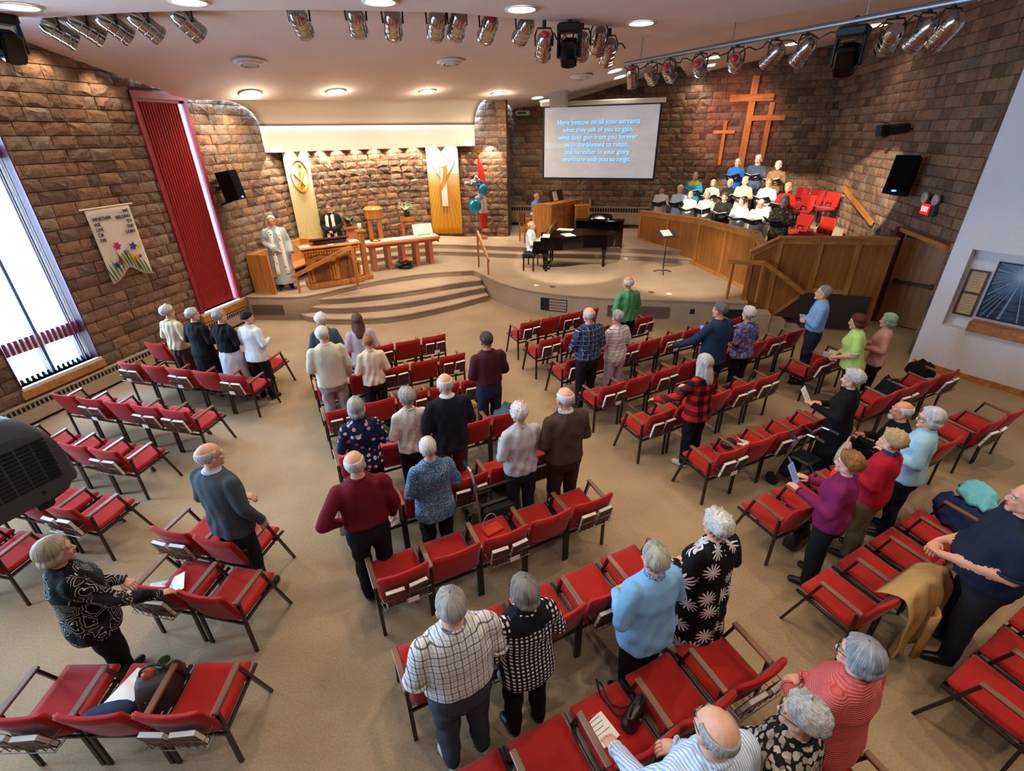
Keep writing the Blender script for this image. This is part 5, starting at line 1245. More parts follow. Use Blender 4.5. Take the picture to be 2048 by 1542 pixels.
# ministers, musicians
STOLE1 = pat_floral('stole_motifs', 'eee6d8', ['b5461f', '7a2b22', '3c5a3a', 'c98a2a'], 16, .3); STOLE2 = J('e6dcc6')
person(Vector((-5.84, 12.5, .6)), None, 1.82, math.radians(205), 'white-haired minister in a pale grey gown and embroidered white stole', 'ministers on the stage', top=J('a9b4b8'), bottom=BLK, legs='robe', skirt=.16, hair='male', hc=WHITEH, arms=('clasp', 'down'), glasses=True, stole=(STOLE1, .42), hem=.85, yaw=-.1, far=True, sk=2, w=1.15)
P_mn = person(at_head(656, 408, 1.74, .6), None, 1.74, math.radians(188), 'minister in a black gown and cream stole behind the pulpit', 'ministers on the stage', top=J('1a1a1d'), bottom=BLK, legs='robe', skirt=.2, hair='male', hc=BROWNH, arms=('clasp', 'clasp'), glasses=True, stole=(STOLE2, .5), hem=.85, far=True, sk=2, w=1.25)
P_pn = person(Vector((.62, 14.2, .62)), None, 1.74, math.radians(-102), 'bald pianist in a white shirt seated at the grand piano', 'musicians', top=J('d3d8dc'), bottom=J('16181c'), hair='bald', hc=WHITEH, sit=True, arms=('keys', 'keys'), far=True, sk=2, w=1.08, hem=.93)
P_or = person(Vector((.99, 18.38, .93)), None, 1.72, math.radians(-130), 'bald organist in a light blue shirt behind the organ console', 'musicians', top=J('7f9fdc'), bottom=BLK, hair='bald', hc=WHITEH, sit=True, arms=('keys', 'keys'), far=True, sk=2, w=1.1, pitch=-.3)
# choir: row, head x, head y, look
CHOIR = [
 (1, 1325, 373, True, 'd8d2c6', '5a5652', 'short', BROWNH, 'singer with brown hair in a white blouse and grey skirt, far left of the choir', None),
 (1, 1362, 371, True, 'a9c4dc', '2c3448', 'short', WHITEH, 'singer with white hair in a light blue blouse, front row', None),
 (1, 1382, 383, True, 'd9d6cc', 'cfcabf', 'bun', BLOND, 'singer with blond hair in a white jacket, front row third from left', None),
 (1, 1416, 383, True, 'd2cbbd', '8a7f70', 'bob', BLGR, 'singer with blond grey hair in an ivory cardigan, front row fourth from left', None),
 (1, 1451, 386, True, '26241f', '1c1c1e', 'short', BROWNH, 'singer with brown hair in a black jacket over a cream collar', 'e0d8c8'),
 (1, 1485, 395, True, 'bfd0d6', '8f9fa8', 'bob', BROWNH, 'singer with a brown bob in a pale aqua jacket, front row', None),
 (1, 1524, 398, False, 'd8d4cc', '1c1c20', 'bald', GREYH, 'balding singer in a white shirt, front row', None),
 (1, 1572, 392, True, '6f6a50', '3a3a30', 'bob', BLGR, 'singer in a patterned green shawl, right end of the front row', None),
 (2, 1392, 345, True, '3fa6c4', '2b8fae', 'bun', BLOND, 'singer in a bright turquoise top with a yellow scarf', 'd8c63a'),
 (2, 1428, 360, True, 'd8d4cc', '222226', 'bob', SILV, 'singer with silver hair and a white top behind the front row', None),
 (2, 1462, 359, True, '2a2a30', '222226', 'short', WHITEH, 'singer with white hair in dark clothes, middle of the choir', None),
 (2, 1492, 354, True, 'cbb893', '6a5f4e', 'short', BLGR, 'singer with cropped hair in a tan sweater', None),
 (2, 1540, 357, True, 'b2c2d6', '3a4258', 'bob', AUB, 'singer with auburn hair and glasses in a pale blue shirt', None),
 (2, 1579, 367, True, 'c22a20', '222226', 'curly', BLOND, 'singer with fair curly hair in a bright red jacket', '1a1a1a'),
 (3, 1477, 317, False, '2a72c8', '243a6c', 'thin', WHITEH, 'singer in a bright blue shirt, back row left', None),
 (3, 1519, 310, False, '46546a', '2a3242', 'male', WHITEH, 'singer in a blue grey suit and tie, back row middle', 'e6e6ea'),
 (3, 1559, 322, False, '7a6244', '2c2620', 'male', WHITEH, 'singer in a tan jacket over black, back row right', '141414')]
CROWS = {1: (.78, .9), 2: (1.85, 1.2), 3: (2.65, 1.6)}
def row_hit(px, py, d):
    L_ = off(CW[:5], d)
    for A, B_ in zip(L_, L_[1:]):
        q = wp(px, py, A, B_); t = (V2(q) - A).dot(B_ - A) / (B_ - A).length_squared
        if t <= 1: return q
    return q
SING = []
for rw, px, py, fem, tc, bc, hs, hcol, lb, yk in CHOIR:
    d, fl = CROWS[rw]; q = row_hit(px, py, d); h = q.z - fl; ang = math.atan2(-(-q.x), -(q.y - 3)) ; head_dir = Vector((0.3 - q.x, 6.5 - q.y)).normalized()
    SING.append((person(Vector((q.x, q.y, fl)), None, h, math.atan2(-head_dir.x, head_dir.y), lb, 'choir singers', fem=fem, top=pat_floral('green_shawl', '4e4c3c', ['8a7a4a', 'a89a80', '6a3a2a'], 22, .5) if 'shawl' in lb else J(tc), bottom=J(bc), hair=hs, hc=hcol, arms=('hold', 'hold'), far=True, pitch=-.12, collar=J(yk) if yk else None, glasses='glasses' in lb or 'bald' in lb, w=1.12 if fem else 1.05, hem=.84, sk=random.choice((0, 1, 1)), yoke=J(yk) if 'turquoise' in lb else None), lb))
finish_people()
# ---------------------------------------------------------------- held things
FOLD = simple('folder_black', '1c1a22', .5)
fm = MB()
for s in (-1, 1): fm.box((s * .115, 0, 0), (.23, .31, .012), M=Matrix.Rotation(s * -.28, 3, 'Y'))
fm.mi = 1
for s in (-1, 1): fm.box((s * .11, 0, .012), (.2, .285, .006), M=Matrix.Rotation(s * -.28, 3, 'Y'))
fm = fm.mesh('music_folder', [FOLD, WHITEP])
for P, lb in SING:
    p = held(P, .12, .02); o = link('music_folder', fm, None, p); o.rotation_euler = Euler((.45 + random.uniform(-.2, .2), random.uniform(-.15, .15), P['face'] + random.uniform(-.25, .25)))
    tag(o, 'black music folder held by the ' + ' '.join(lb.split(',')[0].split()[:10]), 'folder', 'music folders of the choir')
def sheet(name, p, rot, label, size=(.15, .22), mat=WHITEP, fold=False, cat='leaflet', lines=True):
    m = MB()
    if fold:
        for s in (-1, 1): m.box((s * size[0] / 2, 0, 0), (size[0], size[1], .003), M=Matrix.Rotation(s * -.25, 3, 'Y'))
    else: m.box((0, 0, 0), (size[0], size[1], .003))
    if lines:
        m.mi = 1
        for k in range(7): m.box((-.01 * (k % 2), size[1] * (.36 - .1 * k), .003), (size[0] * (.7 - .12 * (k % 3)), .004, .002))
    return thing(m, name, [mat, simple('ink', '6a6a72', .8)], label, cat, loc=p, rot=rot)
sheet('leaflet', held(P_bk, .16, .1, -.06), (1.0, 0, P_bk['face']), 'white leaflet held by the woman in the black cardigan')
sheet('leaflet', held(P_bd, .12, .12, -.05), (.9, .2, P_bd['face'] + .3), 'open white leaflet held by the seated man', (.15, .24))
sheet('leaflet', held(P_mg, .13, .08), (1.0, .1, P_mg['face']), 'pale blue leaflet held by the woman in magenta', (.13, .2), simple('pale_blue_paper', '8fb4ee', .6))
sheet('leaflet', held(P_lm, .06, -.05, .1), (.3, .9, P_lm['face']), 'white leaflet in the hands of the woman in lime green')
a = P_red['HP'][0][1]; sheet('leaflet', Matrix.Translation(P_red['pos']) @ Euler((0, 0, P_red['face'])).to_matrix().to_4x4() @ (a + Vector((.02, .06, -.1))), (1.3, .3, P_red['face'] + .6), 'folded white leaflet in the hand of the man in dark red', (.12, .2))
m = MB(); m.bbox((0, 0, 0), (.075, .01, .15), b=.004); m.mi = 1; m.box((0, -.006, 0), (.066, .003, .135))
SCR = NT('phone_screen'); SCR.b.inputs['Emission Color'].default_value = srgb('2b3fe0'); SCR.b.inputs['Emission Strength'].default_value = 1.2
pp = gp(1433, 627, 1.55); thing(m, 'phone', [BLACKM, SCR.m], 'small phone with a blue lit screen in front of the man in the navy blazer', 'phone', loc=Matrix.Translation(P_nv['pos']) @ Euler((0, 0, P_nv['face'])).to_matrix().to_4x4() @ (P_nv['HP'][0][1] * 1.05 + Vector((0, .11, .05))), rot=(-.5, 0, P_nv['face']))
# ---------------------------------------------------------------- text
def text_mesh(s, size, mat, off=0.0, ext=.002, align='CENTER'):
    cu = bpy.data.curves.new('txt', 'FONT'); cu.body = s; cu.size = size; cu.align_x = align; cu.extrude = ext; cu.offset = off; cu.resolution_u = 3
    o = bpy.data.objects.new('txt', cu); COL.objects.link(o); TEXTS.append((o, mat)); return o
TEXTS = []
def text(name, s, size, mat, parent, M, off=0.0, ext=.002, align='CENTER'):
    TXJ.append((name, text_mesh(s, size, mat, off, ext, align), mat, parent, M))
TXJ = []
def finish_text():
    bpy.context.view_layer.update(); dg = bpy.context.evaluated_depsgraph_get()
    for name, o, mat, parent, M in TXJ:
        me = bpy.data.meshes.new_from_object(o.evaluated_get(dg)); me.materials.clear(); me.materials.append(mat); me.transform(M); link(name, me, parent); cu = o.data; bpy.data.objects.remove(o); bpy.data.curves.remove(cu)
RX90 = Matrix.Rotation(PI / 2, 4, 'X')
# ---------------------------------------------------------------- projection screen
a = Vector((1.2, 17.5, 0)); b = Vector((4.49, 16.3, 0)); d = (b - a).normalized(); W_ = (b - a).length; sz0, sz1 = 2.8, 4.8
scr = empty('projection_screen', (a.x, a.y, 0), math.atan2(d.y, d.x), 'large white projection screen showing six lines of blue hymn text', 'screen')
m = MB(); m.bbox((W_ / 2, .03, 4.9), (W_ + .28, .13, .13), b=.02); m.build('case', simple('white_case', 'd8d4cc', .5), scr)
m = MB(); m.box((W_ / 2, .012, (sz0 + sz1) / 2), (W_ + .12, .01, sz1 - sz0 + .12)); m.build('black_border', BLACKM, scr)
m = MB(); m.cyl((-.06, .015, sz0 - .07), (W_ + .06, .015, sz0 - .07), .02); m.build('weight_bar', BLACKM, scr)
t = NT('screen_image').set(.9, 0, .1); v = t.coord(); q = t.sep(v)
n1 = t.noise(1.6, 5, t.mapv(v, (1, 1, 2.2)), .6); sea = t.math('MULTIPLY', t.math('GREATER_THAN', t.noise(5, 6, t.mapv(v, (1, 1, 3.5)), .7), .60), t.math('LESS_THAN', q[2], 3.25))
bandc = t.math('MULTIPLY', t.math('LESS_THAN', t.math('ABSOLUTE', t.math('SUBTRACT', q[2], t.math('ADD', 3.68, t.math('MULTIPLY', n1, .12)))), .07), t.math('LESS_THAN', q[0], 1.4))
c = t.ramp(n1, [(.3, srgb('83858d')), (.7, srgb('a2a4aa'))]); c = t.mix(t.math('MULTIPLY', sea, .5), c, srgb('c8c8c4')); c = t.mix(t.math('MULTIPLY', bandc, .45), c, srgb('b8c6d8'))
t.l(c, t.b.inputs['Emission Color']); t.b.inputs['Emission Strength'].default_value = .62; t.col(srgb('b0b0b0'))
m = MB(); m.box((W_ / 2, .004, (sz0 + sz1) / 2), (W_, .006, sz1 - sz0)); SSF = m.build('screen_surface', t.m, scr)
TXB = NT('text_blue'); TXB.col(srgb('7cc0f8')); TXB.b.inputs['Emission Color'].default_value = srgb('86ccff'); TXB.b.inputs['Emission Strength'].default_value = .85; TXB = TXB.m
TXS = simple('text_shadow', '2c4f86', .9)
for i, ln in enumerate(['Here bestow on all your servants', 'what they ask of you to gain,', 'what they gain from you forever', 'with the blessed to retain,', 'and hereafter in your glory', 'evermore with you to reign.']):
    z = 4.32 - .208 * i
    text('text_line', ln, .188, TXB, SSF, Matrix.Translation((W_ * .485, -.006, z)) @ RX90, .0048, .001)
    text('text_shadow', ln, .188, TXS, SSF, Matrix.Translation((W_ * .485 + .005, -.002, z - .006)) @ RX90, .0075, .0005)
# wall box hung before the screen case
p = gp(1097, 213, 4.72); r = empty('hanging_speaker', (1.33, 16.95, 4.78), -.3, 'pale grey box hung on chains in front of the left end of the screen', 'speaker')
m = MB(); m.bbox((.25, 0, .26), (.52, .3, .5), b=.02); m.build('cabinet', simple('pale_grey_box', 'b4aeb0', .6), r)
m = MB(); m.box((.25, -.155, .26), (.46, .01, .44)); m.build('grille', simple('pale_grille', 'a29c9e', .8), r)
for x in (.04, .46): m = MB(); m.tube([(x, 0, .5), (x, .02, .9)], .008, 5); m.build('chain', STEEL, r)
r = empty('wall_unit', tuple(wp(1045, 227, (0, 19.9), (1, 19.7)) - Vector((0, .35, 0))), -.25, 'small white unit high in the dark corner left of the screen', 'projector')
m = MB(); m.bbox((0, 0, 0), (.5, .3, .16), b=.04); m.build('body', simple('unit_white', 'c8c8c4', .5), r)
m = MB(); m.box((0, -.151, 0), (.3, .006, .06)); m.build('vent', BLACKM, r); m = MB(); m.tube([(0, .1, .05), (0, .2, .22)], .02); m.build('bracket', BLACKM, r)
# ---------------------------------------------------------------- organ console
K = Vector((1.42, 16.9)); lx = Vector((.65, .76)); ang = math.atan2(lx.y, lx.x)
r = empty('organ_console', (K.x, K.y, .9), ang, 'honey oak organ console with panelled back', 'organ'); Lc, Dc, Hc = 1.7, .78, 1.08
m = MB(); m.box((Lc / 2, Dc / 2, Hc / 2 - .02), (Lc - .06, Dc - .06, Hc - .04)); m.build('case', OAK, r)
for x in (.02, Lc / 2, Lc - .02): m = MB(); m.box((x, -.0, Hc / 2), (.1, .03, Hc)); m.build('stile', OAKH, r)
for z in (.06, .76, Hc - .05): m = MB(); m.box((Lc / 2, -.004, z), (Lc, .03, .1)); m.build('rail', OAKH, r)
m = MB(); m.bbox((-.015, Dc / 2, Hc / 2), (.04, Dc, Hc), b=.008); m.bbox((Lc + .015, Dc / 2, Hc / 2), (.04, Dc, Hc), b=.008); m.build('side_panel', OAK, r)
m = MB(); m.bbox((Lc / 2, .22, Hc + .015), (Lc + .1, .5, .04), b=.01); m.build('top', OAKH, r)
m = MB(); m.box((Lc / 2, .44, Hc + .2), (.8, .03, .36), M=Matrix.Rotation(-.3, 3, 'X')); m.build('music_desk', DWOOD, r)
m = MB(); m.box((Lc / 2 - .1, .4, Hc + .2), (.24, .01, .3), M=Matrix.Rotation(-.3, 3, 'X')); tag(m.build('sheet', WHITEP, r))
m = MB(); m.box((Lc / 2, Dc + .12, .72), (1.3, .3, .06)); m.build('keyboard', WHITEP, r)
p = K + Vector((-.76, .65)) * 1.32 + lx * .85
r = empty('organ_bench', (p.x, p.y, .9), ang, 'oak organ bench behind the console', 'bench'); m = MB(); m.bbox((0, 0, .5), (1.1, .34, .05)); m.build('seat', OAKH, r)
for x in (-.5, .5): m = MB(); m.box((x, 0, .24), (.05, .3, .48)); m.build('leg', OAK, r)
r = empty('wood_cabinet', (2.55, 17.75, .9), -.1, 'small oak cabinet between the organ and the heater', 'cabinet')
m = MB(); m.box((0, 0, .48), (.5, .45, .96)); m.build('case', OAK, r); m = MB(); m.box((0, -.23, .48), (.38, .02, .8)); m.build('door', OAKD, r); m = MB(); m.bbox((0, 0, .975), (.56, .5, .03)); m.build('top', OAKH, r); m = MB(); m.prism([(.25, -.24), (.29, -.24), (.29, .24), (.25, .24)], .9, 1.12); m.build('side_wing', OAK, r)
r = empty('oak_chair', (.62, 16.55, .9), -1.2, 'wooden chair half hidden behind the pianist', 'chair')
m = MB(); m.bbox((0, 0, .44), (.44, .42, .04)); m.build('seat', OAKH, r); m = MB(); m.bbox((0, -.2, .78), (.44, .04, .34)); m.build('backrest', DWOOD, r)
for x, y in ((-.2, -.2), (.2, -.2), (-.2, .19), (.2, .19)): m = MB(); m.bar((x, y, 0), (x, y, .62 if y < 0 else .43), .04, .04); m.build('leg', OAK, r)
# ---------------------------------------------------------------- small black upright piano
r = empty('upright_piano', (2.06, 15.62, .9), -.235, 'small black upright piano standing behind the grand piano', 'piano'); Lw = 1.46
m = MB(); m.bbox((Lw / 2, .3, .4), (Lw, .3, .74), b=.012); m.build('case', BLACKG, r)
m = MB(); m.bbox((Lw / 2, .26, .775), (Lw + .04, .44, .03), b=.008); m.build('lid', BLACKG, r)
m = MB(); m.box((Lw / 2, .14, .43), (Lw, .02, .02)); m.box((Lw / 2, .142, .2), (Lw - .2, .015, .34)); m.build('panel', BLACKG, r)
for x in (.03, Lw - .03): m = MB(); m.bbox((x, .22, .37), (.06, .45, .74), b=.01); m.build('side_panel', BLACKG, r)
m = MB(); P = []
for i in range(13): x = .36 + .74 * i / 12; zz = .80 + .14 * math.sqrt(max(0, 1 - ((i - 6) / 6.6) ** 4)); P.append([(x, .42, .79), (x, .47, zz)])
m.grid(P, (0, .025, 0)); m.build('music_desk', BLACKG, r)
for x in (.48, .98): m = MB(); m.ell((x, .36, .8), (.03, .02, .015)); m.build('desk_clip', WHITEP, r)
# ---------------------------------------------------------------- grand piano
r = empty('grand_piano', (1.02, 14.42, .6), -.215, 'polished black grand piano with closed lid on the stage', 'piano')
OUT = [(0, -.74), (.42, -.74), (.62, -.70), (.85, -.55), (1.15, -.36), (1.5, -.27), (1.8, -.2), (1.97, -.02), (2.02, .2), (1.96, .46), (1.78, .66), (1.5, .74), (0, .74)]
m = MB(); m.prism(OUT, .62, .94); m.build('rim', BLACKG, r)
m = MB(); m.prism([(x * 1.01 + (.22 if i in (0, len(OUT) - 1) else 0) - .005, y * 1.015) for i, (x, y) in enumerate(OUT)], .945, .97); m.build('lid', BLACKG, r)
m = MB(); m.box((-.05, 0, .66), (.34, 1.46, .09)); m.build('key_bed', BLACKG, r)
for s in (-1, 1): m = MB(); m.bbox((-.06, s * .7, .76), (.3, .07, .16), b=.02); m.build('cheek', BLACKG, r)
m = MB(); m.box((-.13, 0, .718), (.15, 1.3, .02)); m.mi = 1
for k in range(52):
    if k % 7 not in (2, 6): m.box((-.1, -.635 + k * 1.27 / 51 + .0125, .733), (.095, .012, .014))
m.build('keyboard', [WHITEP, BLACKM], r)
m = MB(); m.box((.04, 0, .8), (.03, 1.3, .16)); m.build('fallboard', BLACKG, r)
m = MB(); m.box((.3, 0, 1.1), (.02, .8, .28), M=Matrix.Rotation(.35, 3, 'Y')); m.build('music_desk', BLACKG, r)
def gleg(x, y): m = MB(); m.loft([[Vector((x + sx * w, y + sy * w, z)) for sx, sy in ((-1, -1), (1, -1), (1, 1), (-1, 1))] for z, w in ((.62, .065), (.5, .07), (.45, .055), (.1, .035), (.07, .045), (.03, .03), (0, .03))]); m.build('leg', BLACKG, r)
gleg(.15, -.62); gleg(.15, .62); gleg(1.72, .15)
m = MB(); m.box((.2, 0, .38), (.03, .2, .5)); m.box((.14, 0, .12), (.1, .22, .05)); m.mi = 1
for y in (-.06, 0, .06): m.box((.06, y, .1), (.12, .02, .012))
m.build('pedal_lyre', [BLACKG, BRASS], r)
Mp = Matrix.Translation((1.02, 14.42, .6)) @ Matrix.Rotation(-.215, 4, 'Z')
def put_sheet(loc, rot, sz, lb, name='sheet_music', cat='sheet music'):
    m = MB(); m.box((0, 0, 0), (sz[0], sz[1], .006)); m.mi = 1
    for k in range(6): m.box((0, sz[1] * (.36 - .14 * k), .004), (sz[0] * .8, .008, .002))
    p = Mp @ Vector(loc); e = (Matrix.Rotation(-.215, 3, 'Z') @ Euler(rot).to_matrix()).to_euler(); return thing(m, name, [WHITEP, simple('ink', '6a6a72', .8)], lb, cat, 'sheet music on the grand piano', loc=p, rot=e)
put_sheet((.2, -.3, 1.1), (0, -1.15, 0), (.3, .42), 'open sheet music upright on the grand piano desk')
put_sheet((.14, -.62, .985), (0, 0, .1), (.2, .5), 'sheet music lying at the near end above the keys'); put_sheet((.72, -.38, .98), (0, 0, .5), (.3, .44), 'white sheet lying flat on the piano lid, nearer one'); put_sheet((.55, .45, .98), (0, 0, 1.4), (.3, .46), 'white sheet lying flat on the piano lid, farther one')
r = empty('piano_bench', (.62, 14.22, .6), -.215, 'black padded piano bench under the pianist', 'bench')
m = MB(); m.bbox((0, 0, .46), (.36, .9, .08), b=.025); m.build('cushion', simple('black_leather', '18181b', .35), r); m = MB(); m.box((0, 0, .4), (.33, .86, .05)); m.build('frame', BLACKG, r)
for x in (-.14, .14):
    for y in (-.4, .4): m = MB(); m.bar((x, y, 0), (x, y, .4), .04, .04); m.build('leg', BLACKG, r)
# ---------------------------------------------------------------- music stand
p = gp(1325, 546, .6); r = empty('music_stand', (p.x, p.y, .6), .3, 'black music stand with a white page on the stage', 'music stand')
for a in (0, 2.1, 4.2): m = MB(); m.tube([(0, 0, .07), (.12 * math.cos(a), .12 * math.sin(a), .07), (.27 * math.cos(a), .27 * math.sin(a), .01)], .014, 6); m.build('leg', BLACKM, r)
m = MB(); m.cyl((0, 0, .05), (0, 0, .6), .014, 10); m.cyl((0, 0, .55), (0, 0, 1.02), .009, 10); m.build('pole', BLACKM, r)
MR = Matrix.Rotation(-.95, 3, 'X') 
m = MB(); m.box((0, .02, 1.06), (.52, .34, .012), M=Matrix.Rotation(.5, 3, 'X')); m.box((0, -.14, .985), (.52, .05, .012)); m.build('desk', BLACKM, r)
m = MB(); m.box((0, 0, 0), (.28, .24, .005)); thing(m, 'sheet_music', WHITEP, 'white page resting on the music stand', 'sheet music', loc=(p.x - .03, p.y + .02, .6 + 1.075), rot=(.5, 0, .3))
# ---------------------------------------------------------------- communion table
ta = math.atan2(.76, 1.43); tc = Vector((-3.22, 14.72)); r = empty('communion_table', (tc.x, tc.y, .6), ta, 'long red oak communion table on five slab legs', 'table')
m = MB(); m.bbox((0, 0, .78), (2.25, .7, .07), b=.012); m.build('tabletop', OAKR, r); m = MB(); m.box((0, 0, .71), (2.0, .5, .08)); m.build('apron', OAKR, r)
for k in range(5): m = MB(); m.box((-.86 + .43 * k, 0, .335), (.11, .42, .67)); m.build('leg', wood('red_oak_leg', '9a5230', 'c67b4c'), r)
m = MB(); m.box((0, .02, .818), (2.27, .42, .006)); m.box((-1.135, .02, .7), (.006, .42, .24)); m.box((1.135, .02, .72), (.006, .42, .2)); thing(m, 'table_runner', simple('white_linen', 'e8e2d6', .8), 'white linen runner lying along the communion table', 'cloth', loc=(tc.x, tc.y, .6), rot=(0, 0, ta))
def ontab(x, y, z): v = Vector((x, y)); c, s = math.cos(ta), math.sin(ta); return Vector((tc.x + x * c - y * s, tc.y + x * s + y * c, .6 + z))
r = empty('open_bible', ontab(.78, .12, .822), ta, 'large open Bible propped at the right end of the communion table', 'book')
for s in (-1, 1): m = MB(); m.box((s * .15, .06, .16), (.3, .03, .32), M=(Matrix.Rotation(-.35, 3, 'X') @ Matrix.Rotation(s * .12, 3, 'Z'))); m.build('pages', PAGES, r)
m = MB(); m.box((0, .1, .01), (.4, .26, .02)); m.build('stand', BRASS, r)
m = MB(); m.lathe([(.0, 0), (.15, .0), (.16, .015), (.05, .03), (.035, .06), (.05, .075), (.0, .076)], n=20); thing(m, 'brass_dish', BRASS, 'round brass dish on the left of the white runner', 'dish', loc=ontab(-.72, .02, .822), smooth=True)
# ---------------------------------------------------------------- carved pulpit
pa = math.atan2(.72, 1.2); pc = Vector((-4.70, 12.92)); r = empty('carved_pulpit', (pc.x, pc.y, .6), pa, 'carved oak pulpit desk with two arches in its front', 'pulpit'); PW, PD = 1.34, .5
m = MB(); m.box((0, .02, .5), (PW - .1, PD - .1, .9)); m.build('case', PULP, r)
m = MB(); m.bbox((0, 0, .07), (PW + .08, PD + .08, .14), b=.02); m.build('plinth', PULP, r)
m = MB(); m.bbox((0, 0, 1.03), (PW + .2, PD + .16, .05), b=.015); m.build('top', wood('pulpit_top', '8c4a18', 'd08a42', axis=0), r)
m = MB(); m.bbox((0, 0, .95), (PW + .06, PD + .04, .07), b=.02); m.build('cornice', PULP, r)
den = MB(); den.box((0, 0, 0), (.04, .05, .06)); den = den.mesh('dentil', PULP)
for k in range(20): link('dentil', den, r, (-.62 + k * .065, -PD / 2 - .01, .885))
for xc in (-.31, .31):
    m = MB()
    for i in range(3):
        R_ = .26 - i * .035; m.tube([(xc + R_ * math.cos(a), -PD / 2 + .035 - .0 - i * .012, .56 + R_ * math.sin(a)) for a in np.linspace(0, PI, 15)], .02, 6)
    m.build('arch', PULP, r)
    m = MB(); m.box((xc, -PD / 2 + .062, .36), (.36, .02, .44)); m.ell((xc, -PD / 2 + .05, .58), (.18, .02, .16)); m.build('arch_panel', wood('pulpit_recess_shade', '5a2c10', '8a5226'), r)  # recess shade put into the colour: same oak, darkened inside the arches
for xc in (-.6, 0, .6):
    for dx in (-.035, .035): m = MB(); m.lathe([(.04, .15), (.045, .19), (.028, .22), (.026, .5), (.045, .53), (.048, .58)], (xc + dx, -PD / 2 + .02, 0), 10); m.build('column', PULP, r, smooth=True)
post = MB(); post.bbox((.86, -.02, .62), (.14, .14, 1.24), b=.015); post.bbox((.86, -.02, 1.28), (.24, .22, .06)); post.bbox((.86, -.02, .06), (.28, .24, .12)); post.build('corner_post', PULP, r)
def onpul(x, y, z): c, s = math.cos(pa), math.sin(pa); return Vector((pc.x + x * c - y * s, pc.y + x * s + y * c, .6 + z))
m = MB(); m.bbox((0, 0, .1), (.95, .36, .05), M=Matrix.Rotation(-.25, 3, 'X')); m.mi = 1; m.bbox((0, 0, .045), (.8, .26, .08)); thing(m, 'reading_desk', [simple('maroon_velvet', '541420', .8), BLACKM], 'sloping maroon reading desk on the carved pulpit', 'book rest', loc=onpul(.05, .06, 1.056), rot=(0, 0, pa))
for k, (x, y, lb) in enumerate([(-.62, -.12, 'stack of white papers at the left end of the pulpit top'), (.62, -.08, 'white papers at the right end of the pulpit top'), (.0, -.24, 'small white slip under the reading desk')]):
    m = MB(); m.box((0, 0, .006), (.24 if k < 2 else .14, .2 if k < 2 else .06, .012)); m.box((.02, .01, .016), (.2 if k < 2 else .1, .18 if k < 2 else .05, .006), .15); thing(m, 'paper_stack', WHITEP, lb, 'papers', loc=onpul(x, y, 1.056), rot=(0, 0, pa + .1))
m = MB(); m.lathe([(0, 0), (.05, 0), (.05, .16), (.015, .17), (0, .17)], n=16); m.mi = 1; m.cyl((0, 0, .165), (0, 0, .2), .006, 6); thing(m, 'pillar_candle', [simple('wax', 'efe4cf', .5), BLACKM], 'cream pillar candle on the pulpit corner post', 'candle', loc=onpul(.86, -.02, 1.312), smooth=True)
# ---------------------------------------------------------------- pew on the left
pp0 = LW(ls((-6.55, 12.15)), .1); r = empty('wooden_pew', (pp0.x, pp0.y, .6), math.atan2(LWD.y, LWD.x), 'oak pew along the left wall behind the grey-gowned minister', 'pew'); PLn = 2.1
# local +x along the wall, -y into the room
m = MB(); m.bbox((PLn / 2, -.38, .42), (PLn, .46, .05)); m.build('seat', OAKH, r)
m = MB(); m.bbox((PLn / 2, -.13, .7), (PLn, .05, .56), M=Matrix.Rotation(-.12, 3, 'X')); m.build('backrest', OAKH, r)
for x in (0, PLn): m = MB(); m.prism([(x - .03, -.66), (x + .03, -.66), (x + .03, -.06), (x - .03, -.06)], 0, .98); m.build('end_panel', OAK, r)
m = MB(); m.box((PLn / 2, -.2, .2), (PLn, .03, .38)); m.build('front_board', DWOOD, r)
def atY(px, py, Y): q = Vector(ray(px, py)); return Vector((0, 0, CAMH)) + q * (Y / q.y)
# ---------------------------------------------------------------- plants, font
def leaf(mb, p, d, L_, w, bend=.5, n=4):
    d = Vector(d).normalized(); side = d.cross(Vector((0, 0, 1)));
    if side.length < .05: side = Vector((1, 0, 0))
    side.normalize(); P = []; q = Vector(p); v = d
    for i in range(n + 1):
        t = i / n; ww = w * math.sin(PI * min(.98, t * .85 + .12)); P.append([q - side * ww, q + side * ww]); v = (v - Vector((0, 0, bend / n))).normalized(); q = q + v * (L_ / n)
    mb.grid(P)
LEAFG = simple('leaf_green', '47662f', .5, var=.3); LEAFP = simple('leaf_pale', '8fa070', .5, var=.3); LEAFD = simple('leaf_dark', '2c4222', .5, var=.35)
p = atY(697, 441, 15.75); r = empty('plant_stand', (p.x, p.y, .9), .5, 'tall oak stand holding a dark leafy plant behind the minister', 'stand')
m = MB(); m.bbox((0, 0, .7), (.46, .4, .07)); m.build('top', OAKR, r); m = MB(); m.box((0, 0, .34), (.32, .26, .66)); m.build('column', OAKR, r); m = MB(); m.bbox((0, 0, .03), (.44, .38, .06)); m.build('base', OAKR, r)
rnd = random.Random(5)
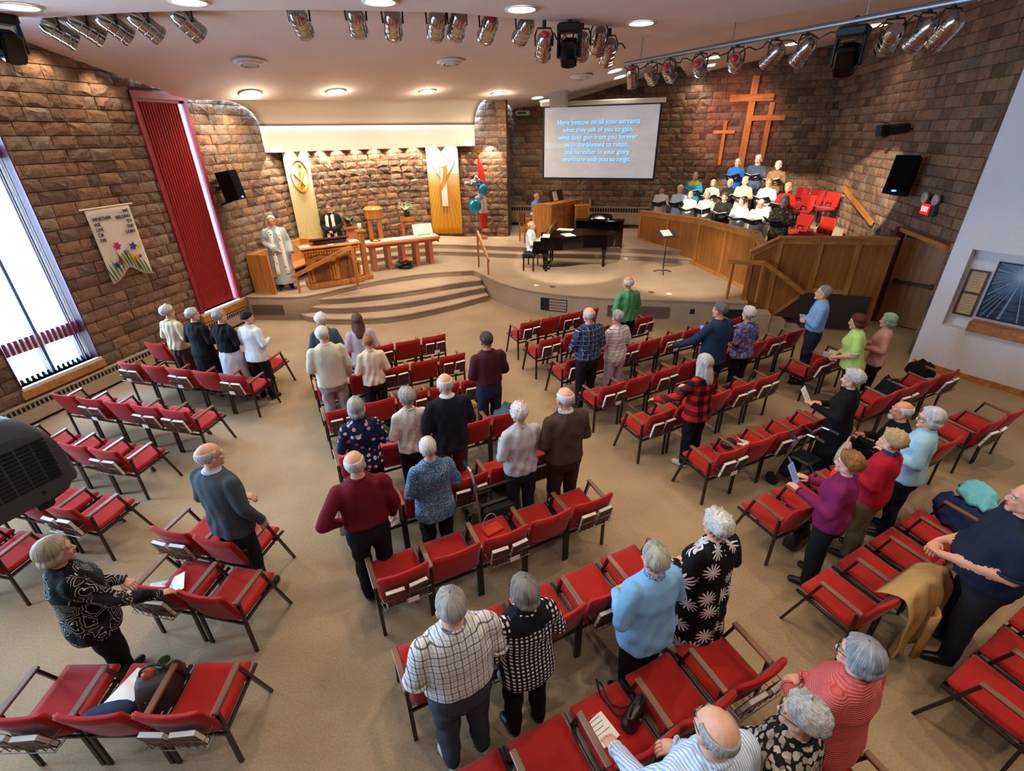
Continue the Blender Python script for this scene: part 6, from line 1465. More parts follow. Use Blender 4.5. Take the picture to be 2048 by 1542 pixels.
def plant(p, label, leafm, n, L_, w, up, name, potm, pr=.1, ph=.16, spread=1.0, tiny=0):
    r = empty(name, p, 0, label, 'plant'); m = MB(); m.lathe([(0, 0), (pr * .8, 0), (pr, ph), (pr * .9, ph), (pr * .85, ph * .85), (0, ph * .85)], n=16); m.build('pot', potm, r, smooth=True); m = MB()
    for k in range(n): a = rnd.random() * 6.28; e = up + rnd.random() * .6; leaf(m, (math.cos(a) * pr * .4, math.sin(a) * pr * .4, ph * .9), (math.cos(a) * spread, math.sin(a) * spread, e), L_ * rnd.uniform(.6, 1.1), w, rnd.uniform(.2, .9))
    m.build('foliage', leafm, r)
    if tiny:
        m = MB()
        for k in range(tiny): a = rnd.random() * 6.28; q = rnd.random(); m.ell((math.cos(a) * L_ * .75 * math.sqrt(q), math.sin(a) * L_ * .75 * math.sqrt(q), ph + L_ * .35 + rnd.random() * L_ * .45), (.013, .013, .011), 5, 4)
        m.build('blossom', simple('white_blossom', 'e6e6d0', .6), r)
    return r
plant((p.x, p.y,   .9 + .736), 'dark trailing plant on the oak stand behind the minister', LEAFD, 60, .3, .028, .3, 'potted_plant', simple('copper_pot', '8a6038', .4, .5))
p = atY(744, 409, 16.75); r = empty('baptismal_font', (p.x, p.y, .9), .2, 'octagonal oak baptismal font on two slab legs', 'font')
m = MB(); m.lathe([(.22, .78), (.3, .82), (.3, 1.08), (.33, 1.1), (.24, 1.17), (0, 1.2)], n=8); m.build('basin', OAK, r, angle=20)
for x in (-.15, .15): m = MB(); m.box((x, 0, .4), (.13, .3, .8)); m.build('leg', wood('red_oak_leg', '9a5230', 'c67b4c'), r)
m = MB(); m.bbox((0, 0, .03), (.6, .46, .06)); m.build('base', OAKR, r)
p = atY(814, 428, 17.0); r = empty('plant_stand', (p.x, p.y, .9), .1, 'slim oak stand holding a pale flowering plant', 'stand')
m = MB(); m.bbox((0, 0, .74), (.46, .38, .14)); m.build('tray', OAK, r)
for x in (-.17, .17): m = MB(); m.box((x, 0, .34), (.1, .28, .68)); m.build('leg', OAKR, r)
m = MB(); m.bbox((0, 0, .03), (.48, .38, .06)); m.build('base', OAKR, r)
plant((p.x, p.y, .9 + .812), 'bushy pale green plant with tiny white blossoms on the slim stand', LEAFP, 110, .34, .016, .5, 'potted_plant', simple('brown_pot', '4a2c20', .5), .11, .18, tiny=90)
p = gp(812, 536, .6); r = plant((p.x, p.y, .6), 'low bowl of coral flowers on the stage in front of the table', LEAFG, 46, .26, .045, .5, 'flower_bowl', simple('dark_bowl', '20302a', .4), .2, .1)
cor = [simple('coral_petal', 'e8604c', .5), simple('peach_petal', 'f0a078', .5), simple('pink_petal', 'd8385a', .5)]
for k in range(9):
    a = k * .7; m = MB(); c_ = Vector((math.cos(a) * .17 * (.5 + .5 * (k % 2)), math.sin(a) * .14, .24 + .05 * (k % 3)))
    for j in range(6): b_ = j * PI / 3; leaf(m, c_, (math.cos(b_), math.sin(b_), .6), .07, .028, .6, 3)
    m.build('flower', cor[k % 3], r)
# ---------------------------------------------------------------- banners
def banner_mesh(name, W, H, pleats, mat, parent, amp=.012, shape=None):
    P = []
    for i in range(25):
        u = i / 24; row = []
        for j in range(13):
            t = j / 12; x = (u - .5) * W; z = -H * t * (shape(u) if shape else 1); y = amp * math.sin(u * pleats * PI * 2) * t; row.append((x, y, z))
        P.append(row)
    m = MB(); m.grid(P, (0, .004, 0)); return m.build(name, mat, parent, smooth=True)
def m_rays(name, a, b, c, cz, sc=26):
    t = NT(name).set(.85, 0, .2); s = t.sep(t.coord()); z = t.math('SUBTRACT', cz, s[2]); ang = t.math('ARCTAN2', s[0], z); w = t.math('SINE', t.math('MULTIPLY', ang, sc * 4.0))
    f = t.math('MULTIPLY_ADD', w, .25, .5); g = t.math('MULTIPLY', s[2], -1 / 2.9); col = t.ramp(g, [(.0, srgb('eeeae2')), (.25, srgb('e9e2d2')), (.42, srgb(a)), (1, srgb(b))]); t.col(t.mix(t.math('MULTIPLY', f, t.math('GREATER_THAN', g, .28)), col, srgb(c))); return t.m
GOLD = simple('gold_cloth', 'c28a1e', .6); GOLDD = simple('gold_thread', '8a6420', .6); INK = simple('dark_stitch', '5a4238', .8)
pL = LW(ls((-5.87, 14.85)), .12); r = empty('gold_banner', (pL.x, pL.y, 3.77), math.atan2(LWD.y, LWD.x), 'tall cream and gold banner with a chi-rho monogram in a circle', 'banner')
banner_mesh('cloth', 1.12, 2.62, 9, m_rays('banner_gold_left', 'ddd0a4', 'c9b67c', 'a89258', -.75), r)
m = MB(); m.tube([(.38 * math.cos(a), -.012, -.62 + .4 * math.sin(a)) for a in np.linspace(0, 2 * PI, 28, endpoint=False)], .018, 5, closed=True); m.tube([(.36 * math.sin(a), -.014, -.6 - .42 * math.cos(a)) for a in np.linspace(-.9, .9, 13)], [.012 + .03 * math.cos(a * 1.6) for a in np.linspace(-.9, .9, 13)], 5); m.build('ring', GOLD, r)
m = MB(); m.bar((0, -.012, -.98), (0, -.012, -.3), .05, .012); m.tube([(0, -.014, -.33), (.12, -.014, -.34), (.15, -.014, -.42), (.1, -.014, -.52), (0, -.014, -.53)], .022, 5); m.bar((-.26, -.014, -.56), (.15, -.014, -.9), .05, .012); m.bar((.26, -.014, -.5), (-.15, -.014, -.9), .05, .012); m.build('monogram', GOLD, r)
m = MB(); m.cyl((-.6, .005, .01), (.6, .005, .01), .012, 8); m.build('rod', OAKH, r)
a_ = Vector((-2.68, 18.02)); b_ = Vector((-1.62, 17.78)); d = (b_ - a_).normalized(); n = Vector((d.y, -d.x)); c_ = (a_ + b_) / 2 + n * .12
r = empty('gold_banner', (c_.x, c_.y, 3.77), math.atan2(d.y, d.x), 'tall gold banner with a robed figure raising its arms', 'banner')
banner_mesh('cloth', 1.12, 2.78, 8, m_rays('banner_gold_right', 'd9b45c', 'c98f1c', 'b57f1c', -.5, 20), r, .01)
WR = simple('white_robe', 'ece6e2', .8); m = MB(); m.prism([(-.12, -.0), (.12, -.0), (.12, .004), (-.12, .004)], -1.85, -.62); m.build('robe', WR, r, loc=(0, -.016, 0))
m = MB()
for s in (-1, 1): m.add([(s * .08, -.016, -.62), (s * .1, -.016, -.95), (s * .38, -.016, -.55), (s * .44, -.016, -.32), (s * .33, -.016, -.5)], [(0, 1, 2, 3, 4)])
m.build('sleeve', WR, r)
m = MB(); m.tube([(.2 * math.cos(a), -.018, -.42 + .2 * math.sin(a)) for a in np.linspace(0, 2 * PI, 22, endpoint=False)], .006, 4, closed=True)
for s in (-1, 1): m.tube([(s * .1, -.02, -.62), (s * .12, -.02, -1.1), (s * .11, -.02, -1.85)], .005, 4); m.tube([(s * .1, -.02, -.95), (s * .38, -.02, -.55), (s * .46, -.02, -.28)], .005, 4); m.tube([(s * .05, -.02, -1.86), (s * .06, -.02, -2.08)], .012, 4)
m.tube([(.07 * math.cos(a), -.02, -.45 + .1 * math.sin(a)) for a in np.linspace(0, 2 * PI, 14, endpoint=False)], .004, 4, closed=True); m.build('outline', INK, r)
m = MB()
P = [[(.14 - .2 * t + .1 * math.sin(t * 3), -.022, -.55 - .75 * t), (.02 - .24 * t + .06 * math.sin(t * 3), -.022, -.6 - .78 * t)] for t in np.linspace(0, 1, 9)]; m.grid(P, (0, .004, 0))
P = [[(.12 + .3 * math.sin(a), -.022, -1.72 + .42 * math.cos(a) * .9), (.12 + .14 * math.sin(a), -.022, -1.72 + .3 * math.cos(a))] for a in np.linspace(.1, 1.9, 8)]; m.grid(P, (0, .004, 0)); m.build('sash', simple('orange_sash', 'c98418', .6), r)
m = MB(); m.cyl((-.6, .005, .01), (.6, .005, .01), .012, 8); m.build('rod', OAKH, r)
# small flower banner on the left wall
q = LW((ls((-7.34, 8.86)) + ls((-7.13, 9.72))) / 2, .11); r = empty('flower_banner', (q.x, q.y, 3.05), math.atan2(LWD.y, LWD.x), 'white felt banner with lettering and bright flowers by the window', 'banner')
banner_mesh('cloth', .84, 1.3, 2, simple('cream_felt', 'd9cfbf', .9), r, .012, lambda u: 1 - .17 * math.exp(-((u - .5) / .24) ** 2))
m = MB(); m.cyl((-.5, 0, .01), (.5, 0, .01), .014, 8); m.build('rod', simple('pale_dowel', 'e6d2ac', .5), r)
LET = simple('letter_navy', '2a2440', .8)
for i, s_ in enumerate(['WHETHER', 'WE', 'LIVE', 'OR', 'DIE']): text('letters', s_, .074, LET, r, Matrix.Translation((-.36, -.02, -.19 - .09 * i)) @ RX90, .0015, .003, 'LEFT')
for i, s_ in enumerate(['WE', 'BELONG', 'TO', 'THE', 'LORD']): text('letters', s_, .074, LET, r, Matrix.Translation((.36, -.02, -.12 - .09 * i)) @ RX90, .0015, .003, 'RIGHT')
def flower(x, z, R_, col, n=6):
    m = MB(); pts = []
    for k in range(n * 2): a = PI * k / n; q_ = R_ * (1 if k % 2 == 0 else .55); pts.append((x + q_ * math.cos(a), z + q_ * math.sin(a)))
    m.add([(x, -.026, z)] + [(a, -.022, b) for a, b in pts], [(0, i + 1, (i + 1) % len(pts) + 1) for i in range(len(pts))]); m.build('felt_flower', col, r)
for x, z, R_, c, n in [(-.1, -.66, .085, 'a81f5a', 6), (.02, -.8, .06, '7a58a0', 5), (.2, -.72, .085, '24408f', 5), (.34, -.72, .05, 'e6c64a', 5), (-.06, -.86, .05, 'e6c05a', 6), (.13, -.9, .085, 'ec9a1f', 9), (-.14, -.94, .065, 'b0265c', 6), (-.24, -.98, .06, '28408c', 5), (.27, -.92, .05, 'b02a5a', 5)]: flower(x, z, R_, simple('felt_' + c, c, .9), n)
for k in range(13):
    x0 = -.36 + k * .06; m = MB(); zb = -1.3 * (1 - .17 * math.exp(-((x0 / .84) / .24) ** 2)) + .03; leaf(m, (x0, -.02, zb), (-.35 + .06 * (k % 5), -.02, 1), .28 + .05 * (k % 3), .02, -.1, 4); m.build('felt_leaf', [LEAFG, simple('felt_green', '2f7a3c', .9), simple('felt_green2', '6f9a5a', .9)][k % 3], r)
# ---------------------------------------------------------------- flag and balloons
p = atY(964, 470, 17.2); r = empty('flag_on_stand', (p.x, p.y, .9), 0, 'red and white flag furled on a pole in a wooden stand', 'flag')
m = MB(); m.bbox((0, 0, .05), (.36, .3, .1)); m.build('stand', OAKR, r); m = MB(); m.cyl((0, 0, .1), (0, 0, 2.62), .016, 10); m.build('pole', OAK, r); m = MB(); m.ell((0, 0, 2.68), (.05, .05, .07)); m.build('finial', BRASS, r)
FLG = NT('flag_cloth').set(.7); s = FLG.sep(FLG.coord()); FLG.col(FLG.mix(FLG.math('MULTIPLY', FLG.math('LESS_THAN', s[2], 1.55), FLG.math('GREATER_THAN', s[2], .85)), srgb('c8261c'), srgb('e6dccf')))
rings = []
for i in range(15):
    t = i / 14; z = 2.5 - 2.15 * t; w_ = .03 + .1 * math.sin(PI * min(1, t * .7 + .1)) ; rings.append([Vector((.03 + .06 * t + w_ * (1 + .25 * math.sin(3 * k + 6 * t)) * math.cos(k * 2 * PI / 14), w_ * .8 * (1 + .25 * math.cos(5 * k)) * math.sin(k * 2 * PI / 14), z)) for k in range(14)])
m = MB(); m.loft(rings); m.build('flag_cloth', FLG.m, r, smooth=True)
FOIL = simple('silver_foil', 'd6d4d0', .12, 1.0); BLUF = simple('blue_foil', '2e9fd0', .15, .7)
def balloon(px, py, z, kind, R_, mat, label):
    q = atY(px, py, 16.75 if kind != 'star' else 16.95); r = empty('foil_balloon', tuple(q), .2, label, 'balloon', 'foil balloons by the flag'); m = MB()
    if kind == 'round': m.ell((0, 0, 0), (R_, R_ * .55, R_), 18, 12)
    else:
        n = 10 if kind == 'star' else 24; ring = []
        for k in range(n * 2 if kind == 'heart' else n):
            if kind == 'star': a = PI * k / 5 + PI / 2; rr = R_ * (1.15 if k % 2 == 0 else .62); ring.append((rr * math.cos(a), rr * math.sin(a)))
            else: a = 2 * PI * k / (n * 2); ring.append((R_ * .068 * 16 * math.sin(a) ** 3, R_ * .068 * (13 * math.cos(a) - 5 * math.cos(2 * a) - 2 * math.cos(3 * a) - math.cos(4 * a))))
        rings = [[Vector((x * f, y, z_ * f)) for x, z_ in ring] for f, y in ((.12, -R_ * .42), (.6, -R_ * .36), (.9, -R_ * .18), (1, 0), (.9, R_ * .18), (.6, R_ * .36), (.12, R_ * .42))]; m.loft(rings)
    m.build('envelope', mat, r, smooth=True); m = MB(); m.tube([(0, 0, -R_ * .9), (.0, .0, -R_ * 1.05)], [.03, .012], 6); m.build('knot', mat, r)
balloon(941, 371, 2.35, 'heart', .2, FOIL, 'silver heart balloon, left one of the bunch'); balloon(953, 366, 2.42, 'star', .26, FOIL, 'silver star balloon at the top of the bunch'); balloon(966, 378, 2.3, 'round', .15, BLUF, 'small blue balloon in front of the flag'); balloon(968, 388, 2.2, 'star', .2, FOIL, 'silver star balloon low in front of the flag'); balloon(950, 412, 1.98, 'round', .22, BLUF, 'big blue round balloon, lowest of the bunch'); balloon(958, 398, 2.12, 'heart', .13, simple('pale_foil', '9fb8d8', .2, .7), 'small pale blue balloon in the middle of the bunch')
q = atY(955, 470, 16.8); m = MB(); m.tube([(q.x - .02, q.y - .1, .9), (q.x, q.y - .1, 1.5), (q.x, q.y - .1, 1.9)], .004, 5); m.lathe([(0, 0), (.05, 0), (.05, .06), (0, .07)], (q.x - .02, q.y - .1, .9), 10); thing(m, 'balloon_ribbon', simple('ribbon_white', 'd8d4cc', .5), 'white ribbon and weight holding the balloons', 'ribbon')
# ---------------------------------------------------------------- wall speakers and lights
def speaker(p, rz, tilt, label, w=.36, h=.62, d=.34):
    r = empty('wall_speaker', p, rz, label, 'speaker', 'black loudspeakers on the walls'); R_ = Matrix.Rotation(tilt, 3, 'X')
    m = MB(); m.loft([[Vector((x, y, z)) for x, y in ((-w / 2, -d / 2), (w / 2, -d / 2), (w * .33, d / 2), (-w * .33, d / 2))] for z in (-h / 2, h / 2)]); me = m.mesh('cabinet', simple('speaker_black', '0d0e11', .8, spec=.15)); me.transform(R_.to_4x4()); cab = link('cabinet', me, r)
    m = MB(); m.box((0, -d / 2 - .008, .02), (w * .94, .012, h * .9)); me = m.mesh('grille', simple('speaker_grille', '0a0b0d', .95, spec=.05)); me.transform(R_.to_4x4()); link('grille', me, cab)
    m = MB(); m.ell((0, -d / 2 - .014, -h * .42), (.05, .01, .02)); BL = NT('blue_led'); BL.b.inputs['Emission Color'].default_value = srgb('2f7bff'); BL.b.inputs['Emission Strength'].default_value = 3; me = m.mesh('led', BL.m); me.transform(R_.to_4x4()); link('led', me, cab)
    m = MB(); m.bar((0, d * .4, 0), (0, d * .5 + .24, -.1), .05, .08); m.bar((0, d * .5 + .2, -.42), (0, d * .5 + .2, .12), .06, .03); m.bar((0, 0, -h / 2), (0, d * .5 + .2, -.42), .04, .04); m.build('bracket', BLACKM, r)
q = wp(460, 372, LW(0, .35), LW(5, .35)); speaker(tuple(q), math.atan2(-LN.x, -LN.y) * -1 + .25 + PI * 0, -.15, 'black loudspeaker on the left stone wall above the pew')
q = wp(1808, 352, RW(0, .36), RW(5, .36)); speaker(tuple(q), -1.0, -.18, 'black loudspeaker on the right stone wall above the handrail', .42, .74, .4)
q = wp(1797, 258, RW(0, .3), RW(5, .3)); r = empty('wall_spotlight', tuple(q), .0, 'black theatre spotlight with barn doors on the right wall', 'spotlight')
ax = Vector((-1, .35, -.12)).normalized(); X_, Y_ = frame(ax); MM = Matrix((X_, Y_, ax)).transposed()
m = MB(); m.lathe([(0, -.2), (.1, -.19), (.12, 0), (.12, .16), (.13, .17), (.13, .2), (.0, .2)], (0, 0, 0), 16, MM); m.build('body', BLACKM, r, angle=30)
for k in range(4): a = k * PI / 2; m = MB(); m.loft([[Vector(MM @ Vector((math.cos(a) * rr - math.sin(a) * w_, math.sin(a) * rr + math.cos(a) * w_, z_ + th))) for w_, th in ((-.12, 0), (.12, 0), (.12, .008), (-.12, .008))] for rr, z_ in ((.13, .2), (.2, .36))]); m.build('barn_door', BLACKM, r)
m = MB(); m.tube([tuple(RN * -.28 + Vector((0, 0, .0))) if False else (.28, -.07, 0), (.14, -.03, 0)], .02, 6); m.tube([(.14, -.16, 0), (.14, -.03, .02), (.14, .1, 0)], .012, 5); m.build('yoke', BLACKM, r)
q = wp(1855, 418, RW(0, .09), RW(5, .09)); r = empty('exit_sign', tuple(q), math.atan2(RWD.y, RWD.x) - PI, 'red lit exit sign with two emergency lamps above the doorway', 'exit sign')
EX = NT('exit_red'); EX.b.inputs['Emission Color'].default_value = srgb('ff1420'); EX.b.inputs['Emission Strength'].default_value = 1.3; EX.col(srgb('c01018'))
m = MB(); m.bbox((0, 0, 0), (.36, .07, .22), b=.01); m.build('housing', simple('exit_case', '3a3432', .5), r); m = MB(); m.box((0, -.04, 0), (.33, .012, .19)); EXF = m.build('face', EX.m, r)
text('exit_letters', 'EXIT', .13, simple('exit_letter', 'ffb0b0', .5, emit='ffd0d0', es=1.4), EXF, Matrix.Translation((0, -.05, -.045)) @ RX90, .002, .002)
for x in (-.13, .3): m = MB(); m.lathe([(0, 0), (.09, .0), (.1, .06), (.085, .065), (0, .05)], (x, -.02, .2), 16, Matrix.Rotation(PI / 2, 3, 'X')); m.build('emergency_lamp', simple('lamp_grey', 'c8c6c2', .3, .3), r, smooth=True)
m = MB(); m.bbox((.24, .0, .02), (.16, .09, .24)); m.build('battery_box', simple('exit_case', '3a3432', .5), r)
# ---------------------------------------------------------------- pictures on the white wall
def wwz(s, o, z): p = wwp(s, o); return Vector((p.x, p.y, z))
rz = math.atan2(WWD.y, WWD.x)
fr = empty('framed_certificates', tuple(wwz(.18, -.16, 1.47)), rz, 'brown double frame with two parchment sheets in the wall niche', 'picture'); m = MB()
for x, w_, z, h in ((-.125, .03, 0, .8), (.125, .03, 0, .8), (0, .28, .39, .03), (0, .28, -.39, .03), (0, .28, 0, .04)): m.box((x, -.015, z), (w_, .03, h))
m.build('frame', DWOOD, fr)
for z in (.21, -.21): m = MB(); m.box((0, 0, z), (.24, .008, .38)); m.build('parchment', simple('parchment', 'c6a878', .8, var=.08), fr)
for z in (.21, -.21):
    m = MB()
    for k in range(6): m.box((0, -.006, z + .12 - .045 * k), (.15 - .02 * (k % 3), .002, .008))
    m.build('script_lines', simple('faded_ink', '9a7a50', .9), fr)
t = NT('seascape').set(.6); s = t.sep(t.coord()); an = t.math('ARCTAN2', t.math('ADD', s[0], .4), t.math('SUBTRACT', s[2], .3)); rays = t.math('GREATER_THAN', t.math('SINE', t.math('ADD', t.math('MULTIPLY', an, 40), t.math('MULTIPLY', t.math('SINE', t.math('MULTIPLY', an, 7.0)), 4.0))), .86)
rad = t.math('POWER', t.math('ADD', t.math('POWER', t.math('ABSOLUTE', t.math('ADD', s[0], .4)), 2), t.math('POWER', t.math('ABSOLUTE', t.math('SUBTRACT', s[2], .3)), 2)), .5)
base_ = t.ramp(t.noise(4, 5, t.mapv(t.coord(), (1, 1, 4))), [(.35, srgb('0c1628')), (.5, srgb('24405e')), (.7, srgb('51748f'))]); g_ = t.ramp(rad, [(.0, srgb('d8e6f2')), (.16, srgb('6d8dac')), (.45, srgb('10203a'))])
c = t.mix(.55, base_, g_); t.col(t.mix(t.math('MULTIPLY', rays, .6), c, srgb('9db6cc')))
pic = empty('framed_painting', tuple(wwz(1.14, -.15, 1.58)), rz, 'dark blue painting of light rays over water in the wall niche', 'picture'); m = MB(); m.box((0, 0, 0), (1.5, .02, .92)); m.build('canvas', t.m, pic); m = MB()
for x, w_, z, h in ((-.76, .02, 0, .94), (.76, .02, 0, .94), (0, 1.54, .47, .02), (0, 1.54, -.47, .02)): m.box((x, -.005, z), (w_, .035, h))
m.build('edge_frame', simple('navy_edge', '0d1322', .5), pic)
sh = MB(); q_ = [wwp(.36, .06), wwp(4.8, .06), wwp(4.8, -.18), wwp(.36, -.18)]; sh.prism([tuple(x) for x in q_], .87, 1.04); thing(sh, 'wall_shelf', OAKH, 'thick oak shelf under the dark blue painting', 'shelf')
finish_text()
# ---------------------------------------------------------------- theatre lights along the ceiling edge
PARM = MB(); PARM.lathe([(0, -.17), (.075, -.165), (.1, -.12), (.105, -.04), (.105, .13), (.115, .135), (.115, .17), (.1, .17), (.095, .12), (0, .1)], n=18); PARM = PARM.mesh('can', CHROME, False); PARM.polygons.foreach_set('use_smooth', [True] * len(PARM.polygons)); PARM.set_sharp_from_angle(angle=.6)
RIBM = MB()
for z in (-.05, .03, .1): RIBM.lathe([(.106, z - .006), (.111, z), (.106, z + .006)], n=18)
RIBM = RIBM.mesh('rib', CHROME, True)
YOKE = MB(); YOKE.tube([(-.12, 0, 0), (-.125, 0, .12), (-.09, 0, .2), (.09, 0, .2), (.125, 0, .12), (.12, 0, 0)], .011, 6); YOKE = YOKE.mesh('yoke', BLACKM)
CLAMP = MB(); CLAMP.bbox((0, 0, .24), (.05, .05, .1)); CLAMP = CLAMP.mesh('clamp', BLACKM)
GELR = simple('red_cap', 'c81f22', .4)
def edge_y(px):
    for (x0, y0), (x1, y1) in zip(NE, NE[1:]):
        if x0 <= px <= x1: return y0 + (y1 - y0) * (px - x0) / (x1 - x0)
    return NE[-1][1]
def beyond_edge(px, py, extra=.28):
    e = gp(px, edge_y(px), 5.6); D = math.hypot(e.x, e.y) + extra; r_ = Vector(ray(px, py)); k = D / math.hypot(r_.x, r_.y); return Vector((0, 0, CAMH)) + r_ * k
def par(p, aim, label, red=False, group='chrome stage lamps', mat=None, scale=1.0):
    r = empty('stage_lamp', p, 0, label, 'stage lamp', group); d = (Vector(aim) - Vector(p)).normalized(); yaw = math.atan2(d.y, d.x) - PI / 2; r.rotation_euler = (0, 0, yaw); r.scale = (scale,) * 3
    el = math.asin(d.z); M = Matrix.Rotation(-PI / 2 + el, 4, 'X')
    cn = link('can', PARM, r); cn.matrix_local = M; link('rib', RIBM, cn); link('yoke', YOKE, r); link('clamp', CLAMP, r)
    if red: m = MB(); m.ell((0, 0, -.17), (.05, .05, .03)); m.build('cap', GELR, cn, smooth=True)
    return r
left_set = [(118, 64, 'far left'), (172, 56, 'second from left'), (228, 52, 'third from left'), (290, 49, 'fourth from left'), (374, 46, 'fifth from left'), (600, 43, 'sixth, apart from the left five'), (713, 41, 'seventh from left'), (786, 47, 'eighth from left'), (873, 49, 'left of a close pair'), (915, 49, 'right of a close pair'), (977, 56, 'with a red cap near the ceiling middle'), (1048, 60, 'just left of the hanging black moving head')]
for i, (x, y, w_) in enumerate(left_set):
    p = beyond_edge(x, y); aim = (-3.6 + .0006 * x, 15.5, 1.2) if i > 4 else (-1.5, 13.5, .8)
    par(p, aim, 'chrome stage lamp behind the ceiling edge, ' + w_, i == 10, scale=1.15)
cl = [beyond_edge(x, edge_y(x) + 6) + Vector((0, 0, .12)) for x in (60, 240, 430, 640, 800, 950, 1090, 1250)]
m = MB(); m.tube(cl, .03, 8); thing(m, 'lighting_bar', STEEL, 'long lighting bar tucked behind the near ceiling edge', 'pipe')
for i, (x, y, w_) in enumerate([(1088, 92, 'left of the hanging moving head, tilted'), (1163, 92, 'right of the hanging moving head'), (1198, 82, 'second right of the hanging moving head'), (1217, 104, 'lowest at the end of the hung bar')]):
    p = beyond_edge(x, y, -.1); par(p, (1.5 - 1.5 * (i == 0), 14, .8), 'chrome stage lamp ' + w_, i == 0, scale=1.1)
a = gp(1250, 128, 5.32); b = gp(1960, -6, 5.32); m = MB(); m.cyl(a, b, .038, 12); thing(m, 'lighting_bar', STEEL, 'grey lighting pipe slanting across the right ceiling', 'pipe')
for k in (.08, .45, .8):
    q = a.lerp(b, k); m = MB(); m.cyl((q.x, q.y, q.z), (q.x, q.y, 5.75), .008, 6); thing(m, 'hanger_rod', STEEL, 'thin hanger rod of the slanting pipe, %s' % {.08: 'far end', .45: 'middle', .8: 'near end'}[k], 'rod')
def on_pipe(px): 
    best = min((abs(project(a.lerp(b, t_))[0] - px), t_) for t_ in [i / 400 for i in range(401)]); return a.lerp(b, best[1])
for i, (x, w_, aim, red) in enumerate([(1266, 'at the far end of the slanting pipe', (4, 14, 0), 1), (1304, 'second from the far end of the slanting pipe', (6, 15, 2), 0), (1341, 'third from the far end of the slanting pipe', (7, 15, 2), 1), (1403, 'fourth on the slanting pipe', (7, 16, 3), 1), (1476, 'fifth on the slanting pipe', (7.5, 17, 3), 1), (1556, 'sixth on the slanting pipe, turned left', (2, 14, .5), 0), (1618, 'seventh on the slanting pipe', (3, 13, .5), 0), (1796, 'right of the second moving head', (7, 14, 1), 0), (1862, 'next to last on the slanting pipe', (4, 12, .5), 0), (1912, 'nearest on the slanting pipe', (5, 12, 1), 0)]):
    q = on_pipe(x); par(q - Vector((0, 0, .26)), aim, 'chrome stage lamp ' + w_, bool(red), 'chrome lamps on the slanting pipe')
def cable(pts, label): m = MB(); m.tube(pts, .011, 5); thing(m, 'cable', simple('black_cable', '0e0e0e', .6), label, 'cable')
pts = []
for k in range(60): t_ = k / 59; q = a.lerp(b, t_ * .95); pts.append((q.x + .03 * math.sin(k * 2.1), q.y + .03 * math.cos(k * 1.7), q.z - .05 - .09 * abs(math.sin(k * .9))))
cable(pts, 'black cable looping along the slanting pipe')
pts = []
for k in range(30): t_ = k / 29; q = beyond_edge(1085 + 165 * t_, edge_y(1085 + 165 * t_) + 22 + 16 * abs(math.sin(k * .8)), -.05); pts.append(q)
cable(pts, 'black cable looping along the end of the hung bar')
def moving_head(p, aim, label, top=.3):
    r = empty('moving_head', p, 0, label, 'stage lamp', 'black moving head lamps'); d = Vector(aim) - Vector(p); r.rotation_euler = (0, 0, math.atan2(d.y, d.x) - PI / 2 + PI)
    m = MB(); m.bbox((0, 0, .3), (.36, .24, .13), b=.03); m.build('base', BLACKM, r)
    for s in (-1, 1): m = MB(); m.bbox((s * .16, 0, .1), (.05, .12, .36), b=.02); m.build('yoke_arm', BLACKM, r)
    M = Matrix.Rotation(.5, 3, 'X'); m = MB(); m.loft([[M @ Vector((x * w_, y * w_, z)) for x, y in ((-1, -.8), (-.8, -1), (.8, -1), (1, -.8), (1, .8), (.8, 1), (-.8, 1), (-1, .8))] for z, w_ in ((.17, .07), (.14, .115), (-.05, .13), (-.16, .12), (-.18, .1))]); hd = m.build('head', BLACKG, r)
    m = MB(); m.lathe([(0, 0), (.09, 0), (.1, -.012), (.085, -.016), (0, -.004)], M @ Vector((0, 0, -.18)), 20, M); m.build('lens', simple('lens_dark', '26302f', .05), hd)
    m = MB(); m.bbox((0, 0, .4), (.05, .05, .14)); m.build('clamp', BLACKM, r)
moving_head(beyond_edge(1138, 104, -.25), (0, 5, 2), 'black moving head lamp hanging near the ceiling middle')
q = on_pipe(1714); moving_head(q - Vector((0, 0, .42)), (0, 3, 3), 'black moving head lamp on the slanting pipe')
moving_head(beyond_edge(20, 92, -.5), (1, 4, 2), 'black moving head lamp at the far left ceiling')
# ceiling air diffusers
for (x, y, lb) in [(498, 122, 'round ceiling air diffuser above the red blind'), (902, 121, 'round ceiling air diffuser above the apse'), (1163, 151, 'round ceiling air diffuser above the screen, nearer one'), (1176, 182, 'round ceiling air diffuser above the screen, farther one')]:
    h = ceil_hit(x, y); n = h[1] if h[1].z < 0 else -h[1]; r = empty('air_diffuser', h[0] + n * .012, label=lb, cat='vent', group='round ceiling diffusers'); r.rotation_mode = 'QUATERNION'; r.rotation_quaternion = Vector((0, 0, 1)).rotation_difference(-n)
    for R_, z in ((.3, 0), (.22, -.03), (.14, -.045), (.06, -.05)):
        m = MB(); m.lathe([(R_, z), (R_ * .78 - .01, z - .035), (R_ * .76 - .01, z - .03), (R_ - .01, z + .006)], n=32); m.build('ring', TRIMW, r, smooth=True)
    m = MB(); m.lathe([(.0, -.0), (.27, 0), (.27, .004), (0, .004)], n=24); m.build('throat', DARKV, r)
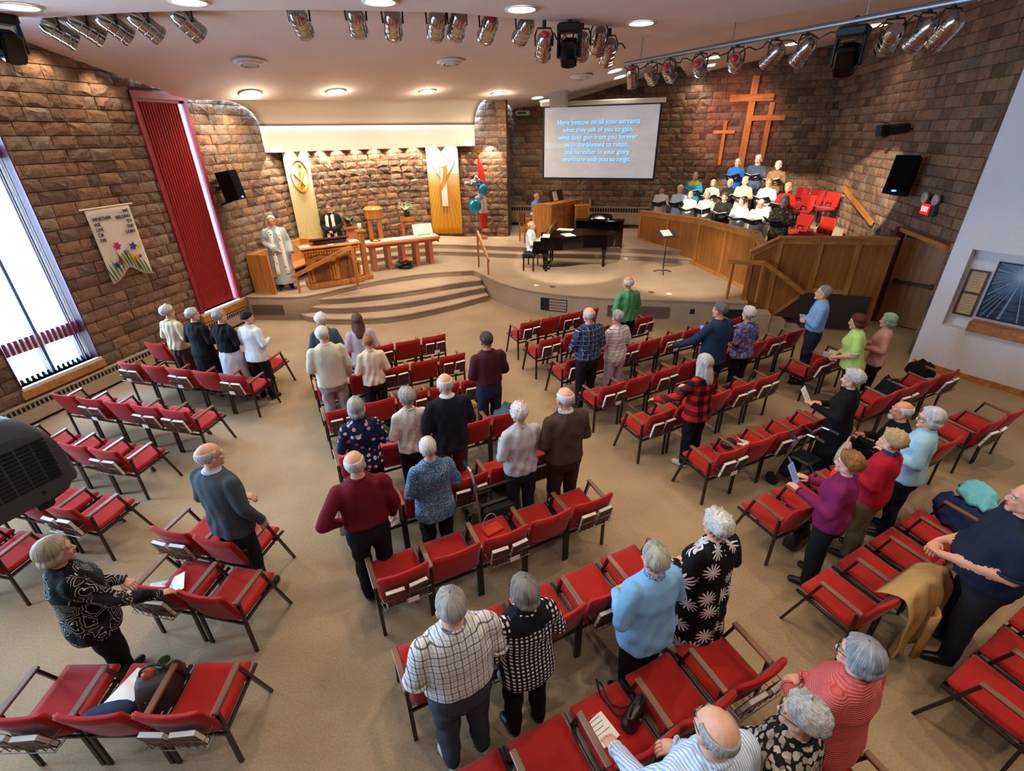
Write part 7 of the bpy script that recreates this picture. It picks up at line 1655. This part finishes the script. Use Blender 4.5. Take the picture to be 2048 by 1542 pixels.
# ---------------------------------------------------------------- projector close on the left
PR = simple('projector_shell', '3d3f43', .5); r = empty('projector', (0, 0, 0), 0, 'large dark grey projector close on the left edge', 'projector')
E0 = Vector((-1.115, 1.02, 3.31)); long_ = Vector((-.40, -.915, 0)).normalized(); wid = Vector((-.915, .40, 0)).normalized(); up = Vector((0, 0, 1))
def ppt(l, w_, z): return E0 + long_ * l + wid * w_ + up * z
rings = []
for l, top, ins in ((0.0, .11, .03), (.012, .15, .012), (.035, .182, .004), (.075, .202, 0), (.12, .207, 0), (.62, .207, 0)):
    rings.append([ppt(l, w_, z) for w_, z in ((ins + .012, .0 if l > .02 else .02), (ins, .02), (ins, top - .05), (ins + .006, top - .02), (ins + .03, top - .002), (.1, top + .008), (.19, top), (.26, top - .05), (.27, .03), (.25, .0))])
m = MB(); m.loft(rings); m.build('shell', PR, r, angle=40)
sl = MB(); sl.box((0, 0, 0), (.0265, .004, .0045), M=Matrix((tuple(long_), tuple(wid), (0, 0, 1))).transposed()); sl = sl.mesh('vent_slot', simple('slot_black', '08080a', .9))
for row_ in range(11):
    for colm in range(9): link('vent_slot', sl, r, ppt(.05 + colm * .0305, -.001, .055 + row_ * .0105))
M = Matrix((tuple(long_), tuple(wid), (0, 0, 1))).transposed()
m = MB(); m.lathe([(0, -.003), (.004, -.003), (.004, .003), (0, .003)], ppt(.085, -.001, .032), 12, M @ Matrix.Rotation(PI / 2, 3, 'X')); m.build('screw', BLACKM, r)
for l in (.08, .5):
    for w_ in (.05, .22): m = MB(); m.lathe([(0, -.03), (.02, -.03), (.022, .005), (0, .005)], ppt(l, w_, 0), 12); m.build('foot', BLACKM, r)
q = ppt(.4, .135, .2); m = MB(); m.cyl(q, (q.x, q.y, 5.6), .025, 10); m.lathe([(0, 0), (.08, 0), (.08, .02), (0, .02)], (q.x, q.y, 5.575), 14); m.build('ceiling_mount', PR, r)
# ---------------------------------------------------------------- things left on the chairs
def bag(p, rz, size, mat, label, strap=None, cat='bag', name='handbag', open_=False):
    r = empty(name, p, rz, label, cat); x, y, z = size; m = MB(); rings = []
    for t, f, g in ((0, .92, .9), (.06, 1, 1), (.55, .98, .92), (.92, .9, .6), (1, .86, .42)): rings.append(sellipse(0, 0, z * t, x / 2 * f, y / 2 * g, 16, 4))
    m.loft(rings); m.build('body', mat, r, angle=50)
    m = MB(); m.tube([(x * .36 * math.cos(a), .0, z * .95 + (strap or .14) * math.sin(a)) for a in np.linspace(0, PI, 12)], .009, 6); m.build('strap', mat, r)
    m = MB(); m.bbox((0, -y / 2 * .9, z * .55), (x * .3, .012, .03)); m.build('clasp', BRASS, r)
    if open_: m = MB(); m.ell((-.04, 0, z), (.045, .045, .045)); m.build('red_ball', simple('apple_red', 'b0402c', .4), r); m = MB(); m.lathe([(.05, 0), (.055, .06), (.045, .06), (.04, 0)], (.05, .06, z - .03), 14); m.build('cup', simple('cup_green', '5a6a4a', .3), r)
    return r
LEA = simple('black_leather', '18181b', .35)
def seat_pt(px, py): return gp(px, py, .455)
bag(seat_pt(1268, 1436), A_ + .4, (.24, .12, .14), LEA, 'small black leather handbag on a near red seat', .1)
m = MB(); m.tube([tuple(seat_pt(x, y) + Vector((0, 0, .012 + dz_))) for x, y, dz_ in ((1262, 1428, .1), (1240, 1425, .04), (1222, 1410, .0), (1205, 1385, .06), (1190, 1380, .12), (1200, 1395, .02), (1232, 1432, 0), (1250, 1440, .03))], .007, 6); thing(m, 'shoulder_strap', LEA, 'loose black shoulder strap lying on a near red seat', 'strap')
sheet('paper_sheet', seat_pt(1192, 1447) + Vector((0, 0, .012)), (0, 0, A_ + .12), 'white printed sheet lying on a near red seat', (.16, .3))
bag(seat_pt(330, 1382), .25, (.26, .34, .22), simple('quilted_brown', '2a231c', .6), 'open dark bag with a red ball on the bottom left chairs', .1, open_=True)
r = empty('paper_stack', seat_pt(262, 1392), -.35, 'thick stack of white papers on the bottom left chairs', 'papers')
for k in range(4): m = MB(); m.box((.004 * k, .003 * k, .012 + .016 * k), (.2, .3, .014), .03 * k); m.build('booklet', WHITEP, r)
m = MB(); rings = [sellipse(0, 0, z, .17 * f, .07 * f, 14, 2.2) for z, f in ((0, .8), (.02, 1), (.05, 1), (.07, .7))]; m.loft(rings); thing(m, 'folded_scarf', J('2c3a55'), 'folded dark blue scarf on the bottom left chairs', 'scarf', loc=seat_pt(225, 1430) + Vector((0, 0, .01)), rot=(0, 0, .2), smooth=True)
sheet('bulletin', seat_pt(336, 1176) + Vector((0, 0, .012)), (0, 0, .5), 'white bulletin spread on the red chair before the woman in outlined flowers', (.14, .22), fold=True)
sheet('bulletin', seat_pt(1478, 884) + Vector((0, 0, .01)), (0, 0, .9), 'white bulletin with black heading on the right block, sixth row', (.15, .22))
sheet('bulletin', seat_pt(1672, 706) + Vector((0, 0, .01)), (0, 0, .9), 'white bulletin on a red chair beside the lime green shirt', (.16, .22))
m = MB(); m.bbox((0, 0, .05), (.2, .14, .1), b=.03); thing(m, 'glasses_case', simple('dark_case', '191b26', .5), 'small dark case beside the bulletin on the right block', 'case', loc=seat_pt(1456, 893), rot=(0, 0, .6))
# draped coats and folded jackets
def heap(p, rz, size, mat, label, seed, cat='jacket', name='folded_jacket', mats2=None):
    rn = random.Random(seed); P = []; X, Y, Z = size
    for i in range(22):
        row_ = []
        for j in range(22):
            u = i / 21 * 2 - 1; v = j / 21 * 2 - 1; d_ = max(abs(u), abs(v)); h = max(0, 1 - d_ ** 4) ; nz = noise.noise(Vector((u * 2.2 + seed, v * 2.2, seed))) * .9 + (.5 - abs(noise.noise(Vector((u * 3.4 + seed, v * 4.5, 2)))) * 2) * .5
            row_.append((u * X / 2 * (1 - .3 * abs(v) ** 3 + .25 * noise.noise(Vector((u * 2, v * 2 + seed, 7)))), v * Y / 2 * (1 - .3 * abs(u) ** 3 + .25 * noise.noise(Vector((u * 2 + seed, v * 2, 9)))), Z * h * (.65 + .6 * nz) + .006))
        P.append(row_)
    m = MB(); m.grid(P); b0 = len(m.v); n_ = 22
    per = [i * n_ for i in range(n_)] + [(n_ - 1) * n_ + j for j in range(1, n_)] + [i * n_ + n_ - 1 for i in range(n_ - 2, -1, -1)] + [j for j in range(n_ - 2, 0, -1)]
    m.f.append(tuple(per)); m.m.append(0); return thing(m, name, mat, label, cat, loc=p, rot=(0, 0, rz), smooth=True)
TEAL = J('6fc0d0'); NAVYJ = J('1c2a55')
heap(seat_pt(1925, 1035), 1.0, (.75, .5, .16), NAVYJ, 'heap of navy jackets on the chairs at the right', 3); heap(seat_pt(1945, 1010) + Vector((0, 0, .13)), .9, (.55, .34, .1), TEAL, 'turquoise jacket lying on top of the navy heap', 8)
heap(seat_pt(1012, 826) + Vector((0, 0, .0)), .5, (.4, .34, .14), J('5b7f88'), 'folded teal jacket on the aisle chair of the centre block', 5)
heap(seat_pt(937, 815) , .5, (.3, .2, .1), J('c8b23a'), 'yellow green scarf on a centre block chair', 6, 'scarf', 'crumpled_scarf')
heap(seat_pt(1840, 745), .6, (.5, .4, .22), J('101013'), 'black coat piled on the chair near the white wall', 9, 'coat', 'piled_coat'); heap(seat_pt(1775, 785), .6, (.4, .36, .25), J('16181a'), 'black coat on the chair behind the lime green shirt', 10, 'coat', 'piled_coat')
heap(seat_pt(1680, 955), .7, (.3, .22, .1), J('e04a1c'), 'bright orange cloth on the right block chair', 11, 'scarf', 'crumpled_scarf')
bag(seat_pt(1678, 932) + Vector((0, 0, .1)), .8, (.3, .14, .2), J('c8bca8'), 'cream shoulder bag on the right block chair', .12)
m = MB(); m.bbox((0, 0, .02), (.2, .14, .03), b=.008); r = thing(m, 'red_gift_bag', J('c23a28'), 'flat red paper bag with a loop handle on the centre block sixth row', 'bag', loc=seat_pt(985, 1060), rot=(0, 0, .6)); mm = MB(); mm.tube([(.09 * math.cos(a), .05, .04 + .14 * math.sin(a)) for a in np.linspace(0, PI, 10)], .004, 5); mm.build('handle', simple('pink_cord', 'd8a0a0', .5), r)
# tan coat over a chair back
q = gp(1835, 1160, .82); r = empty('draped_coat', (q.x, q.y, 0), A2, 'tan raincoat draped over a red chair back at the right', 'coat'); P = []
for i in range(25):
    u = i / 24; row_ = []
    for j in range(24):
        t_ = j / 23; x = (u - .5) * (.62 + .16 * t_) ; f = .03 * math.sin(u * 19 + t_ * 2) * t_ + .02 * noise.noise(Vector((u * 5, t_ * 3, 1)))
        if t_ < .22: s_ = t_ / .22; row_.append((x, .14 - .2 * s_, .72 + .12 * math.sin(s_ * PI / 2) + f * .3))
        else: s_ = (t_ - .22) / .78; row_.append((x, -.07 - .1 * math.sin(min(1, s_ * 3) * PI / 2) * .6 - f, .84 - .62 * s_ * (1 - .12 * math.cos(u * 7))))
    P.append(row_)
m = MB(); m.grid(P, (0, -.012, .004)); m.build('cloth', cloth('tan_raincoat', 'b8935e', .5), r, smooth=True)
m = MB(); m.grid([[(-.1 + .3 * (i / 8) , -.19 - .03 * math.sin(i), .66 - .5 * t_ ) if True else 0 for t_ in (0, .33, .66, 1)] for i in range(5)], (0, -.02, 0)); m.build('sleeve', cloth('tan_raincoat', 'b8935e', .5), r, smooth=True)
# walkers
def walker(p, rz, label, folded=.4):
    r = empty('rolling_walker', p, rz, label, 'walker'); SIL = simple('walker_silver', 'b8bac0', .3, .9); BLU = simple('walker_blue', '243a78', .3, .4)
    for s in (-1, 1):
        m = MB(); x = s * folded / 2; m.tube([(x, .28, .08), (x, .2, .45), (x, .1, .8), (x, .02, .9), (x, -.1, .91)], .014, 8); m.build('frame', SIL, r)
        m = MB(); m.tube([(x, -.06, .91), (x, -.17, .9)], .019, 8); m.build('grip', BLACKM, r)
        m = MB(); m.tube([(x, .16, .5), (x, -.2, .08)], .013, 8); m.build('rear_leg', SIL, r)
        for y in (.28, -.2): m = MB(); m.lathe([(.03, -.014), (.085, -.014), (.09, 0), (.085, .014), (.03, .014)], (x, y, .09), 18, Matrix.Rotation(PI / 2, 3, 'Y')); m.build('wheel', BLACKM, r)
    m = MB(); m.bbox((0, .04, .5), (folded * .9, .26, .05), b=.02); m.build('seat', LEA, r); m = MB(); m.bbox((0, .16, .34), (folded * .8, .14, .28), b=.03); m.build('basket', simple('walker_bag', '15161a', .8), r)
    m = MB(); m.tube([(-folded / 2, .1, .78), (-folded / 2, .24, .8), (folded / 2, .24, .8), (folded / 2, .1, .78)], .018, 8); m.build('back_bar', BLACKM, r)
q = gp(1608, 945, 0.3); walker((q.x, q.y, 0), math.radians(30), 'folded silver and black walker standing behind the sixth right row', .3)
q = gp(985, 985, .5); walker((q.x, q.y, 0), A_ + PI, 'black rolling walker between centre rows beside the pale grey sweater', .5)
bag(gp(1590, 1085, .06), .6, (.34, .18, .22), LEA, 'black handbag on the rack under a right block chair', .1)
bag(Vector((*gp(693, 1050, .55).xy, .45)), .3, (.16, .09, .17), simple('bag_cream', 'b8a68c', .6), 'small cream shoulder bag hanging beside the man in dark red', .2)
bag(gp(505, 770, .1), .2, (.3, .2, .3), LEA, 'black bag on the floor behind the woman in the knit hat', .12)
bpy.context.view_layer.update()
